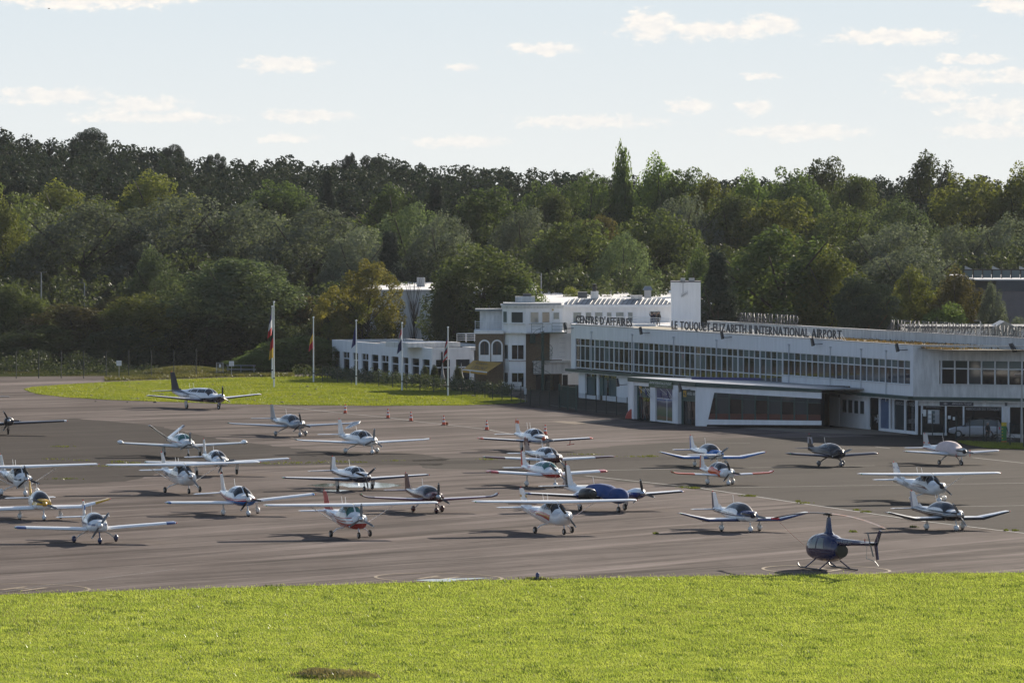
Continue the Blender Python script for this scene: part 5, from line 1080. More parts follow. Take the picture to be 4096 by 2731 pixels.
fence('green wire fence before the aeroclub at far right', fr_, 2.0, M_WIRE2)
fence('tall dark wire fence along the far left wood', [(-120, 1514), (-30, 1514), (65, 1514), (155, 1513), (245, 1513), (335, 1513), (425, 1513), (515, 1512), (605, 1511), (695, 1509), (785, 1506)], 3.0, M_WIRE2)
def board(label, u, v, w, h, m=None, cat='sign', name='notice_sign', d=None, legs=True):
    p = at(u, v, d); t = thing(name, label, cat, (p.x, p.y, gz(p.x, p.y))); z = p.z - t.location.z; mb = MB(); mb.box(-w / 2, w / 2, -.03, 0, z - h / 2, z + h / 2); mb.build('panel', m or M_LETW, t)
    for k in range(3): part_box('print_line', M_LETG, t, -w * .4, w * .4, -.036, -.031, z - h * .3 + k * h * .25, z - h * .3 + k * h * .25 + .04)
    if legs: mb = MB(); mb.tube([(0, .03, 0), (0, .03, z)], .03, 5); mb.build('post', M_GREY, t)
    return t
board('small square white sign on the far left fence', 476, 1452, .55, .55, d=574); board('square white sign beside the grassy bank', 926, 1454, .55, .55, d=588); board('white notice on the fence left of the double gate', 2101, 1564, .25, .6, d=526); board('long grey name board below the old tower', 2048, 1541, 2.0, .7, M_WHITE2, d=545)
# rail gate and barrier by the bank
p = gnd(866, 1500); t = thing('wicket_gate', 'small grey wicket gate beside the bank', 'gate', p); mb = MB()
for x in (0, .75): mb.tube([(x, 0, 0), (x, 0, 1.45)], .04, 5)
for k in range(6): mb.tube([(.1 + k * .11, 0, .15), (.1 + k * .11, 0, 1.35)], .015, 4)
mb.tube([(0, 0, 1.4), (.75, 0, 1.4)], .03, 5); mb.build('frame', M_GREY, t); part_box('plate', M_LETW, t, .3, .5, -.03, -.01, .9, 1.25)
p = gnd(905, 1496); t = thing('rail_barrier', 'low white pipe barrier right of the wicket gate', 'barrier', p)
for z in (.55, 1.0): mb = MB(); mb.tube([(0, 0, z), (3.4, -.5, z)], .04, 6); mb.build('rail', M_LETG, t)
for x in (.2, 1.7, 3.2): mb = MB(); mb.tube([(x, -.15 * x, 0), (x, -.15 * x, 1.0)], .04, 6); mb.build('post', M_GREY, t)
# grassy bank
c0_ = gnd(770, 1498); mb = MB(); n = 24; rings = []
for k, (rr, zz) in enumerate(((1, 0), (.8, .35), (.55, .75), (.25, .95), (.02, 1))): rings.append([(c0_.x - 1 + rr * 5 * math.cos(t_), c0_.y + 5 + rr * 6 * math.sin(t_), c0_.z - .1 + zz * .6 * (1 - .25 * math.cos(t_))) for t_ in np.linspace(0, 2 * math.pi, n + 1)[:-1]])
mb.loft(rings, caps=False); struct('grassy_bank', mb, M_WILD, smooth=True)
def bankz(x, y):
    q = math.hypot((x - c0_.x + 1) / 5, (y - c0_.y - 5) / 6); return c0_.z - .1 + .6 * max(0, 1 - q ** 1.7)
a = rng.uniform(0, 6.28, 16000); q = np.sqrt(rng.uniform(0, 1, 16000)); xy = np.stack([c0_.x - 1 + 4.9 * q * np.cos(a), c0_.y + 5 + 5.9 * q * np.sin(a)], 1)
blades('bank_grass', xy, .32, .12, leafy('dry_bank_grass', (.055, .06, .016), (.13, .115, .035), .45, .02), 'long dry grass on the bank behind the plane with navy tail', zf=bankz)
xy = in_poly([(420, 1525), (900, 1508), (1180, 1506), (1180, 1496), (800, 1497), (420, 1513)], 30000, 8); blades('rough_grass', xy, .28, .12, leafy('dry_bank_grass', (.1, .085, .02), (.2, .16, .05)), 'rough grass strip at the back of the lawn')
# ------------------------------------------------------------------ flagpoles, cones, lamps, people, car
def flagpole(u, v, vt, label, seed, bands, across, flen=1.5, drop=.6):
    g = gnd(u, v); t = thing('flagpole', label, 'flagpole', g, 'flagpoles on the lawn'); h = at(u, vt, g.y).z - g.z; mb = MB()
    mb.tube([(0, 0, 0), (0, 0, h)], [.085, .055], 8); mb.build('pole', M_LETW, t, True); mb = MB(); mb.lathe([(0, .07), (.05, .11), (.12, .1), (.18, .03)], (0, 0, h), 'z', 10); mb.build('finial', M_LETW, t, True); mb = MB(); mb.lathe([(0, .11), (.12, .11)], (0, 0, .95), 'z', 8); mb.build('cleat', M_BLACK, t)
    f = thing('flag', label.split(' flagpole')[0] + ' flag hanging limp on its pole', 'flag', g, 'flags on the lawn flagpoles'); limp_flag(f, (-.07, 0, h - drop), flen, .9, bands, across, seed); return f
flagpole(1096, 1550, 1211, 'tallest white flagpole, front one of the leftmost pair, German', 1, [M_FK, M_FR, M_FY], False, 3.2, 2.6)
flagpole(1089, 1516, 1229, 'white flagpole just behind the tallest one, French', 2, [M_FB, M_FW, M_FR], False, 2.6, .5)
flagpole(1254, 1529, 1272, 'white flagpole with black yellow red Belgian', 3, [M_FK, M_FY, M_FR], False, 2.4, .9)
flagpole(1425, 1541, 1285, 'white flagpole with plain deep blue European', 4, [M_EU], False, 2.0, .5)
flagpole(1608, 1563, 1295, 'white flagpole with red white light-blue Dutch', 5, [M_FR, M_FW, M_FB, M_FB], False, 2.3, .5)
f = flagpole(1792, 1584, 1312, 'rightmost white flagpole with red white blue British', 6, [M_FB, M_FR, M_FW, M_FB, M_FR, M_FW, M_FR], False, 2.3, .8)
for o in C.objects:
    if o.name.startswith('flagpole'): o['label'] = o['label'].replace(', German', '').replace(', French', '').replace(' Belgian', ' flag').replace(' European', ' flag').replace(' Dutch', ' flag').replace(' British', ' flag')
names = ['black red gold flag on the tallest flagpole', 'blue white red flag just behind the black red gold one', 'black yellow red flag on the second flagpole', 'plain deep blue flag on the middle flagpole', 'red white and blue banded flag on the second flagpole from right', 'red white blue crossed flag on the rightmost flagpole']
for o, lb in zip([o for o in C.objects if o.get('category') == 'flag' and o.name.startswith('flag') ], names): o['label'] = lb
M_ORG, M_CW = mat('cone_orange', (0.62, 0.075, 0.02), 0.5), mat('cone_white', (0.75, 0.73, 0.72), 0.5)
for i, (u, v) in enumerate(((1381, 1653), (1552, 1672), (1644, 1684), (1775, 1700), (1947, 1720), (2181, 1738))):
    g = gnd(u, v); lb = ['orange traffic cone furthest left on the white line', 'second orange traffic cone from the left', 'third orange traffic cone from the left', 'orange traffic cone with a small crate beside it', 'orange traffic cone alone left of the orange-tailed plane', 'orange traffic cone behind the orange-nosed plane'][i]
    t = thing('traffic_cone', lb, 'cone', g, 'traffic cones on the apron'); t.scale = (1.25, 1.25, 1.2); mb = MB(); mb.box(-.19, .19, -.19, .19, 0, .035); mb.build('base', M_BLACK, t)
    for z0, z1, m in ((.035, .25, M_ORG), (.25, .38, M_CW), (.38, .5, M_ORG), (.5, .61, M_CW), (.61, .75, M_ORG)): mb = MB(); mb.lathe([(z0, .145 - z0 * .15), (z1, .145 - z1 * .15)], (0, 0, 0), 'z', 12); mb.build('band', m, t, True)
g = gnd(1786, 1699); t = thing('crate', 'small brown crate beside a traffic cone', 'crate', g); mb = MB(); mb.box(-.16, .16, -.16, .16, 0, .26); mb.build('box', mat('brown_wood', (.22, .11, .05), .8, var=.3, vscale=4), t); part_box('slat', mat('brown_wood'), t, -.17, .17, -.17, -.163, .1, .16)
def mast(u, v, vt, d, label, arms=2):
    p = at(u, vt, d); t = thing('lamp_mast', label, 'lamp', (p.x, d, gz(p.x, d))); h = p.z - t.location.z; mb = MB(); mb.tube([(0, 0, 0), (0, 0, h)], [.12, .06], 8); mb.build('mast', M_GREY, t)
    for k in range(arms): x = (-.35, .35)[k] if arms == 2 else -.35; mb = MB(); mb.box(x - .28, x + .28, -.15, .15, h, h + .09); mb.build('lamp_head', M_DGREY, t)
mast(165, 1250, 1090, 650, 'twin-headed lamp mast above the thicket at far left'); mast(338, 1250, 1132, 655, 'thin lamp mast right of the twin-headed one', 1); mast(2165, 1150, 1092, 655, 'thin lamp mast behind the hall roof', 1); mast(4087, 1773, 1499, 452, 'dark lamp post at the right edge by the fence', 1); mast(3922, 1300, 1285, 490, 'thin pole with a small lamp behind the reversed letters', 1)
# marker light at the grass edge
g = gnd(2150, 2319); t = thing('marker_light', 'small stubby edge light standing in the grass border', 'light', g); mb = MB(); mb.lathe([(0, .11), (.16, .1), (.17, .08)], (0, 0, 0), 'z', 10); mb.build('base', mat('stained_white', (.45, .43, .4), .7, var=.6, vscale=8), t, True); mb = MB(); mb.lathe([(.17, .1), (.32, .11), (.38, .08), (.42, .03)], (0, 0, 0), 'z', 10); mb.build('lens', mat('blue_lens', (.02, .03, .12), .1), t, True)
q = np.stack([rng.normal(g.x, .38, 160), rng.normal(g.y, .15, 160)], 1); blades('marker_tuft', q, .16, .07, leafy('weed_blades', (.09, .11, .012), (.14, .14, .03)), 'grass tuft round the small edge light')

def person(label, loc, rz, joints, shirt, legs, hair, h=1.72, hold=None):
    """one skinned body; joints override the default standing pose (x forward, y left)"""
    J = dict(pel=(0, 0, .93), bel=(0, 0, 1.08), ch=(0.02, 0, 1.32), nk=(0.02, 0, 1.47), hd0=(.03, 0, 1.56), hd=(.045, 0, 1.65), hl=(0, .1, .9), kl=(.03, .11, .5), al=(-.02, .12, .09), tl=(.14, .13, .05),
             hr=(0, -.1, .9), kr=(.03, -.11, .5), ar=(-.02, -.12, .09), tr=(.14, -.13, .05), sl=(.01, .17, 1.40), el=(-.03, .24, 1.13), wl=(.08, .22, .90), fl=(.12, .2, .82), sr=(.01, -.17, 1.40), er=(-.03, -.24, 1.13), wr=(.08, -.22, .90), fr=(.12, -.2, .82))
    J.update(joints or {}); rad = dict(pel=.14, bel=.13, ch=.14, nk=.055, hd0=.085, hd=.098, hl=.09, kl=.06, al=.042, tl=.035, hr=.09, kr=.06, ar=.042, tr=.035, sl=.06, el=.045, wl=.032, fl=.035, sr=.06, er=.045, wr=.032, fr=.035)
    E = [('pel', 'bel'), ('bel', 'ch'), ('ch', 'nk'), ('nk', 'hd0'), ('hd0', 'hd'), ('pel', 'hl'), ('hl', 'kl'), ('kl', 'al'), ('al', 'tl'), ('pel', 'hr'), ('hr', 'kr'), ('kr', 'ar'), ('ar', 'tr'), ('ch', 'sl'), ('sl', 'el'), ('el', 'wl'), ('wl', 'fl'), ('ch', 'sr'), ('sr', 'er'), ('er', 'wr'), ('wr', 'fr')]
    ks = list(J); me = bpy.data.meshes.new('p'); me.from_pydata([J[k] for k in ks], [(ks.index(a), ks.index(b)) for a, b in E], []); o = bpy.data.objects.new('p', me); C.objects.link(o)
    sm = o.modifiers.new('s', 'SKIN'); me.skin_vertices[0].data[0].use_root = True
    for i, k in enumerate(ks): me.skin_vertices[0].data[i].radius = (rad[k], rad[k] * (.8 if k in ('pel', 'bel', 'ch') else 1))
    o.modifiers.new('b', 'SUBSURF').levels = 1; bpy.context.view_layer.update(); dg = bpy.context.evaluated_depsgraph_get(); bm = bpy.data.meshes.new_from_object(o.evaluated_get(dg)); bpy.data.objects.remove(o)
    sk_ = mat('skin', (.42, .24, .17), .6); bm.materials.clear(); [bm.materials.append(m) for m in (shirt, legs, sk_, M_BLACK)]
    P = {k: Vector(J[k]) for k in ks}
    for f in bm.polygons:
        c = f.center; k = min(ks, key=lambda k: (P[k] - c).length - rad[k]); f.material_index = 2 if k in ('hd', 'hd0', 'nk', 'fl', 'fr', 'wl', 'wr') else 3 if k in ('tl', 'tr') else 1 if k in ('hl', 'hr', 'kl', 'kr', 'al', 'ar', 'pel') else 0; f.use_smooth = True
    t = thing('person', label, 'person', Matrix.Translation(loc) @ Matrix.Rotation(rz, 4, 'Z') @ Matrix.Scale(h / 1.75, 4), 'people'); link('body', bm, t)
    mb = MB(); c = P['hd']; rings = []
    for a_, rr in ((-.02, .105), (.05, .112), (.09, .09), (.125, .03)): rings.append([(c.x - .02 + rr * math.cos(q), c.y + rr * .9 * math.sin(q), c.z + a_) for q in np.linspace(0, 2 * math.pi, 11)[:-1]])
    mb.loft(rings); mb.build('hair', hair, t, True)
    for y in (-.035, .035): mb = MB(); mb.lathe([(0, .012), (.008, .01)], (c.x + .09, c.y + y, c.z), 'x', 6); mb.build('eye', M_BLACK, t)
    mb = MB(); mb.slab([(c.x + .085, c.z - .04), (c.x + .12, c.z - .035), (c.x + .09, c.z + .01)], -.012 + c.y, .012 + c.y); mb.build('nose', sk_, t)
    return t
HB, HG = mat('brown_hair', (.05, .03, .02), .7), mat('grey_hair', (.25, .24, .23), .7)
dk, nv, jn = mat('black_cloth', (.014, .014, .017), .9), mat('navy_cloth', (.02, .025, .045), .9), mat('denim', (.06, .09, .16), .9)
q = at(2634, 1300, 551); zd = 6.9
person('man in black standing at the roof railing, arm raised to his face', (q.x, q.y, zd), R(-100), dict(er=(.1, -.26, 1.22), wr=(.2, -.12, 1.45), fr=(.2, -.07, 1.52)), dk, dk, HG, 1.75)
q = at(2616, 1300, 552); sit = dict(pel=(0, 0, .62), bel=(.02, 0, .78), ch=(.08, 0, 1.02), nk=(.12, 0, 1.16), hd0=(.14, 0, 1.25), hd=(.15, 0, 1.34), sl=(.06, .16, 1.1), el=(.12, .22, .86), wl=(.3, .16, .8), fl=(.36, .14, .8), sr=(.06, -.16, 1.1), er=(.12, -.22, .86), wr=(.3, -.16, .8), fr=(.36, -.14, .8), hl=(.02, .1, .58), kl=(.4, .14, .5), al=(.38, .14, .09), tl=(.52, .14, .05), hr=(.02, -.1, .58), kr=(.4, -.14, .5), ar=(.38, -.14, .09), tr=(.52, -.14, .05))
person('person in dark top and jeans sitting beside the standing man', (q.x, q.y, zd + .25), R(-70), sit, nv, jn, HG, 1.75)
q = at(2607, 1300, 552.5); person('small person with arm raised beside the sitting one', (q.x, q.y, zd + .25), R(-80), {**sit, 'er': (.1, -.3, 1.2), 'wr': (.12, -.28, 1.42), 'fr': (.12, -.26, 1.5)}, nv, jn, HB, 1.6)
g = gnd(3950, 1771); person('man in black standing behind the fence holding a bicycle', g, R(-60), dict(wr=(.3, -.25, .98), fr=(.36, -.28, .98), er=(.1, -.28, 1.12)), dk, dk, HG, 1.85)
g = gnd(4018, 1774); person('person half hidden behind the green and yellow board', g, R(-90), {}, dk, mat('tan_cloth', (.2, .13, .08), .9), HB, 1.8)
p = at(4016, 1726, gnd(4018, 1780).y); t = thing('display_board', 'green board with yellow head leaning on the fence', 'board', (p.x, p.y, gz(p.x, p.y))); z0 = p.z - t.location.z
for nm, m, a, b in (('panel', mat('board_green', (.02, .16, .03), .5), -.62, .38), ('head', mat('board_yellow', (.6, .42, .02), .5), .38, .62), ('foot', mat('board_orange', (.5, .12, .02), .5), -.68, -.62)): part_box(nm, m, t, -.22, .22, -.03, 0, z0 + a * 1.9 * .68, z0 + b * 1.9 * .68)
for k in range(4): part_box('line', mat('board_yellow'), t, -.19, -.1, -.036, -.031, z0 - .6 + k * .27, z0 - .52 + k * .27)
def bicycle(label, loc, rz, col):
    t = thing('bicycle', label, 'bicycle', Matrix.Translation(loc) @ Matrix.Rotation(rz, 4, 'Z')); m = mat('bike_' + col, dict(black=(.015, .015, .015), grey=(.3, .3, .3))[col], .35)
    for x in (-.52, .52):
        mb = MB(); n = 22; mb.loft([[(x + (.34 + dr) * math.cos(a), dy, .35 + (.34 + dr) * math.sin(a)) for dr, dy in ((-.015, -.015), (.015, -.015), (.015, .015), (-.015, .015))] for a in np.linspace(0, 2 * math.pi, n)], caps=False); w = mb.build('wheel', M_BLACK, t)
        mb = MB(); [mb.tube([(x, 0, .35), (x + .33 * math.cos(a), 0, .35 + .33 * math.sin(a))], .004, 3) for a in np.linspace(0, 6.28, 13)[:-1]]; mb.build('spokes', M_GREY, w)
    mb = MB(); [mb.tube(p, .018, 6) for p in ([(-.52, 0, .35), (-.18, 0, .8), (.35, 0, .78), (-.05, 0, .32), (-.18, 0, .8)], [(-.52, 0, .35), (-.05, 0, .32)], [(.52, 0, .35), (.35, 0, .78), (.32, 0, .95)])]; mb.build('frame', m, t)
    mb = MB(); mb.tube([(.36, -.28, 1.0), (.3, 0, .97), (.36, .28, 1.0)], .014, 5); mb.build('handlebar', M_BLACK, t); mb = MB(); mb.hexa([(-.32, -.06, .9), (-.08, -.02, .9), (-.08, .02, .9), (-.32, .06, .9), (-.32, -.06, .95), (-.08, -.02, .94), (-.08, .02, .94), (-.32, .06, .95)]); mb.build('saddle', M_BLACK, t)
bicycle('bicycle held by the man in black behind the fence', gnd(3974, 1770), R(165), 'black'); bicycle('bicycle behind the green and yellow board', gnd(4022, 1772), R(170), 'grey')
# white estate car parked before the aeroclub
def car():
    t = thing('parked_car', 'white estate car with dark windows parked before the aeroclub', 'car', T2.mw @ Matrix.Translation((6.4, -1.6, -.62)) @ Matrix.Rotation(R(186), 4, 'Z'))
    W = mat('white_car_paint', (.42, .43, .46), .25, coat=.6); xs = [(-2.25, .45, .95), (-2.1, .32, 1.02), (-1.2, .3, 1.05), (0, .3, 1.05), (1.0, .3, 1.02), (1.75, .32, .95), (2.2, .38, .82), (2.32, .45, .6)]
    mb = MB(); mb.loft([[(x, s * w, z) for s, z, w in ((-1, a, .82), (-1, a + .2, .92), (-1, b - .12, .9), (-1, b, .78), (1, b, .78), (1, b - .12, .9), (1, a + .2, .92), (1, a, .82))] for x, a, b in xs]); mb.build('body', W, t, True)
    rf = [(-2.15, 1.0, .8), (-1.9, 1.5, .66), (-1.2, 1.62, .64), (-.2, 1.62, .64), (.5, 1.45, .68), (1.1, 1.04, .78)]
    mb = MB(); mb.loft([[(x, -w - .06, 1.0), (x, -w, z), (x, w, z), (x, w + .06, 1.0)] for x, z, w in rf]); mb.build('cabin_glass', M_GLASS, t, True)
    mb = MB(); mb.loft([[(x, -w, z), (x, -w, z + .04), (x, w, z + .04), (x, w, z)] for x, z, w in rf[1:5]]); mb.build('roof', M_BLACK, t, True)
    for x in (-1.38, 1.42):
        for s in (-1, 1): mb = MB(); mb.lathe([(-.11, .2), (-.11, .33), (.11, .33), (.11, .2)], (x, s * .83, .34), 'y', 18); w = mb.build('wheel', M_BLACK, t, True); mb = MB(); mb.lathe([(-.02, .05), (.02, .21)], (x, s * .94, .34), 'y', 12); mb.build('rim', M_GREY, w)
    for s in (-1, 1): mb = MB(); mb.box(2.1, 2.3, s * .75 - .12, s * .75 + .12, .66, .8); mb.build('headlight', M_LETW, t); mb = MB(); mb.box(-2.3, -2.2, s * .78 - .1, s * .78 + .1, .75, .98); mb.build('tail_light', M_FR, t); mb = MB(); mb.box(.75, .92, s * .95 - .1, s * .95 + .1, 1.0, 1.12); mb.build('mirror', M_BLACK, t); mb = MB(); mb.box(-.4, -.2, s * .915 - .02, s * .915 + .02, .82, .86); mb.build('door_handle', M_GREY, t)
car()
# round red thing beside the porch: a covered cable drum
p_ = T.mw @ Vector((50.2, -13.6, 0)); t = thing('red_drum', 'rounded red cover half hidden by the left porch column', 'drum', (p_.x, p_.y, gz(p_.x, p_.y))); mb = MB(); mb.lathe([(-.3, .02), (-.3, 1.02), (-.2, 1.08), (.2, 1.08), (.3, 1.02), (.3, .02)], (0, 0, 0), 'y', 28); mb.build('shell', mat('red_plastic', (.42, .05, .035), .5), t, True)
mb = MB(); mb.lathe([(-.33, .02), (-.33, .5), (-.3, .55)], (0, 0, 0), 'y', 20); mb.build('face', mat('red_plastic'), t, True)
# a bird high on the left
p = at(196, 36, 520); t = thing('bird', 'small dark bird flying high at the upper left', 'bird', p); mb = MB(); mb.loft([[(x, r_ * math.cos(a), r_ * math.sin(a)) for a in np.linspace(0, 6.28, 7)[:-1]] for x, r_ in ((-.13, .005), (-.05, .03), (.05, .035), (.12, .01))]); [mb.add([(-.02, 0, .02), (.05, 0, .02), (.0, s * .16, .08), (-.03, s * .15, .07)], [(0, 1, 2, 3)]) for s in (-1, 1)]; mb.build('body', M_BLACK, t)
# ------------------------------------------------------------------ aircraft
def pchip(xs, ys, x):
    xs, ys = np.asarray(xs, float), np.asarray(ys, float); h = np.diff(xs); dl = np.diff(ys) / h; m = np.zeros(len(xs))
    for i in range(1, len(xs) - 1): m[i] = 0 if dl[i - 1] * dl[i] <= 0 else 2 * dl[i - 1] * dl[i] / (dl[i - 1] + dl[i])
    m[0], m[-1] = dl[0], dl[-1]; i = int(np.clip(np.searchsorted(xs, x) - 1, 0, len(h) - 1)); t = np.clip((x - xs[i]) / h[i], 0, 1)
    return ys[i] * (1 + 2 * t) * (1 - t) ** 2 + m[i] * h[i] * t * (1 - t) ** 2 + ys[i + 1] * t * t * (3 - 2 * t) + m[i + 1] * h[i] * t * t * (t - 1)
class Fus:
    """fuselage skin: stations (x, z bottom, z top, half width, exponent, taper of the upper half)"""
    def __init__(s, st): s.st = sorted(st); s.x = [a[0] for a in s.st]; s.c = list(zip(*s.st))
    def sec(s, x): return [float(pchip(s.x, s.c[k], x)) for k in range(1, 6)]
    def pt(s, x, phi, off=0.0):
        zb, zt, w, n, tp = s.sec(x); zc = zb + 0.45 * (zt - zb); c, q = math.cos(phi), math.sin(phi); f = lambda a: math.copysign(abs(a) ** (2 / n), a)
        y = (w + off) * f(c); hz = f(q); z = zc + hz * ((zt - zc + off) if q > 0 else (zc - zb + off))
        if q > 0: y *= 1 - tp * hz
        return (x, y, z)
    def half(s, x, z):
        zb, zt, w, n, tp = s.sec(x); zc = zb + 0.45 * (zt - zb); h = (z - zc) / ((zt - zc) if z > zc else (zc - zb)); h = max(-.999, min(.999, h))
        y = w * (1 - abs(h) ** n) ** (1 / n); return y * (1 - tp * h) if h > 0 else y
    def skin(s, name, m, par, n=30, nx=44):
        mb = MB(); x0, x1 = s.x[0], s.x[-1]
        mb.loft([[s.pt(x0 + (x1 - x0) * i / nx, 2 * math.pi * k / n) for k in range(n)] for i in range(nx + 1)]); return mb.build(name, m, par, True)
    def patch(s, name, m, par, xa, xb, pa, pb, off=0.012, slant=0.0, nx=7, np_=10):
        """a pane lying on the skin between stations xa..xb and angles pa..pb (degrees from the left side over the top)"""
        mb = MB(); rows = []
        for i in range(nx + 1):
            row = []
            for k in range(np_ + 1):
                ph = pa + (pb - pa) * k / np_; q = abs(math.sin(R(ph))); x = xa + (xb - xa) * i / nx; x += slant * (q - math.sin(R(min(pa, 180 - pb) if pa < 90 else pa))) * (1 - i / nx if slant else 1)
                row.append(s.pt(x, R(ph), off))
            rows.append(row)
        mb.loft(rows, caps=False, closed=False); return mb.build(name, m, par, True)
    def side(s, name, m, par, poly, sd, off=0.012, n=5):
        """a side window: quad (x,z) corners bottom-rear, bottom-front, top-front, top-rear on side sd"""
        mb = MB(); rows = []
        for j in range(n + 1):
            v = j / n; row = []
            for i in range(n + 1):
                u = i / n; x = (poly[0][0] * (1 - u) + poly[1][0] * u) * (1 - v) + (poly[3][0] * (1 - u) + poly[2][0] * u) * v; z = (poly[0][1] * (1 - u) + poly[1][1] * u) * (1 - v) + (poly[3][1] * (1 - u) + poly[2][1] * u) * v
                row.append((x, sd * (s.half(x, z) + off), z))
            rows.append(row)
        mb.loft(rows, caps=False, closed=False); return mb.build(name, m, par, True)
def paint(name, base, stripes=(), rough=0.25, metal=0.0):
    """aircraft paint: base colour and bands given as (colour, z low and z high at xa, z low and z high at xb, xa, xb, bow)"""
    m = bpy.data.materials.new(name); m.use_nodes = True; nt = m.node_tree; p = nt.nodes['Principled BSDF']; L = nt.links
    p.inputs['Roughness'].default_value = rough; p.inputs['Metallic'].default_value = metal; p.inputs['Coat Weight'].default_value = .4; p.inputs['Coat Roughness'].default_value = .1
    tc = nt.nodes.new('ShaderNodeTexCoord'); sp = nt.nodes.new('ShaderNodeSeparateXYZ'); L.new(tc.outputs['Object'], sp.inputs[0])
    def ma(op, a, b, c=None):
        n = nt.nodes.new('ShaderNodeMath'); n.operation = op
        for i, q in enumerate((a, b, c)):
            if q is None: continue
            if isinstance(q, (int, float)): n.inputs[i].default_value = q
            else: L.new(q, n.inputs[i])
        return n.outputs[0]
    col = None; b = lin(base) if isinstance(base, str) else base
    if max(b) < .03: p.inputs['Coat Weight'].default_value = .12; p.inputs['Roughness'].default_value = .4; p.inputs['Specular IOR Level'].default_value = .3
    nz = nt.nodes.new('ShaderNodeTexNoise'); nz.inputs['Scale'].default_value = 2.2; nz.inputs['Detail'].default_value = 6; L.new(tc.outputs['Object'], nz.inputs['Vector'])
    mx = nt.nodes.new('ShaderNodeMix'); mx.data_type = 'RGBA'; L.new(nz.outputs['Fac'], mx.inputs['Factor']); mx.inputs['A'].default_value = (*[x * .88 for x in b], 1); mx.inputs['B'].default_value = (*[min(1, x * 1.06) for x in b], 1); col = mx.outputs['Result']
    for (c, a0, a1, b0, b1, xa, xb, bow) in stripes:
        t = ma('DIVIDE', ma('SUBTRACT', sp.outputs[0], xa), xb - xa); bw = ma('MULTIPLY', ma('MULTIPLY', t, ma('SUBTRACT', 1.0, t)), 4 * bow)
        lo = ma('ADD', ma('MULTIPLY_ADD', t, b0 - a0, a0), bw); hi = ma('ADD', ma('MULTIPLY_ADD', t, b1 - a1, a1), bw)
        k = ma('MULTIPLY', ma('MULTIPLY', ma('GREATER_THAN', sp.outputs[2], lo), ma('LESS_THAN', sp.outputs[2], hi)), ma('MULTIPLY', ma('GREATER_THAN', t, 0.0), ma('LESS_THAN', t, 1.0)))
        mx = nt.nodes.new('ShaderNodeMix'); mx.data_type = 'RGBA'; L.new(k, mx.inputs['Factor']); L.new(col, mx.inputs['A']); mx.inputs['B'].default_value = (*(lin(c) if isinstance(c, str) else c), 1); col = mx.outputs['Result']
    L.new(col, p.inputs['Base Color']); return m
PW = 'e9e9e7'; _solid = {}
def solid(c, rough=.28, metal=0.0):
    if (c, rough, metal) not in _solid: _solid[c, rough, metal] = paint('paint_' + str(c), c, (), rough, metal)
    return _solid[c, rough, metal]
M_CAN = mat('canopy_glass', (0.016, 0.019, 0.022), 0.04, spec=0.7); M_CANT = mat('teal_canopy_glass', (0.03, 0.13, 0.11), 0.05, spec=0.7)
M_TYRE = mat('tyre_rubber', (0.012, 0.012, 0.012), 0.85); M_HUB = mat('wheel_hub', (0.5, 0.5, 0.5), 0.4, 0.5); M_STEEL = mat('bare_steel', (0.45, 0.46, 0.48), 0.3, 0.8); M_PROPB = mat('black_propeller', (0.014, 0.014, 0.015), 0.4); M_PROPG = mat('grey_propeller', (0.16, 0.165, 0.17), 0.4, 0.3)
AF = [(1, 0), (.72, .42), (.42, .78), (.2, .78), (.07, .52), (.015, .24), (0, 0), (.015, -.16), (.07, -.3), (.2, -.4), (.42, -.4), (.72, -.22)]
def wing(name, par, st, mats, sd, tip=None, le=True):
    """st: (y, x of leading edge, chord, z, thickness); mats: base, leading edge, tip"""
    mb = MB(); n = len(AF); rings = [[(xl - c * a, sd * y, z + c * th * b) for a, b in AF] for y, xl, c, z, th in st]
    vs = [p for r_ in rings for p in r_]; fs, ms = [], []
    for i in range(len(st) - 1):
        for j in range(n):
            k = (j + 1) % n; f = (i * n + j, i * n + k, (i + 1) * n + k, (i + 1) * n + j); fs.append(f if sd > 0 else f[::-1]); ms.append(2 if tip is not None and st[i][0] >= tip - 1e-6 else 1 if le and 4 <= j <= 7 else 0)
    fs += [tuple(range(n)), tuple(range((len(st) - 1) * n, len(st) * n))[::-1]]; ms += [0, 2 if tip is not None else 0]
    mb.v, mb.f, mb.m = vs, fs, ms; return mb.build(name, mats, par, True)
def wheel(par, x, y, r, w=.15, fair=None, name='wheel'):
    mb = MB(); mb.lathe([(-w / 2, r * .55), (-w * .5, r * .85), (-w * .3, r), (w * .3, r), (w * .5, r * .85), (w / 2, r * .55)], (x, y, r), 'y', 18); o = mb.build(name, M_TYRE, par, True)
    mb = MB(); mb.lathe([(-w * .52, .03), (-w * .53, r * .5), (w * .53, r * .5), (w * .52, .03)], (x, y, r), 'y', 14); mb.build('hub', M_HUB, o, True)
    if fair:
        mb = MB(); rings = []
        for a, h in ((.46, .02), (.4, .45), (.25, .85), (.05, 1), (-.2, .85), (-.45, .5), (-.68, .04)): rings.append([(x + a * r * 3.3, y + (w * .5 + .075) * h * math.cos(t), r * 1.3 + r * 1.05 * h * math.sin(t)) for t in np.linspace(0, 2 * math.pi, 13)[:-1]])
        mb.loft(rings); mb.build('wheel_fairing', fair, o, True)
    return o
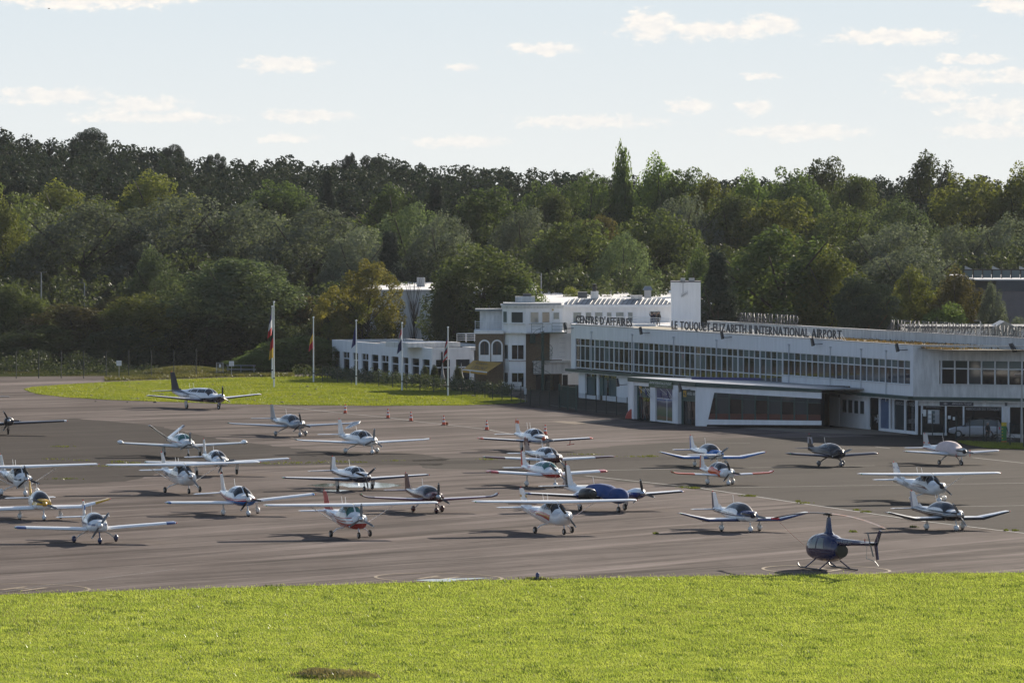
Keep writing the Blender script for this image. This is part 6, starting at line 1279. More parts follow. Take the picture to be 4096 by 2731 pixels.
def propeller(par, x, z, r, nb, ang, spin, bl, y=0.0, sl=.32, sr=.17, tipc=True):
    p = thing('propeller', None, None); p.parent = par; p.matrix_local = Matrix.Translation((x, y, z)) @ Matrix.Rotation(ang, 4, 'X')
    mb = MB(); mb.lathe([(-.04, sr), (sl * .25, sr * .97), (sl * .55, sr * .75), (sl * .85, sr * .38), (sl, .01)], (0, 0, 0), 'x', 16); mb.build('spinner', spin, p, True)
    for k in range(nb):
        a = 2 * math.pi * k / nb; mb = MB(); rings = []
        for t, ch, tw in ((.08, .10, 60), (.25, .16, 45), (.5, .17, 30), (.75, .14, 22), (.95, .10, 17), (1.0, .04, 15)):
            c_, s_ = math.cos(R(tw)) * ch / 2, math.sin(R(tw)) * ch / 2; n_ = .014; q = []
            for u_, w_ in ((-1, 0), (0, 1), (1, 0), (0, -1)): yy, xx = u_ * c_ , u_ * s_ + w_ * n_; q.append((xx + sl * .2, yy * math.cos(a) - t * r * math.sin(a), yy * math.sin(a) + t * r * math.cos(a)))
            rings.append(q)
        mb.loft(rings); b = mb.build('blade', bl, p)
        if tipc: mb = MB(); q = Matrix.Rotation(a, 3, 'X'); mb.hexa([q @ Vector(v) for v in ((sl * .2 - .022, -.055, r * .9), (sl * .2 + .022, -.055, r * .9), (sl * .2 + .022, .055, r * .9), (sl * .2 - .022, .055, r * .9), (sl * .2 - .02, -.05, r * .94), (sl * .2 + .02, -.05, r * .94), (sl * .2 + .02, .05, r * .94), (sl * .2 - .02, .05, r * .94))]); mb.build('tip_mark', M_LETW, b)
    return p
def place(u, v, th, roll=0.0):         # roll: the stand under this aircraft falls the other way
    g = gnd(u, v); return Matrix.Translation(g) @ Matrix.Rotation(math.atan(K), 4, 'Y') @ Matrix.Rotation(R(th - 90), 4, 'Z') @ Matrix.Rotation(R(roll), 4, 'X')
def plane(label, u, v, th, P):
    """a light aeroplane; local x forward, y to its left, origin on the ground between the main wheels"""
    g = dict(xn=2.05, xw=1.05, xt=.3, xc=-.9, xb=-2.1, xe=-4.45, zb=.68, zs=1.12, zcw=1.40, ztp=1.82, zbk=1.45, ze=(1.05, 1.32), w=.56, n=2.6, span=9.2, cr=1.6, ct=1.5, wx=.75, wz=.82, tz=1.08, sw=0, tk=.14, crank=None, track=3.0, gx=0.0, nx=1.75, wr=.19, fair=True, leg='straight',
             fin=(-3.4, -4.1, -4.75, -4.6, 1.25, 2.3), fincol=None, tail=(3.2, -3.95, .8, .65, 1.25), tailz=None, vt=False, prop=(2, 30), pr=.92, spin=PW, blade=0, base=PW, stripes=(), wbase=PW, wle=None, wtip=None, tipy=None, hw=False, glass=0, reg=None, regc='202020', regx=-2.5, regz=1.2, regh=.28, bubble=False, ant=1, cover=None, flap=0, fincap=None, wtop=None, dorsal=True, inlet=True, tb=.25, strut=None, tipt=False, ledge=.0, wlet=0)
    g.update(P); root = thing('light_aircraft', label, 'aircraft', place(u, v, th, P.get('roll', 0.0)), 'light aircraft parked on the apron')
    body = paint('paint_' + label[:24], g['base'], g['stripes'], metal=g.get('metal', 0)); wb = solid(g['wbase'], metal=g.get('metal', 0)); wl = solid(g['wle']) if g['wle'] else wb; wt = solid(g['wtip']) if g['wtip'] else wb
    zb, zs, zc, zt, w, n = g['zb'], g['zs'], g['zcw'], g['ztp'], g['w'], g['n']; xn, xw, xt, xc, xb, xe = (g[k] for k in ('xn', 'xw', 'xt', 'xc', 'xb', 'xe')); tb = g['tb']
    w *= 1.1; st = [(xn, zs - .26, zs + .23, .28, 2.1, 0), (xn - .12, zs - .38, zs + .28, .46, 2.4, 0), (xn - .5, zb + .04, zc - .05, w * .9, n, .05), (xw + .05, zb, zc, w, n, .08), ((xw + xt) / 2, zb, (zc + zt) / 2 + .1, w * 1.03, n, .2), (xt, zb, zt - .02, w * 1.04, n, .30), ((xt + xc) / 2, zb, zt, w * 1.04, n, .32), (xc, zb + .02, zt - .08, w, n, .30), (xb, zb + .16, g['zbk'], w * .72, 2.4, .15), ((xb + xe) / 2, (zb + .16) * .45 + g['ze'][0] * .55, g['zbk'] * .5 + g['ze'][1] * .5, w * .44, 2.2, .05), (xe, g['ze'][0], g['ze'][1], .07, 2, 0)]
    f = Fus(st); f.skin('fuselage', body, root); G = (M_CAN, M_CANT)[g['glass']]
    zw = zc + .07; zl = zt - .13
    if g['cover'] is None:
        if g['bubble']:
            cn = f.patch('canopy', G, root, xw - .02, xb + .5 if g['bubble'] == 2 else xc - .15, 22, 158, .015, 0, 14, 16)
            if g['bubble'] == 1: f.patch('canopy_frame', body, root, xt - .0, xt - .1, 18, 162, .03, 0, 2, 16)
        else:
            f.patch('windscreen', G, root, xw - .06, xt + .06, 24, 88, .012, 0, 7, 10); f.patch('windscreen', G, root, xw - .06, xt + .06, 92, 156, .012, 0, 7, 10)
            for sd in (-1, 1):
                q = (xt - xc) / 2
                f.side('side_window', G, root, [(xt - q + .05, zw), (xt + .05, zw), (xt - .04, zl), (xt - q + .05, zl)], sd); f.side('side_window', G, root, [(xc + .1, zw), (xt - q - .05, zw), (xt - q - .05, zl), (xc + .18, zl - .02)], sd)
                f.side('side_window', G, root, [(xc - .4, zw + .02), (xc, zw + .01), (xc, zl - .05), (xc - .2, zl - .1)], sd)
    for sd in (-1, 1):
        f.side('door_line', M_DGREY, root, [(xt - .75, zb + .32), (xt - .735, zb + .32), (xt - .735, zw), (xt - .75, zw)], sd, .006, 2)
        if g['inlet']: mb = MB(); mb.lathe([(0, .105), (.03, .1)], (xn - .095, sd * .25, zs + .02), 'x', 12); mb.build('air_intake', M_BLACK, root)
    mb = MB(); mb.box(xn - .2, xn - .1, -.16, .16, zs - .33, zs - .2); mb.build('chin_intake', M_BLACK, root)
    # wings
    hs, wz, tz, wx, cr, ct, sw, tk = g['span'] / 2, g['wz'], g['tz'], g['wx'], g['cr'], g['ct'], g['sw'], g['tk']
    for sd in (-1, 1):
        y0 = .05 if g['hw'] else w * .55; ys = [y0, hs * .3, hs * .55, hs * .75, hs * .9, hs - .12, hs]; S = []
        if g['tipy']: ys = sorted(set(ys + [hs - g['tipy']]))
        for y in ys:
            t = (y - y0) / (hs - y0); z = wz + (tz - wz) * t; c = cr + (ct - cr) * t; th_ = tk * (1 - .2 * t)
            if g['crank']:
                kf, kz = g['crank']; z = wz + max(0, (y - hs * kf)) / (hs * (1 - kf)) * kz; c = cr if y <= hs * kf + .01 else cr + (ct - cr) * (y - hs * kf) / (hs * (1 - kf))
            xl = wx - sw * t - (cr - c) * (.25 if not g['crank'] else .0)
            if g['wlet'] and y > hs * .93: z += g['wlet'] * ((y - hs * .93) / (hs * .07)) ** 2
            if y == ys[-1]: S.append((y, xl - c * .12, c * .66, z + .015, th_ * .5))
            else: S.append((y, xl, c, z, th_))
        if not g['hw'] and not g['crank']: S.insert(1, (w * 1.25, wx - sw * .03 + .0, cr * 1.0, wz + (tz - wz) * .04, tk))
        if g['crank']: S.insert([i for i, q in enumerate(S) if q[0] > hs * g['crank'][0]][0], (hs * g['crank'][0], wx - sw * g['crank'][0], cr, wz, tk))
        if g['hw'] and g['flap']: pass
        wg = wing('wing', root, S, [wb, wl, wt], sd, hs - g['tipy'] if g['tipy'] and g['wtip'] else None)
        mb = MB(); mb.lathe([(-.07, .01), (0, .045), (.07, .01)], (S[-1][1], sd * hs, S[-1][3]), 'x', 8); mb.build('navigation_light', mat('green_light', (.02, .3, .1), .2) if sd < 0 else mat('red_light', (.4, .02, .02), .2), wg, True)
        yf0, yf1 = (w + .25, hs * .52); ya1 = hs * .93
        def trail(y0_, y1_, ang, nm, fr_=.22):
            q = []
            for y in (y0_, y1_):
                i = max(j for j in range(len(S)) if S[j][0] <= y + 1e-6); i = min(i, len(S) - 2); t = (y - S[i][0]) / (S[i + 1][0] - S[i][0]); xl, c, z = (S[i][k] + (S[i + 1][k] - S[i][k]) * t for k in (1, 2, 3)); q.append((y, xl - c * (1 - fr_), c * fr_, z + .012))
            mb = MB(); ca, sa = math.cos(R(ang)), math.sin(R(ang)); pts = []
            for y, xl, c, z in q:
                for a, b in ((0.02, .035), (c, .006), (c, -.006), (.02, -.035)): pts.append((xl - (a * ca + b * sa * 0), sd * y, z - a * sa + b))
            mb.hexa([pts[0], pts[4], pts[7], pts[3], pts[1], pts[5], pts[6], pts[2]]); mb.build(nm, wb, wg)
        trail(yf0, yf1, g['flap'], 'flap', .26 if g['flap'] else .22); trail(yf1 + .05, ya1, 2, 'aileron')
        if g['strut']: mb = MB(); a_, b_ = Vector((wx - .35, sd * (w * .95), zb + .12)), Vector((wx - .45, sd * hs * .5, wz + (tz - wz) * .5 - .02)); mb.loft([[p + Vector((dx, 0, dz)) for dx, dz in ((.07, 0), (0, .025), (-.07, 0), (0, -.025))] for p in (a_, b_)]); mb.build('wing_strut', wb, root)
        if g['tipt']: mb = MB(); mb.lathe([(-.75, .01), (-.5, .12), (-.1, .17), (.3, .16), (.6, .08), (.7, .01)], (S[-1][1] - .4, sd * (hs + .05), S[-1][3] + .05), 'x', 12); mb.build('tip_tank', wt, wg, True)
    # tail
    fa, fb, fc, fd, z0, z1 = g['fin']; fm = solid(g['fincol']) if g['fincol'] else wb; th2 = .05
    if not g['vt']:
        mb = MB(); rg = []
        for z, a, b in ((z0, fa, fd), (z0 + (z1 - z0) * .5, (fa + fb) / 2, (fc + fd) / 2), (z1 - .05, fb + (fa - fb) * .03, fc), (z1, fb - .06, fc + .05)):
            k = th2 * (1 - .5 * (z - z0) / (z1 - z0)); m_ = a + (b - a) * .65; rg.append([(a, 0, z), (a - .1, k, z), (m_, k, z), (m_, -k, z), (a - .1, -k, z)])
        mb.loft(rg); fn = mb.build('fin', [fm], root); mb = MB(); rg = []
        for z, a, b in ((z0 - .1, fa, fd), (z0 + (z1 - z0) * .5, (fa + fb) / 2, (fc + fd) / 2), (z1 - .03, fb, fc)):
            k = th2 * .8 * (1 - .5 * (z - z0) / (z1 - z0)); m_ = a + (b - a) * .66; rg.append([(m_, k, z), (b, .01, z), (b, -.01, z), (m_, -k, z)])
        mb.loft(rg); mb.build('rudder', solid(g['fincap'][0]) if g['fincap'] and g['fincap'][1] == 'rudder' else fm, fn)
        if g['fincap'] and g['fincap'][1] != 'rudder':
            zz0, zz1 = g['fincap'][1:3]; mb = MB(); rg = []
            for z in (zz0, zz1): t = (z - z0) / (z1 - z0); a, b = fa + (fb - fa) * t + .02, fd + (fc - fd) * t - .02; k = th2 * 1.12; rg.append([(a, k * .6, z), (b, k * .5, z), (b, -k * .5, z), (a, -k * .6, z)])
            mb.loft(rg); mb.build('fin_band', solid(g['fincap'][0]), fn)
        if g['dorsal']: mb = MB(); mb.add([(fa + .75, 0, z0 - .02), (fa - .05, 0.03, z0 - .05), (fa - .08, 0, z0 + .34), (fa - .05, -.03, z0 - .05)], [(0, 1, 2), (0, 2, 3), (1, 3, 2)]); mb.build('dorsal_fin', fm, fn)
        mb = MB(); mb.lathe([(0, .03), (.06, .03), (.1, .01)], (fc + .2, 0, z1), 'z', 6); mb.build('beacon', M_FR, fn)
        sp_, tx, tr_, tt, tzz = g['tail']; zz = g['tailz'] or tzz
        for sd in (-1, 1): wing('tailplane', root, [(.05, tx, tr_, zz, .09), (sp_ / 2 - .1, tx - (tr_ - tt) * .7, tt, zz, .08), (sp_ / 2, tx - (tr_ - tt) * .7 - .08, tt * .75, zz, .04)], [wb, wl, wt], sd, le=g['wle'] is not None)
    else:
        for sd in (-1, 1):
            mb = MB(); rg = []
            for t in (0, .9, 1): y, z, xl, c = sd * (.05 + 1.35 * t), 1.25 + .98 * t, -3.5 - .55 * t, 1.15 - .35 * t; nx_, nz_ = -sd * .59 * .045, .81 * .045; rg.append([(xl, y, z), (xl - c * .3, y + nx_, z + nz_), (xl - c, y, z), (xl - c * .3, y - nx_, z - nz_)])
            mb.loft(rg); fn = mb.build('ruddervator', [wb], root); mb = MB(); rg = []
            for t in (.84, 1.02): y, z, xl, c = sd * (.05 + 1.35 * t), 1.25 + .98 * t, -3.46 - .55 * t, 1.24 - .35 * t; nx_, nz_ = -sd * .59 * .055, .81 * .055; rg.append([(xl, y, z), (xl - c * .3, y + nx_, z + nz_), (xl - c, y, z), (xl - c * .3, y - nx_, z - nz_)])
            mb.loft(rg); mb.build('tip_cap', solid('3a2420'), fn)
    # undercarriage
    fm2 = None if not g['fair'] else solid(g['fair'] if isinstance(g['fair'], str) else PW, metal=g.get('metal', 0)); wr, gx, tr2, nxx = g['wr'], g['gx'], g['track'] / 2, g['nx']
    for sd in (-1, 1):
        wo = wheel(root, gx, sd * tr2, wr, .15, fm2, 'main_wheel'); mb = MB()
        if g['leg'] == 'sprung': mb.tube([(gx + .1, sd * w * .55, zb + .12), (gx + .05, sd * tr2 * .72, wr + .28), (gx, sd * (tr2 - .06), wr + .02)], [.06, .045, .035], 6)
        else: ztop = wz + (tz - wz) * (tr2 / hs) if not g['crank'] else wz; mb.tube([(gx, sd * (tr2 - .02), ztop + .02), (gx, sd * (tr2 - .02), wr + .12)], [.06, .045], 7); mb.tube([(gx - .02, sd * (tr2 - .1), wr + .3), (gx - .02, sd * (tr2 - .08), wr)], .03, 5)
        mb.build('gear_leg', fm2 if (fm2 and g['leg'] != 'sprung') else wb, root, True)
        if not g['fair'] and g['leg'] != 'sprung': mb = MB(); mb.box(gx - .22, gx + .22, sd * (tr2 + .1) - .012, sd * (tr2 + .1) + .012, wr + .1, wz); mb.build('gear_door', wb, root)
    wheel(root, nxx, 0, wr * .92, .13, fm2, 'nose_wheel'); mb = MB(); mb.tube([(nxx - .12, 0, zb + .15), (nxx - .02, 0, wr + .25), (nxx, .09, wr)], [.05, .04, .03], 6); mb.build('nose_leg', fm2 or M_STEEL, root, True)
    nb, ang = g['prop']; propeller(root, xn + .02, zs, g['pr'], nb, R(ang), solid(g['spin'], .12, .6) if g['spin'] == 'c8c8c8' else solid(g['spin']), (M_PROPB, M_PROPG)[g['blade']])
    for k in range(g['ant']): mb = MB(); mb.tube([(xc - .1 - k * .7, 0, zt - .12), (xc - .3 - k * .7, 0, zt + .42)], .012, 4); mb.build('antenna', M_LETW, root)
    if g['reg']:
        x0, h_ = g['regx'], g['regh']; z = g['regz']; wd = h_ * .62 * len(g['reg']); x1 = x0 + wd; ya, yb = f.half(x0, z + h_ / 2) + .03, f.half(x1, z + h_ / 2) + .03
        for sd in (-1, 1):
            a_, b_ = Vector((x0, sd * ya, z)), Vector((x1, sd * yb, z)); text('registration', g['reg'], h_, solid(g['regc']), root, frame(a_ if sd < 0 else b_, (b_ - a_) if sd < 0 else (a_ - b_)), 0, wd)
    if g['cover']: c_ = mat('cover_' + g['cover'], lin(g['cover']), .9, var=.15, vscale=2, bump=.6, bscale=2.5); f.patch('fabric_cover', c_, root, xn - .1 if g.get('covn') else xw + .25, xc - .35, -8, 188, .05, 0, 16, 22)
    root['_f'] = 0; del root['_f']
    return root, f, g

CE = dict(hw=True, wz=1.90, tz=2.0, wx=.72, cr=1.6, ct=1.12, span=10.95, tk=.12, w=.54, n=2.8, zb=.52, zs=1.2, zcw=1.42, ztp=1.93, zbk=1.5, ze=(1.12, 1.4), xn=1.95, xw=.95, xt=.45, xc=-.75, xb=-1.9, xe=-5.1, fin=(-3.75, -4.65, -5.35, -4.95, 1.35, 2.5), tail=(3.4, -4.25, 1.1, .75, 1.3), track=2.5, nx=1.6, leg='sprung', fair=False, wr=.21, strut=True, pr=.95, ant=2, spin=PW)
RB = dict(crank=(.56, .46), span=8.72, cr=1.72, ct=.95, wz=.70, tz=.7, wx=.78, tk=.13, zb=.62, zs=1.08, zcw=1.32, ztp=1.78, zbk=1.38, ze=(.98, 1.25), xn=1.85, xw=.95, xt=.2, xc=-1.0, xb=-2.0, xe=-4.3, bubble=2, fin=(-3.35, -4.05, -4.7, -4.5, 1.2, 2.2), tail=(3.2, -3.75, .75, .72, 1.12), track=2.6, nx=1.55, w=.54, n=2.5, wr=.19, inlet=False, pr=.9, flap=20)
CI = dict(span=11.7, cr=1.5, ct=.85, wz=.80, tz=1.08, wx=.62, tk=.13, zb=.62, zs=1.14, zcw=1.38, ztp=1.86, zbk=1.42, ze=(1.05, 1.3), xn=2.3, xw=1.25, xt=.35, xc=-.95, xb=-2.2, xe=-4.6, fin=(-3.55, -4.25, -4.9, -4.75, 1.2, 2.5), tail=(3.9, -4.0, .85, .6, 1.3), track=2.75, gx=-.05, nx=2.15, leg='sprung', prop=(3, 0), pr=.97, w=.6, n=2.4, wlet=.06)
PI = dict(span=9.15, zb=.66, tail=(3.1, -3.9, .8, .8, 1.12))
TB = dict(span=9.9, cr=1.3, ct=1.25, wz=.78, tz=1.05, wx=.62, zb=.62, ztp=1.86, zcw=1.40, zbk=1.45, w=.62, n=2.4, xe=-4.6, fin=(-3.35, -3.95, -4.6, -4.35, 1.2, 2.4), tail=(3.5, -4.35, .8, .8, 1.15), track=2.3, nx=1.85, leg='straight')
NV, RD, BL, BU, OR, YE, MA, TQ = '151a30', 'a81e1c', '111216', '2f66a8', 'd2531c', 'd9a514', '4a1218', '2a8a88'
FLEET = [
 ('white low-wing plane with blue stripe and blue wheel pants at front left', 380, 2168, 14, dict(roll=1.7, span=9.6, cr=1.35, ct=1.3, wz=.78, tz=1.02, leg='sprung', track=2.5, xn=1.9, xe=-4.3, zb=.62, zcw=1.38, ztp=1.74, bubble=1, fair='20305c', stripes=[('30406e', 1.10, 1.24, 1.12, 1.2, -4.2, 1.9, 0), ('7a2c30', 1.06, 1.08, 1.08, 1.10, -4.2, 1.9, 0)], wtip='2a4a80', tipy=.62, wtop=1, prop=(2, -35), blade=1, fin=(-3.3, -3.7, -4.35, -4.3, 1.2, 2.2), fincap=('3e6aa0', 1.7, 1.98))),
 ('white high-wing plane with red tail and red belly', 1402, 2146, 20.3, {**CE, 'roll': .6, 'glass': 1, 'prop': (3, 0), 'blade': 1, 'spin': 'c8c8c8', 'fincol': RD, 'stripes': [(RD, .3, 1.0, .3, .95, -1.0, 2.1, -.12), (RD, 1.28, 1.34, 1.22, 1.27, -3.4, 1.6, -.12), (RD, 1.12, 1.20, 1.06, 1.10, -2.0, 1.8, -.14)], 'reg': 'G-ATPT', 'regc': '7a1a1c', 'regx': -3.0, 'regz': 1.02, 'span': 11.0, 'wtip': PW}),
 ('white high-wing plane with curved orange and red side stripes', 2214, 2131, 23.6, {**CE, 'flap': 32, 'prop': (2, 40), 'stripes': [('b0332c', 1.18, 1.26, 1.0, 1.16, -2.2, .75, .10), ('d0902c', 1.10, 1.18, .9, 1.02, -2.0, .7, .10), ('b0332c', 1.02, 1.10, .78, .92, -1.8, .62, .10)], 'reg': 'F-BVIA', 'regc': 'a03030', 'regx': -3.1, 'regz': 1.05, 'fincap': ('b89048', 1.95, 2.1)}),
 ('white cranked-wing plane with navy nose and navy wing edges at front right', 2962, 2123, 21, {**RB, 'wle': '1c2c5a', 'prop': (2, 80), 'blade': 1, 'spin': NV, 'stripes': [('1c2c5a', 1.04, 1.9, 1.0, 1.9, .7, 1.9, 0), ('4a4c58', .98, 1.05, .98, 1.05, -4.2, 1.5, 0), ('4a4c58', 1.14, 1.24, 1.10, 1.12, -4.2, .3, 0)], 'fincap': ('3a3c52', 'rudder'), 'reg': 'F-GIKE', 'regc': '404048', 'regx': -3.1, 'regz': 1.02, 'regh': .2}),
 ('black and white cranked-wing plane near the helicopter', 3778, 2118, 24, {**RB, 'wle': BL, 'wbase': 'd8d8d6', 'prop': (2, 35), 'blade': 1, 'spin': 'c8c8c8', 'stripes': [(BL, .2, 1.30, .2, 1.22, -4.4, 2.0, 0), ('d8d8d6', 1.15, 1.18, 1.06, 1.09, -4.0, 1.9, 0), ('d8d8d6', 1.06, 1.08, .98, 1.0, -4.0, 1.9, 0)], 'fincap': ('8a8e9a', 'rudder'), 'flap': 12}),
 ('white low-wing plane with blue belly and red stripes', 962, 2058, 18.7, {**TB, 'roll': 3.0, 'fair': PW, 'prop': (3, 20), 'spin': PW, 'stripes': [('2c62a0', .2, 1.16, .2, 1.0, -4.4, 2.2, -.06), ('c03028', 1.16, 1.23, 1.0, 1.07, -4.4, 2.2, -.06), ('c03028', 1.26, 1.3, 1.11, 1.15, -4.4, 2.2, -.06)], 'wtip': '2c62a0', 'tipy': .22}),
 ('dark maroon low-wing plane with maroon wingtips', 1710, 2047, 20, dict(span=9.5, cr=1.3, ct=.8, wz=.78, tz=1.02, wlet=.2, base=MA, wbase='cfc6c8', wtip='3a1226', tipy=.9, bubble=1, leg='sprung', track=2.0, fair=MA, fincol=MA, prop=(3, 0), spin='c8c8c8', stripes=[('8a7068', .3, .98, .3, .75, -4.4, .6, 0)], xe=-4.3, zcw=1.36, ztp=1.74, tail=(3.2, -3.8, .75, .6, 1.2), wle='6a3a4c')),
 ('white and dark blue plane beside the puddle', 1420, 1958, 23, dict(roll=.7, span=11.0, cr=1.55, ct=.9, wz=.68, tz=.95, wx=.6, zb=.55, zs=1.05, zcw=1.28, ztp=1.66, zbk=1.35, ze=(.92, 1.2), fin=(-3.75, -3.9, -4.65, -4.9, 1.15, 2.1), fincap=('2a2c36', 'rudder'), dorsal=True, tail=(3.6, -4.0, .85, .6, 1.1), prop=(3, 70), spin='c8c8c8', fair=False, track=2.6, nx=1.8, wle='20263a', wtip='20263a', tipy=.2, stripes=[('141c34', .1, 1.04, .1, 1.0, -4.4, 2.1, 0), ('7a2024', 1.09, 1.13, 1.07, 1.1, -4.4, 1.2, 0)])),
 ('white high-wing plane with fine dark red stripes and navy belly', 730, 1969, 20, {**CE, 'roll': 1.0, 'prop': (2, 38), 'blade': 1, 'spin': 'c8c8c8', 'flap': 28, 'stripes': [('7a3a38', 1.30, 1.35, 1.16, 1.2, -4.2, 1.8, -.05), ('7a3a38', 1.2, 1.23, 1.08, 1.11, -4.2, 1.8, -.05), ('20304e', .3, .62, .3, .6, -.6, 1.3, 0)], 'reg': 'G-BANX', 'regx': -3.2, 'regz': 1.0}),
 ('white low-wing plane with black belly behind the high-wing with navy belly', 867, 1899, 15, {**PI, 'roll': 1.5, 'span': 10.8, 'ct': 1.0, 'fair': False, 'prop': (3, 35), 'blade': 1, 'spin': 'c8c8c8', 'xn': 2.35, 'xe': -4.9, 'stripes': [('1a1c22', .1, 1.16, .1, .98, -4.6, 2.2, -.05), ('7a2828', 1.2, 1.24, 1.04, 1.08, -4.6, 2.2, -.05)], 'fin': (-3.8, -4.2, -4.85, -4.8, 1.25, 2.4), 'wtip': 'dadada', 'tipy': .2}),
 ('white V-tailed plane with wingtip tanks and a red side line', 728, 1826, 20, dict(vt=True, tipt=True, span=10.0, ct=1.0, wz=.8, tz=1.08, fair=False, prop=(3, 0), blade=1, spin='c8c8c8', glass=1, track=2.9, wtip=PW, stripes=[('b04030', 1.16, 1.21, 1.14, 1.19, -4.4, 1.6, 0), ('57504c', 1.21, 1.32, 1.19, 1.23, -4.4, .4, 0)], reg='N-2VT', regx=-1.2, regz=.92, regh=.2, wbase='dcdcd8', base='e4e4e2')),
 ('large single-prop plane with navy tail beside the lawn', 811, 1633, 38, dict(span=13.1, cr=1.75, ct=.95, wz=.75, tz=1.3, wx=.8, fair=False, zb=.62, zs=1.25, zcw=1.48, ztp=1.98, zbk=1.7, xn=3.2, xw=1.9, xt=1.05, xc=-1.4, xb=-3.0, xe=-5.2, w=.64, ze=(1.3, 1.6), fin=(-3.9, -4.9, -5.6, -5.3, 1.5, 3.3), fincol=NV, wle=NV, wbase='dcdde0', tail=(4.6, -4.7, .95, .6, 1.5), track=3.75, nx=2.7, wr=.24, pr=1.05, prop=(3, 0), blade=0, spin='c8c8c8', stripes=[(NV, .1, 1.02, .1, 1.3, -1.2, 3.4, -.12), (NV, 1.50, 1.9, 1.28, 1.34, -5.2, -1.2, .0), (NV, 1.28, 1.34, 1.02, 1.05, -1.2, .6, .1)], reg='G-LAPW', regc='2a2a30', regx=-2.4, regz=1.02, regh=.3, ant=2)),
 ('white high-wing plane with dark swooping stripes at the left edge', 77, 1980, 20, {**CE, 'roll': 1.0, 'fair': PW, 'prop': (3, 10), 'spin': 'c8c8c8', 'stripes': [('1c2030', 1.3, 1.42, .85, 1.02, -3.0, -.2, -.1), ('1c2030', 1.32, 1.44, .8, .95, -2.2, .6, -.1), ('1c2030', 1.36, 1.42, 1.1, 1.25, -.2, 1.9, -.12)], 'reg': 'F-HDTM', 'regx': -3.0, 'regz': .92, 'regh': .24, 'wtip': '2a2c34', 'tipy': .15}),
 ('white and yellow cranked-wing plane at the left edge', 161, 2076, 14, {**RB, 'roll': 1.5, 'crank': (.6, .5), 'wtip': YE, 'tipy': .95, 'prop': (2, 68), 'blade': 1, 'spin': YE, 'stripes': [(YE, .98, 1.9, 1.0, 1.9, .7, 1.95, 0), ('4a9a9c', .98, 1.02, .9, .93, -1.2, .9, .08)], 'fincol': YE, 'fincap': (PW, 'rudder'), 'flap': 0}),
 ('silver grey low-wing plane with wheel pants behind the white open-door one', 1163, 1743, 24, {**CI, 'base': '9a9ea2', 'wbase': 'a8acb0', 'metal': .35, 'fair': 'a8acb0', 'spin': 'c8c8c8', 'prop': (3, 12)}),
 ('white low-wing plane with its gull door raised open', 1446, 1812, 25, {**CI, 'spin': 'c8c8c8', 'blade': 1, 'prop': (3, -4), 'stripes': [('6a6a70', 1.10, 1.13, .92, .94, -4.4, -.2, -.06), ('6a6a70', 1.02, 1.05, .85, .87, -4.4, .2, -.06)], 'reg': 'N147LD', 'regx': -2.9, 'regz': 1.12, 'regh': .22}),
 ('white low-wing plane with orange spinner and orange fin top', 2138, 1804, 20.3, {**TB, 'fair': False, 'wle': '1a2036', 'prop': (2, 80), 'blade': 1, 'spin': OR, 'stripes': [('2c5088', .85, .93, .85, .93, -4.4, 2.2, 0)], 'wtip': OR, 'tipy': .3, 'fincap': (OR, 2.08, 2.36), 'track': 2.2, 'ant': 2}),
 ('white low-wing plane with maroon belly and maroon wingtips', 2189, 1883, 22, {**PI, 'span': 10.7, 'ct': 1.0, 'fair': '5a3a34', 'prop': (2, 38), 'blade': 1, 'spin': '6a4a3a', 'stripes': [(MA, .1, 1.1, .1, 1.1, -4.4, 2.2, 0), ('46302a', 1.14, 1.28, 1.14, 1.2, -4.4, 1.4, 0)], 'fincol': '8a7a74', 'fincap': (MA, 1.75, 2.3), 'wtip': MA, 'tipy': 1.65, 'reg': 'F-GGAC', 'regc': 'e0e0e0', 'regx': -1.5, 'regz': .82, 'regh': .2}),
 ('white low-wing plane with red belly and red rounded wingtips', 2183, 1945, 22.6, {**PI, 'fair': PW, 'glass': 1, 'prop': (2, 48), 'blade': 1, 'spin': PW, 'stripes': [('b02a22', .1, 1.12, .1, 1.0, -4.4, 2.2, -.12), ('b02a22', 1.16, 1.19, 1.05, 1.08, -4.4, 2.0, -.12)], 'wtip': 'b83a38', 'tipy': .62, 'fincap': ('b02a22', 'rudder'), 'reg': 'G-BRPK', 'regc': '8a1c20', 'regx': -2.75, 'regz': 1.14, 'regh': .24, 'ant': 2}),
 ('white cranked-wing plane with light blue nose in the back row', 2841, 1866, 18.5, {**RB, 'wle': BU, 'prop': (2, -55), 'blade': 1, 'spin': PW, 'stripes': [(BU, 1.06, 1.9, 1.02, 1.9, .7, 1.9, 0), ('3a4458', .98, 1.06, .98, 1.06, -4.2, 1.9, 0), ('3a4458', .88, .92, .88, .92, -4.2, 1.9, 0)], 'fincap': (BU, 'rudder'), 'flap': 18}),
 ('small white and orange plane with a T-tail', 2880, 1937, 21.5, dict(span=8.0, cr=1.05, ct=.8, wz=.68, tz=.86, wlet=.12, wtip=OR, tipy=1.7, bubble=1, track=2.0, gx=0, nx=1.5, xn=1.75, xw=.9, xt=.1, xc=-.8, xb=-1.7, xe=-3.6, zb=.52, zs=.98, zcw=1.2, ztp=1.62, zbk=1.2, ze=(.85, 1.05), w=.5, fincol=PW, fincap=(OR, 'rudder'), fin=(-2.75, -3.1, -3.7, -3.75, 1.0, 1.98), tail=(2.35, -2.95, .7, .6, 1.0), tailz=2.0, prop=(3, 20), spin=PW, pr=.85, stripes=[(OR, .85, 1.5, .6, 1.05, -1.1, 1.1, -.05), (OR, .5, .98, .5, .8, -3.6, -2.2, 0)], reg='F-JYEG', regx=-2.3, regz=.98, regh=.17, ant=0)),
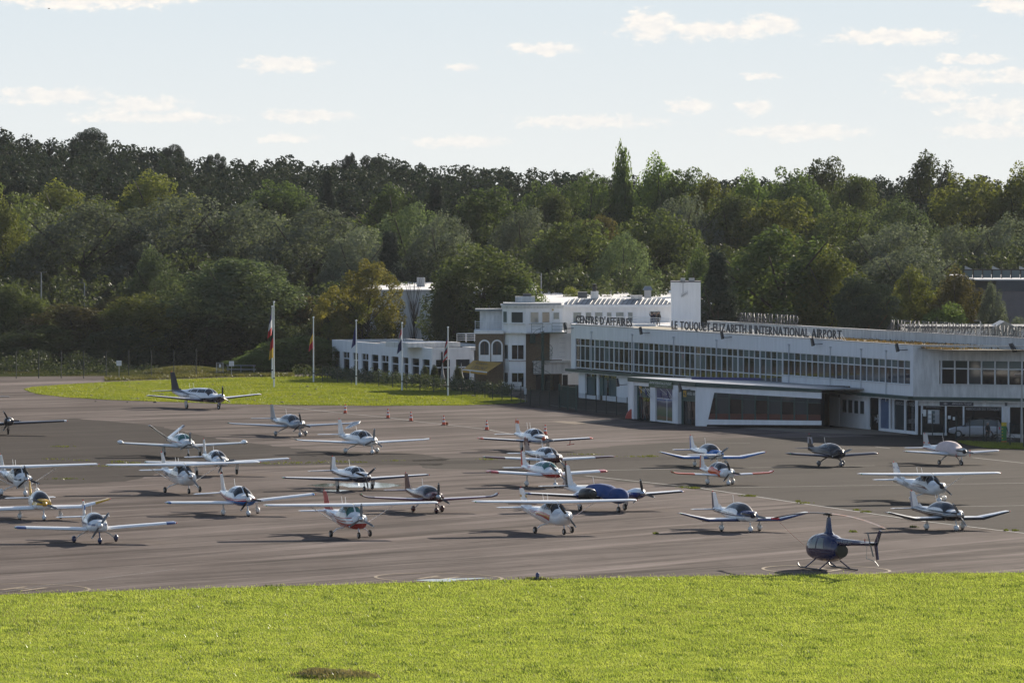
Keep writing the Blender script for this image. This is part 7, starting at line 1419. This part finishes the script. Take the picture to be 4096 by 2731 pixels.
 ('small dark blue plane with chequered fin', 3323, 1863, 23.6, dict(span=7.7, cr=1.4, ct=1.4, wz=.78, tz=.98, base='0b0e1e', wbase='12162a', fincol='0b0e1e', fincap=('9a9ca4', 1.6, 2.1), bubble=1, leg='sprung', track=2.1, fair='5a5e66', spin='161a30', prop=(2, -72), blade=1, xn=1.75, xe=-3.9, zb=.6, zcw=1.36, ztp=1.78, fin=(-3.05, -3.5, -4.05, -4.0, 1.15, 2.3), tail=(2.6, -3.25, .75, .55, 1.22), stripes=[('a8aab0', 1.0, 1.05, .9, .94, -2.8, 1.1, .08)], wle='20243c')),
 ('white low-wing plane wrapped in a pale pink cover with red ribbons', 3800, 1857, 27.4, {**PI, 'span': 8.7, 'ct': .9, 'cover': 'd9c6c0', 'covn': 1, 'bubble': 1, 'fair': False, 'leg': 'sprung', 'track': 2.0, 'prop': (2, 82), 'blade': 1, 'spin': '2a2a2e', 'wbase': 'b8b8ba', 'wle': 'd8d8d8', 'stripes': [('a8483c', 1.1, 1.16, 1.0, 1.06, -4.2, -.8, .05)], 'fincap': ('a8483c', 1.5, 1.62), 'xe': -4.0, 'fin': (-3.1, -3.45, -4.1, -3.95, 1.2, 2.25)}),
 ('white high-wing plane with black wave stripes at far right', 3712, 2008, 23.8, {**CE, 'fair': PW, 'flap': 24, 'prop': (2, 52), 'spin': '2a2a2e', 'stripes': [('24242c', 1.22, 1.27, 1.04, 1.12, -1.6, .7, .06), ('6a3038', 1.14, 1.17, .96, 1.02, -1.6, .9, .06), ('24242c', 1.05, 1.08, .9, .94, -1.4, 1.1, .06)], 'reg': 'F-HARL', 'regx': -3.1, 'regz': 1.02, 'regh': .26, 'regc': '28282c', 'fincap': ('a8a8b0', 2.1, 2.2)}),
]
for a in FLEET:
    root, f, g = plane(*a)
    if 'gull door' in a[0]:       # the open right-hand door of the white one
        mb = MB(); rows = []; Q = [(-.55, 1.85), (.45, 1.85), (.75, 1.45), (.2, .72), (-.35, .75)]
        for o_, s_ in ((0, 1), (.05, 1), (.05, .82), (0, .82)): cx, cz = .1, 1.35; rows.append([(cx + (x - cx) * s_, -o_, (z - cz) * s_) for x, z in Q])
        mb.loft(rows + [rows[0]], caps=False); o = mb.build('gull_door', solid(PW), root); o.matrix_local = Matrix.Translation((.0, -.78, 2.28)) @ Matrix.Rotation(R(-62), 4, 'X') @ Matrix.Rotation(R(-14), 4, 'Y'); mb = MB(); mb.add([(x, -.025, (z - 1.35)) for x, z in [(.1 + (x - .1) * .82, 1.35 + (z - 1.35) * .82) for x, z in Q]], [(0, 1, 2, 3, 4)]); mb.build('door_pane', M_CAN, o)
    if 'pink cover' in a[0]:
        for y in (-.55, .75): mb = MB(); mb.box(1.7, 1.72, y, y + .05, .7, 1.25); mb.build('ribbon', M_FR, root)
    if 'orange spinner' in a[0]:
        mb = MB(); mb.tube([(.3, 3.0, .9), (.2, 3.0, .5)], .03, 5); mb.tube([(.1, 2.8, .52), (.2, 3.4, .6)], .03, 5); mb.build('pitot_cover', M_FR, root)
# ------------------------------------------------------------------ twins and helicopter
def twin(label, u, v, th, P, covered):
    root, f, g = plane(label, u, v, th, P)
    for o in list(root.children):
        if o.name.split('.')[0] == 'propeller':
            for c in list(o.children_recursive): bpy.data.objects.remove(c)
            bpy.data.objects.remove(o)
        elif o.name.split('.')[0] in ('air_intake', 'chin_intake'): bpy.data.objects.remove(o)
    np_ = paint('paint_nacelle_' + label[:12], P['base'], P.get('nst', ()))
    for sd in (-1, 1):
        y = sd * P['ny']; nf = Fus([(P['nx0'], 1.05, 1.45, .2, 2, 0), (P['nx0'] - .12, .95, 1.52, .36, 2.3, 0), (P['nx0'] - .6, .82, 1.55, .44, 2.5, .1), (P['nx0'] - 1.3, .78, 1.45, .4, 2.4, .1), (P['nx0'] - 2.3, .85, 1.15, .2, 2.2, 0), (P['nx0'] - 2.9, .92, 1.0, .05, 2, 0)])
        n = thing('engine_nacelle', None, None); n.parent = root; n.location = (0, y, 0); nf.skin('nacelle_shell', np_, n, 20, 24); mb = MB(); mb.box(P['nx0'] - .11, P['nx0'] - .08, -.26, .26, 1.14, 1.34); mb.build('air_intake', M_BLACK, n)
        if covered and sd < 0: nf.patch('nacelle_cover', M_PROPB, n, P['nx0'] + .0, P['nx0'] - 1.0, -90, 270, .06, 0, 8, 20); mb = MB(); mb.lathe([(0, .24), (.2, .3), (.38, .25), (.45, .1)], (P['nx0'] - .1, 0, 1.25), 'x', 14); mb.build('spinner_cover', M_PROPB, n, True)
        else: propeller(root, P['nx0'] + .02, 1.25, .97, 3 if not covered else 3, R(12 if covered else 30), solid('c8c8c8', .12, .6), M_PROPB, y)
    return root
TW = dict(span=11.86, cr=1.6, ct=1.2, wz=.85, tz=1.2, wx=.7, fair=False, zb=.68, zs=1.15, zcw=1.28, ztp=1.74, zbk=1.48, ze=(1.1, 1.4), xn=2.75, xw=1.4, xt=.6, xc=-1.1, xb=-2.6, xe=-5.3, w=.62, track=3.4, nx=2.2, wr=.22, fin=(-4.0, -4.75, -5.4, -5.2, 1.35, 2.75), tail=(4.1, -4.6, .9, .7, 1.35), ny=1.9, nx0=1.95, wle='16181c', wtip='2a3a78', tipy=.25, base=PW, nst=[('1c2a6a', .3, 1.2, .3, 1.3, -1.2, 2.2, 0)], stripes=[('1c2a6a', .2, 1.0, .2, 1.0, -5.2, 2.8, 0)])
tr_ = twin('twin-engined plane wrapped in a bright blue cover', 2410, 2041, 27.7, {**TW, 'cover': '1d437c', 'covn': 1, 'fincap': ('1a1c24', 'rudder')}, True)
mb = MB(); mb.loft([[(x, rr * 1.0 * math.cos(t), z + rr * .86 * math.sin(t)) for t in np.linspace(0, 2 * math.pi, 15)[:-1]] for x, rr, z in ((2.92, .05, 1.12), (2.86, .30, 1.12), (2.66, .52, 1.12), (2.3, .62, 1.1), (1.9, .6, 1.1))], caps=True); mb.build('nose_cover', MATS['cover_1d437c'], tr_, True)
twin('dark twin-engined plane with a T-tail cut by the left edge', -36, 1737, 7, {**TW, 'span': 12.8, 'base': '22242c', 'wbase': '30323a', 'fincol': '30323a', 'tailz': 3.0, 'fin': (-4.2, -4.9, -5.6, -5.5, 1.35, 3.02), 'tail': (3.4, -4.85, .8, .6, 3.0), 'ny': 1.45, 'track': 2.9, 'nst': [], 'stripes': [], 'wtip': 'c8c8c8', 'wle': '22242c'}, False)

def helicopter():
    root = thing('helicopter', 'dark blue two-bladed helicopter parked on the yellow circle', 'helicopter', place(3312, 2277, 206))
    blue = paint('paint_helicopter', '0c1546', [('3c3e52', 1.02, 1.06, 1.02, 1.06, -1.4, 1.8, 0)], .15)
    f = Fus([(1.95, .95, 1.3, .1, 2, 0), (1.85, .78, 1.5, .35, 2.2, 0), (1.5, .58, 1.8, .58, 2.4, .1), (.9, .48, 1.98, .66, 2.5, .12), (.2, .46, 2.06, .66, 2.6, .12), (-.5, .48, 2.02, .62, 2.6, .1), (-1.0, .6, 1.9, .52, 2.5, .1), (-1.35, .72, 1.75, .4, 2.4, .1), (-1.5, .8, 1.68, .32, 2.2, 0)])
    f.skin('fuselage', blue, root); f.patch('windscreen', M_CAN, root, 1.9, .85, 22, 86, .012); f.patch('windscreen', M_CAN, root, 1.9, .85, 94, 158, .012)
    pane = mat('clear_cabin_glass', (.16, .17, .16), .05, spec=.6)
    for sd in (-1, 1):
        f.side('door_window', pane, root, [(.35, 1.2), (1.2, 1.15), (.95, 1.78), (.35, 1.82)], sd); f.side('door_window', pane, root, [(-.5, 1.22), (.2, 1.2), (.2, 1.82), (-.35, 1.8)], sd); f.side('door_line', M_BLACK, root, [(.27, .6), (.285, .6), (.285, 1.9), (.27, 1.9)], sd, .008)
    mb = MB(); mb.lathe([(-.02, .05), (0, .36), (.12, .40), (.2, .36)], (-1.62, 0, 1.15), 'x', 18); mb.build('engine_shroud', M_BLACK, root, True)
    mb = MB(); mb.loft([[(x + a * c, b * w_, z) for a, b in ((1, 0), (.4, 1), (-.6, .7), (-1, 0), (-.6, -.7), (.4, -1))] for z, x, c, w_ in ((1.95, -.05, .62, .3), (2.15, -.05, .36, .16), (2.75, 0, .22, .1), (2.95, 0, .17, .09))]); mb.build('mast_fairing', blue, root, True)
    mb = MB(); mb.tube([(0, 0, 2.9), (0, 0, 3.12)], .06, 8); mb.box(-.2, .2, -.09, .09, 3.05, 3.2); mb.tube([(0, -.35, 3.12), (0, .35, 3.12)], .05, 6); mb.build('rotor_hub', M_BLACK, root)
    # main rotor: two drooping blades
    rot = thing('main_rotor', None, None); rot.parent = root; rot.matrix_local = Matrix.Translation((0, 0, 3.14)) @ Matrix.Rotation(R(190), 4, 'Z'); OC = mat('orange_white_blade', (.55, .22, .08), .5, col2=(.6, .58, .55), vscale=1.2, stretch=(1, .01, .01))
    for sd, m in ((1, OC), (-1, M_PROPB)):
        mb = MB(); rg = []
        for t in np.linspace(0, 1, 9): r_ = .3 + 4.7 * t; z = -.55 * t * t; rg.append([(sd * r_, .13, z), (sd * r_, .02, z + .05), (sd * r_, -.13, z + .02), (sd * r_, .02, z - .03)])
        mb.loft(rg); mb.build('rotor_blade', m, rot)
    mb = MB(); mb.box(-5.0, -4.6, -.16, .16, -.58, -.5); mb.build('tie_down_sock', M_FR, rot)
    a = Matrix.Translation((0, 0, 3.14)) @ Matrix.Rotation(R(190), 4, 'Z') @ Vector((-4.7, 0, -.55)); mb = MB(); mb.tube([a, a.lerp(Vector((1.75, .25, 1.05)), .5) - Vector((0, 0, .08)), (1.8, .2, 1.0)], .012, 5); mb.build('tie_down_strap', mat('dull_red_strap', (.16, .03, .025), .8), root)
    mb = MB(); mb.loft([[(x, r_ * math.cos(t), z + r_ * math.sin(t)) for t in np.linspace(0, 2 * math.pi, 13)[:-1]] for x, r_, z in ((-1.1, .26, 1.62), (-2.0, .2, 1.66), (-3.5, .15, 1.72), (-5.4, .1, 1.78))]); mb.build('tail_boom', blue, root, True)
    mb = MB(); mb.slab([(-5.1, 1.75), (-5.5, 1.72), (-5.95, 2.55), (-5.7, 2.6)], -.03, .03); mb.slab([(-5.15, 1.8), (-5.45, 1.8), (-5.65, .95), (-5.45, .9)], -.028, .028); mb.build('tail_fin', blue, root); mb = MB(); mb.box(-5.5, -5.15, .03, 1.0, 1.84, 1.88); mb.build('tailplane', blue, root)
    tr = thing('tail_rotor', None, None); tr.parent = root; tr.location = (-5.25, .3, 1.78)
    for sg in (1, -1): mb = MB(); a = R(62); c_, s_ = math.cos(a) * sg, math.sin(a) * sg; mb.hexa([(-.06, 0, 0), (.06, 0, 0), (.06, .02, 0), (-.06, .02, 0), (-.06 + .74 * c_, 0, .74 * s_), (.06 + .74 * c_, 0, .74 * s_), (.06 + .74 * c_, .02, .74 * s_), (-.06 + .74 * c_, .02, .74 * s_)]); mb.build('rotor_blade', M_PROPG, tr)
    mb = MB(); mb.tube([(0, -.3, 0), (0, .04, 0)], .05, 8); mb.build('gearbox', M_BLACK, tr); mb = MB(); mb.tube([(-4.5, .1, 1.65), (-4.6, .15, .95), (-5.4, .1, .85), (-5.75, .05, .6)], .02, 5); mb.build('tail_guard', M_LETG, root); mb = MB(); mb.lathe([(0, .03), (.1, .03), (.14, .01)], (-4.1, 0, 1.87), 'z', 8); mb.build('beacon', M_FR, root)
    for sd in (-1, 1):
        y = sd * 1.0; mb = MB(); mb.tube([(1.75, y, .3), (1.6, y, .14), (1.4, y, .07), (-1.4, y, .07), (-1.6, y, .08)], .045, 8); s_ = mb.build('skid', M_BLACK, root, True)
        for x in (.85, -.75): mb = MB(); mb.tube([(x, sd * .35, .55), (x, sd * .98, .1)], .04, 7); mb.build('skid_strut', blue, s_)
    text('registration', 'F-HAUM', .2, M_LETG, root, frame((-1.9, .24, 1.6), (-1, 0, 0.03)), 0, 1.0); mb = MB(); mb.tube([(.0, .3, 2.02), (-.1, .3, 2.4)], .01, 4); mb.build('antenna', M_GREY, root)
helicopter()

# ------------------------------------------------------------------ the air: thin autumn haze
mb = MB(); mb.box(-420, 420, -20, 1400, -8, 62); hz = mb.build('haze', [])
hm = bpy.data.materials.new('haze_air'); hm.use_nodes = True; nt = hm.node_tree; nt.nodes.remove(nt.nodes['Principled BSDF'])
pv = nt.nodes.new('ShaderNodeVolumePrincipled'); pv.inputs['Color'].default_value = (0.93, 0.95, 1.0, 1); pv.inputs['Density'].default_value = 0.000030; pv.inputs['Anisotropy'].default_value = 0.0
nt.links.new(pv.outputs[0], nt.nodes['Material Output'].inputs['Volume']); hz.data.materials.append(hm); tag(hz, 'thin haze in the air over the airfield', 'haze', kind='stuff')
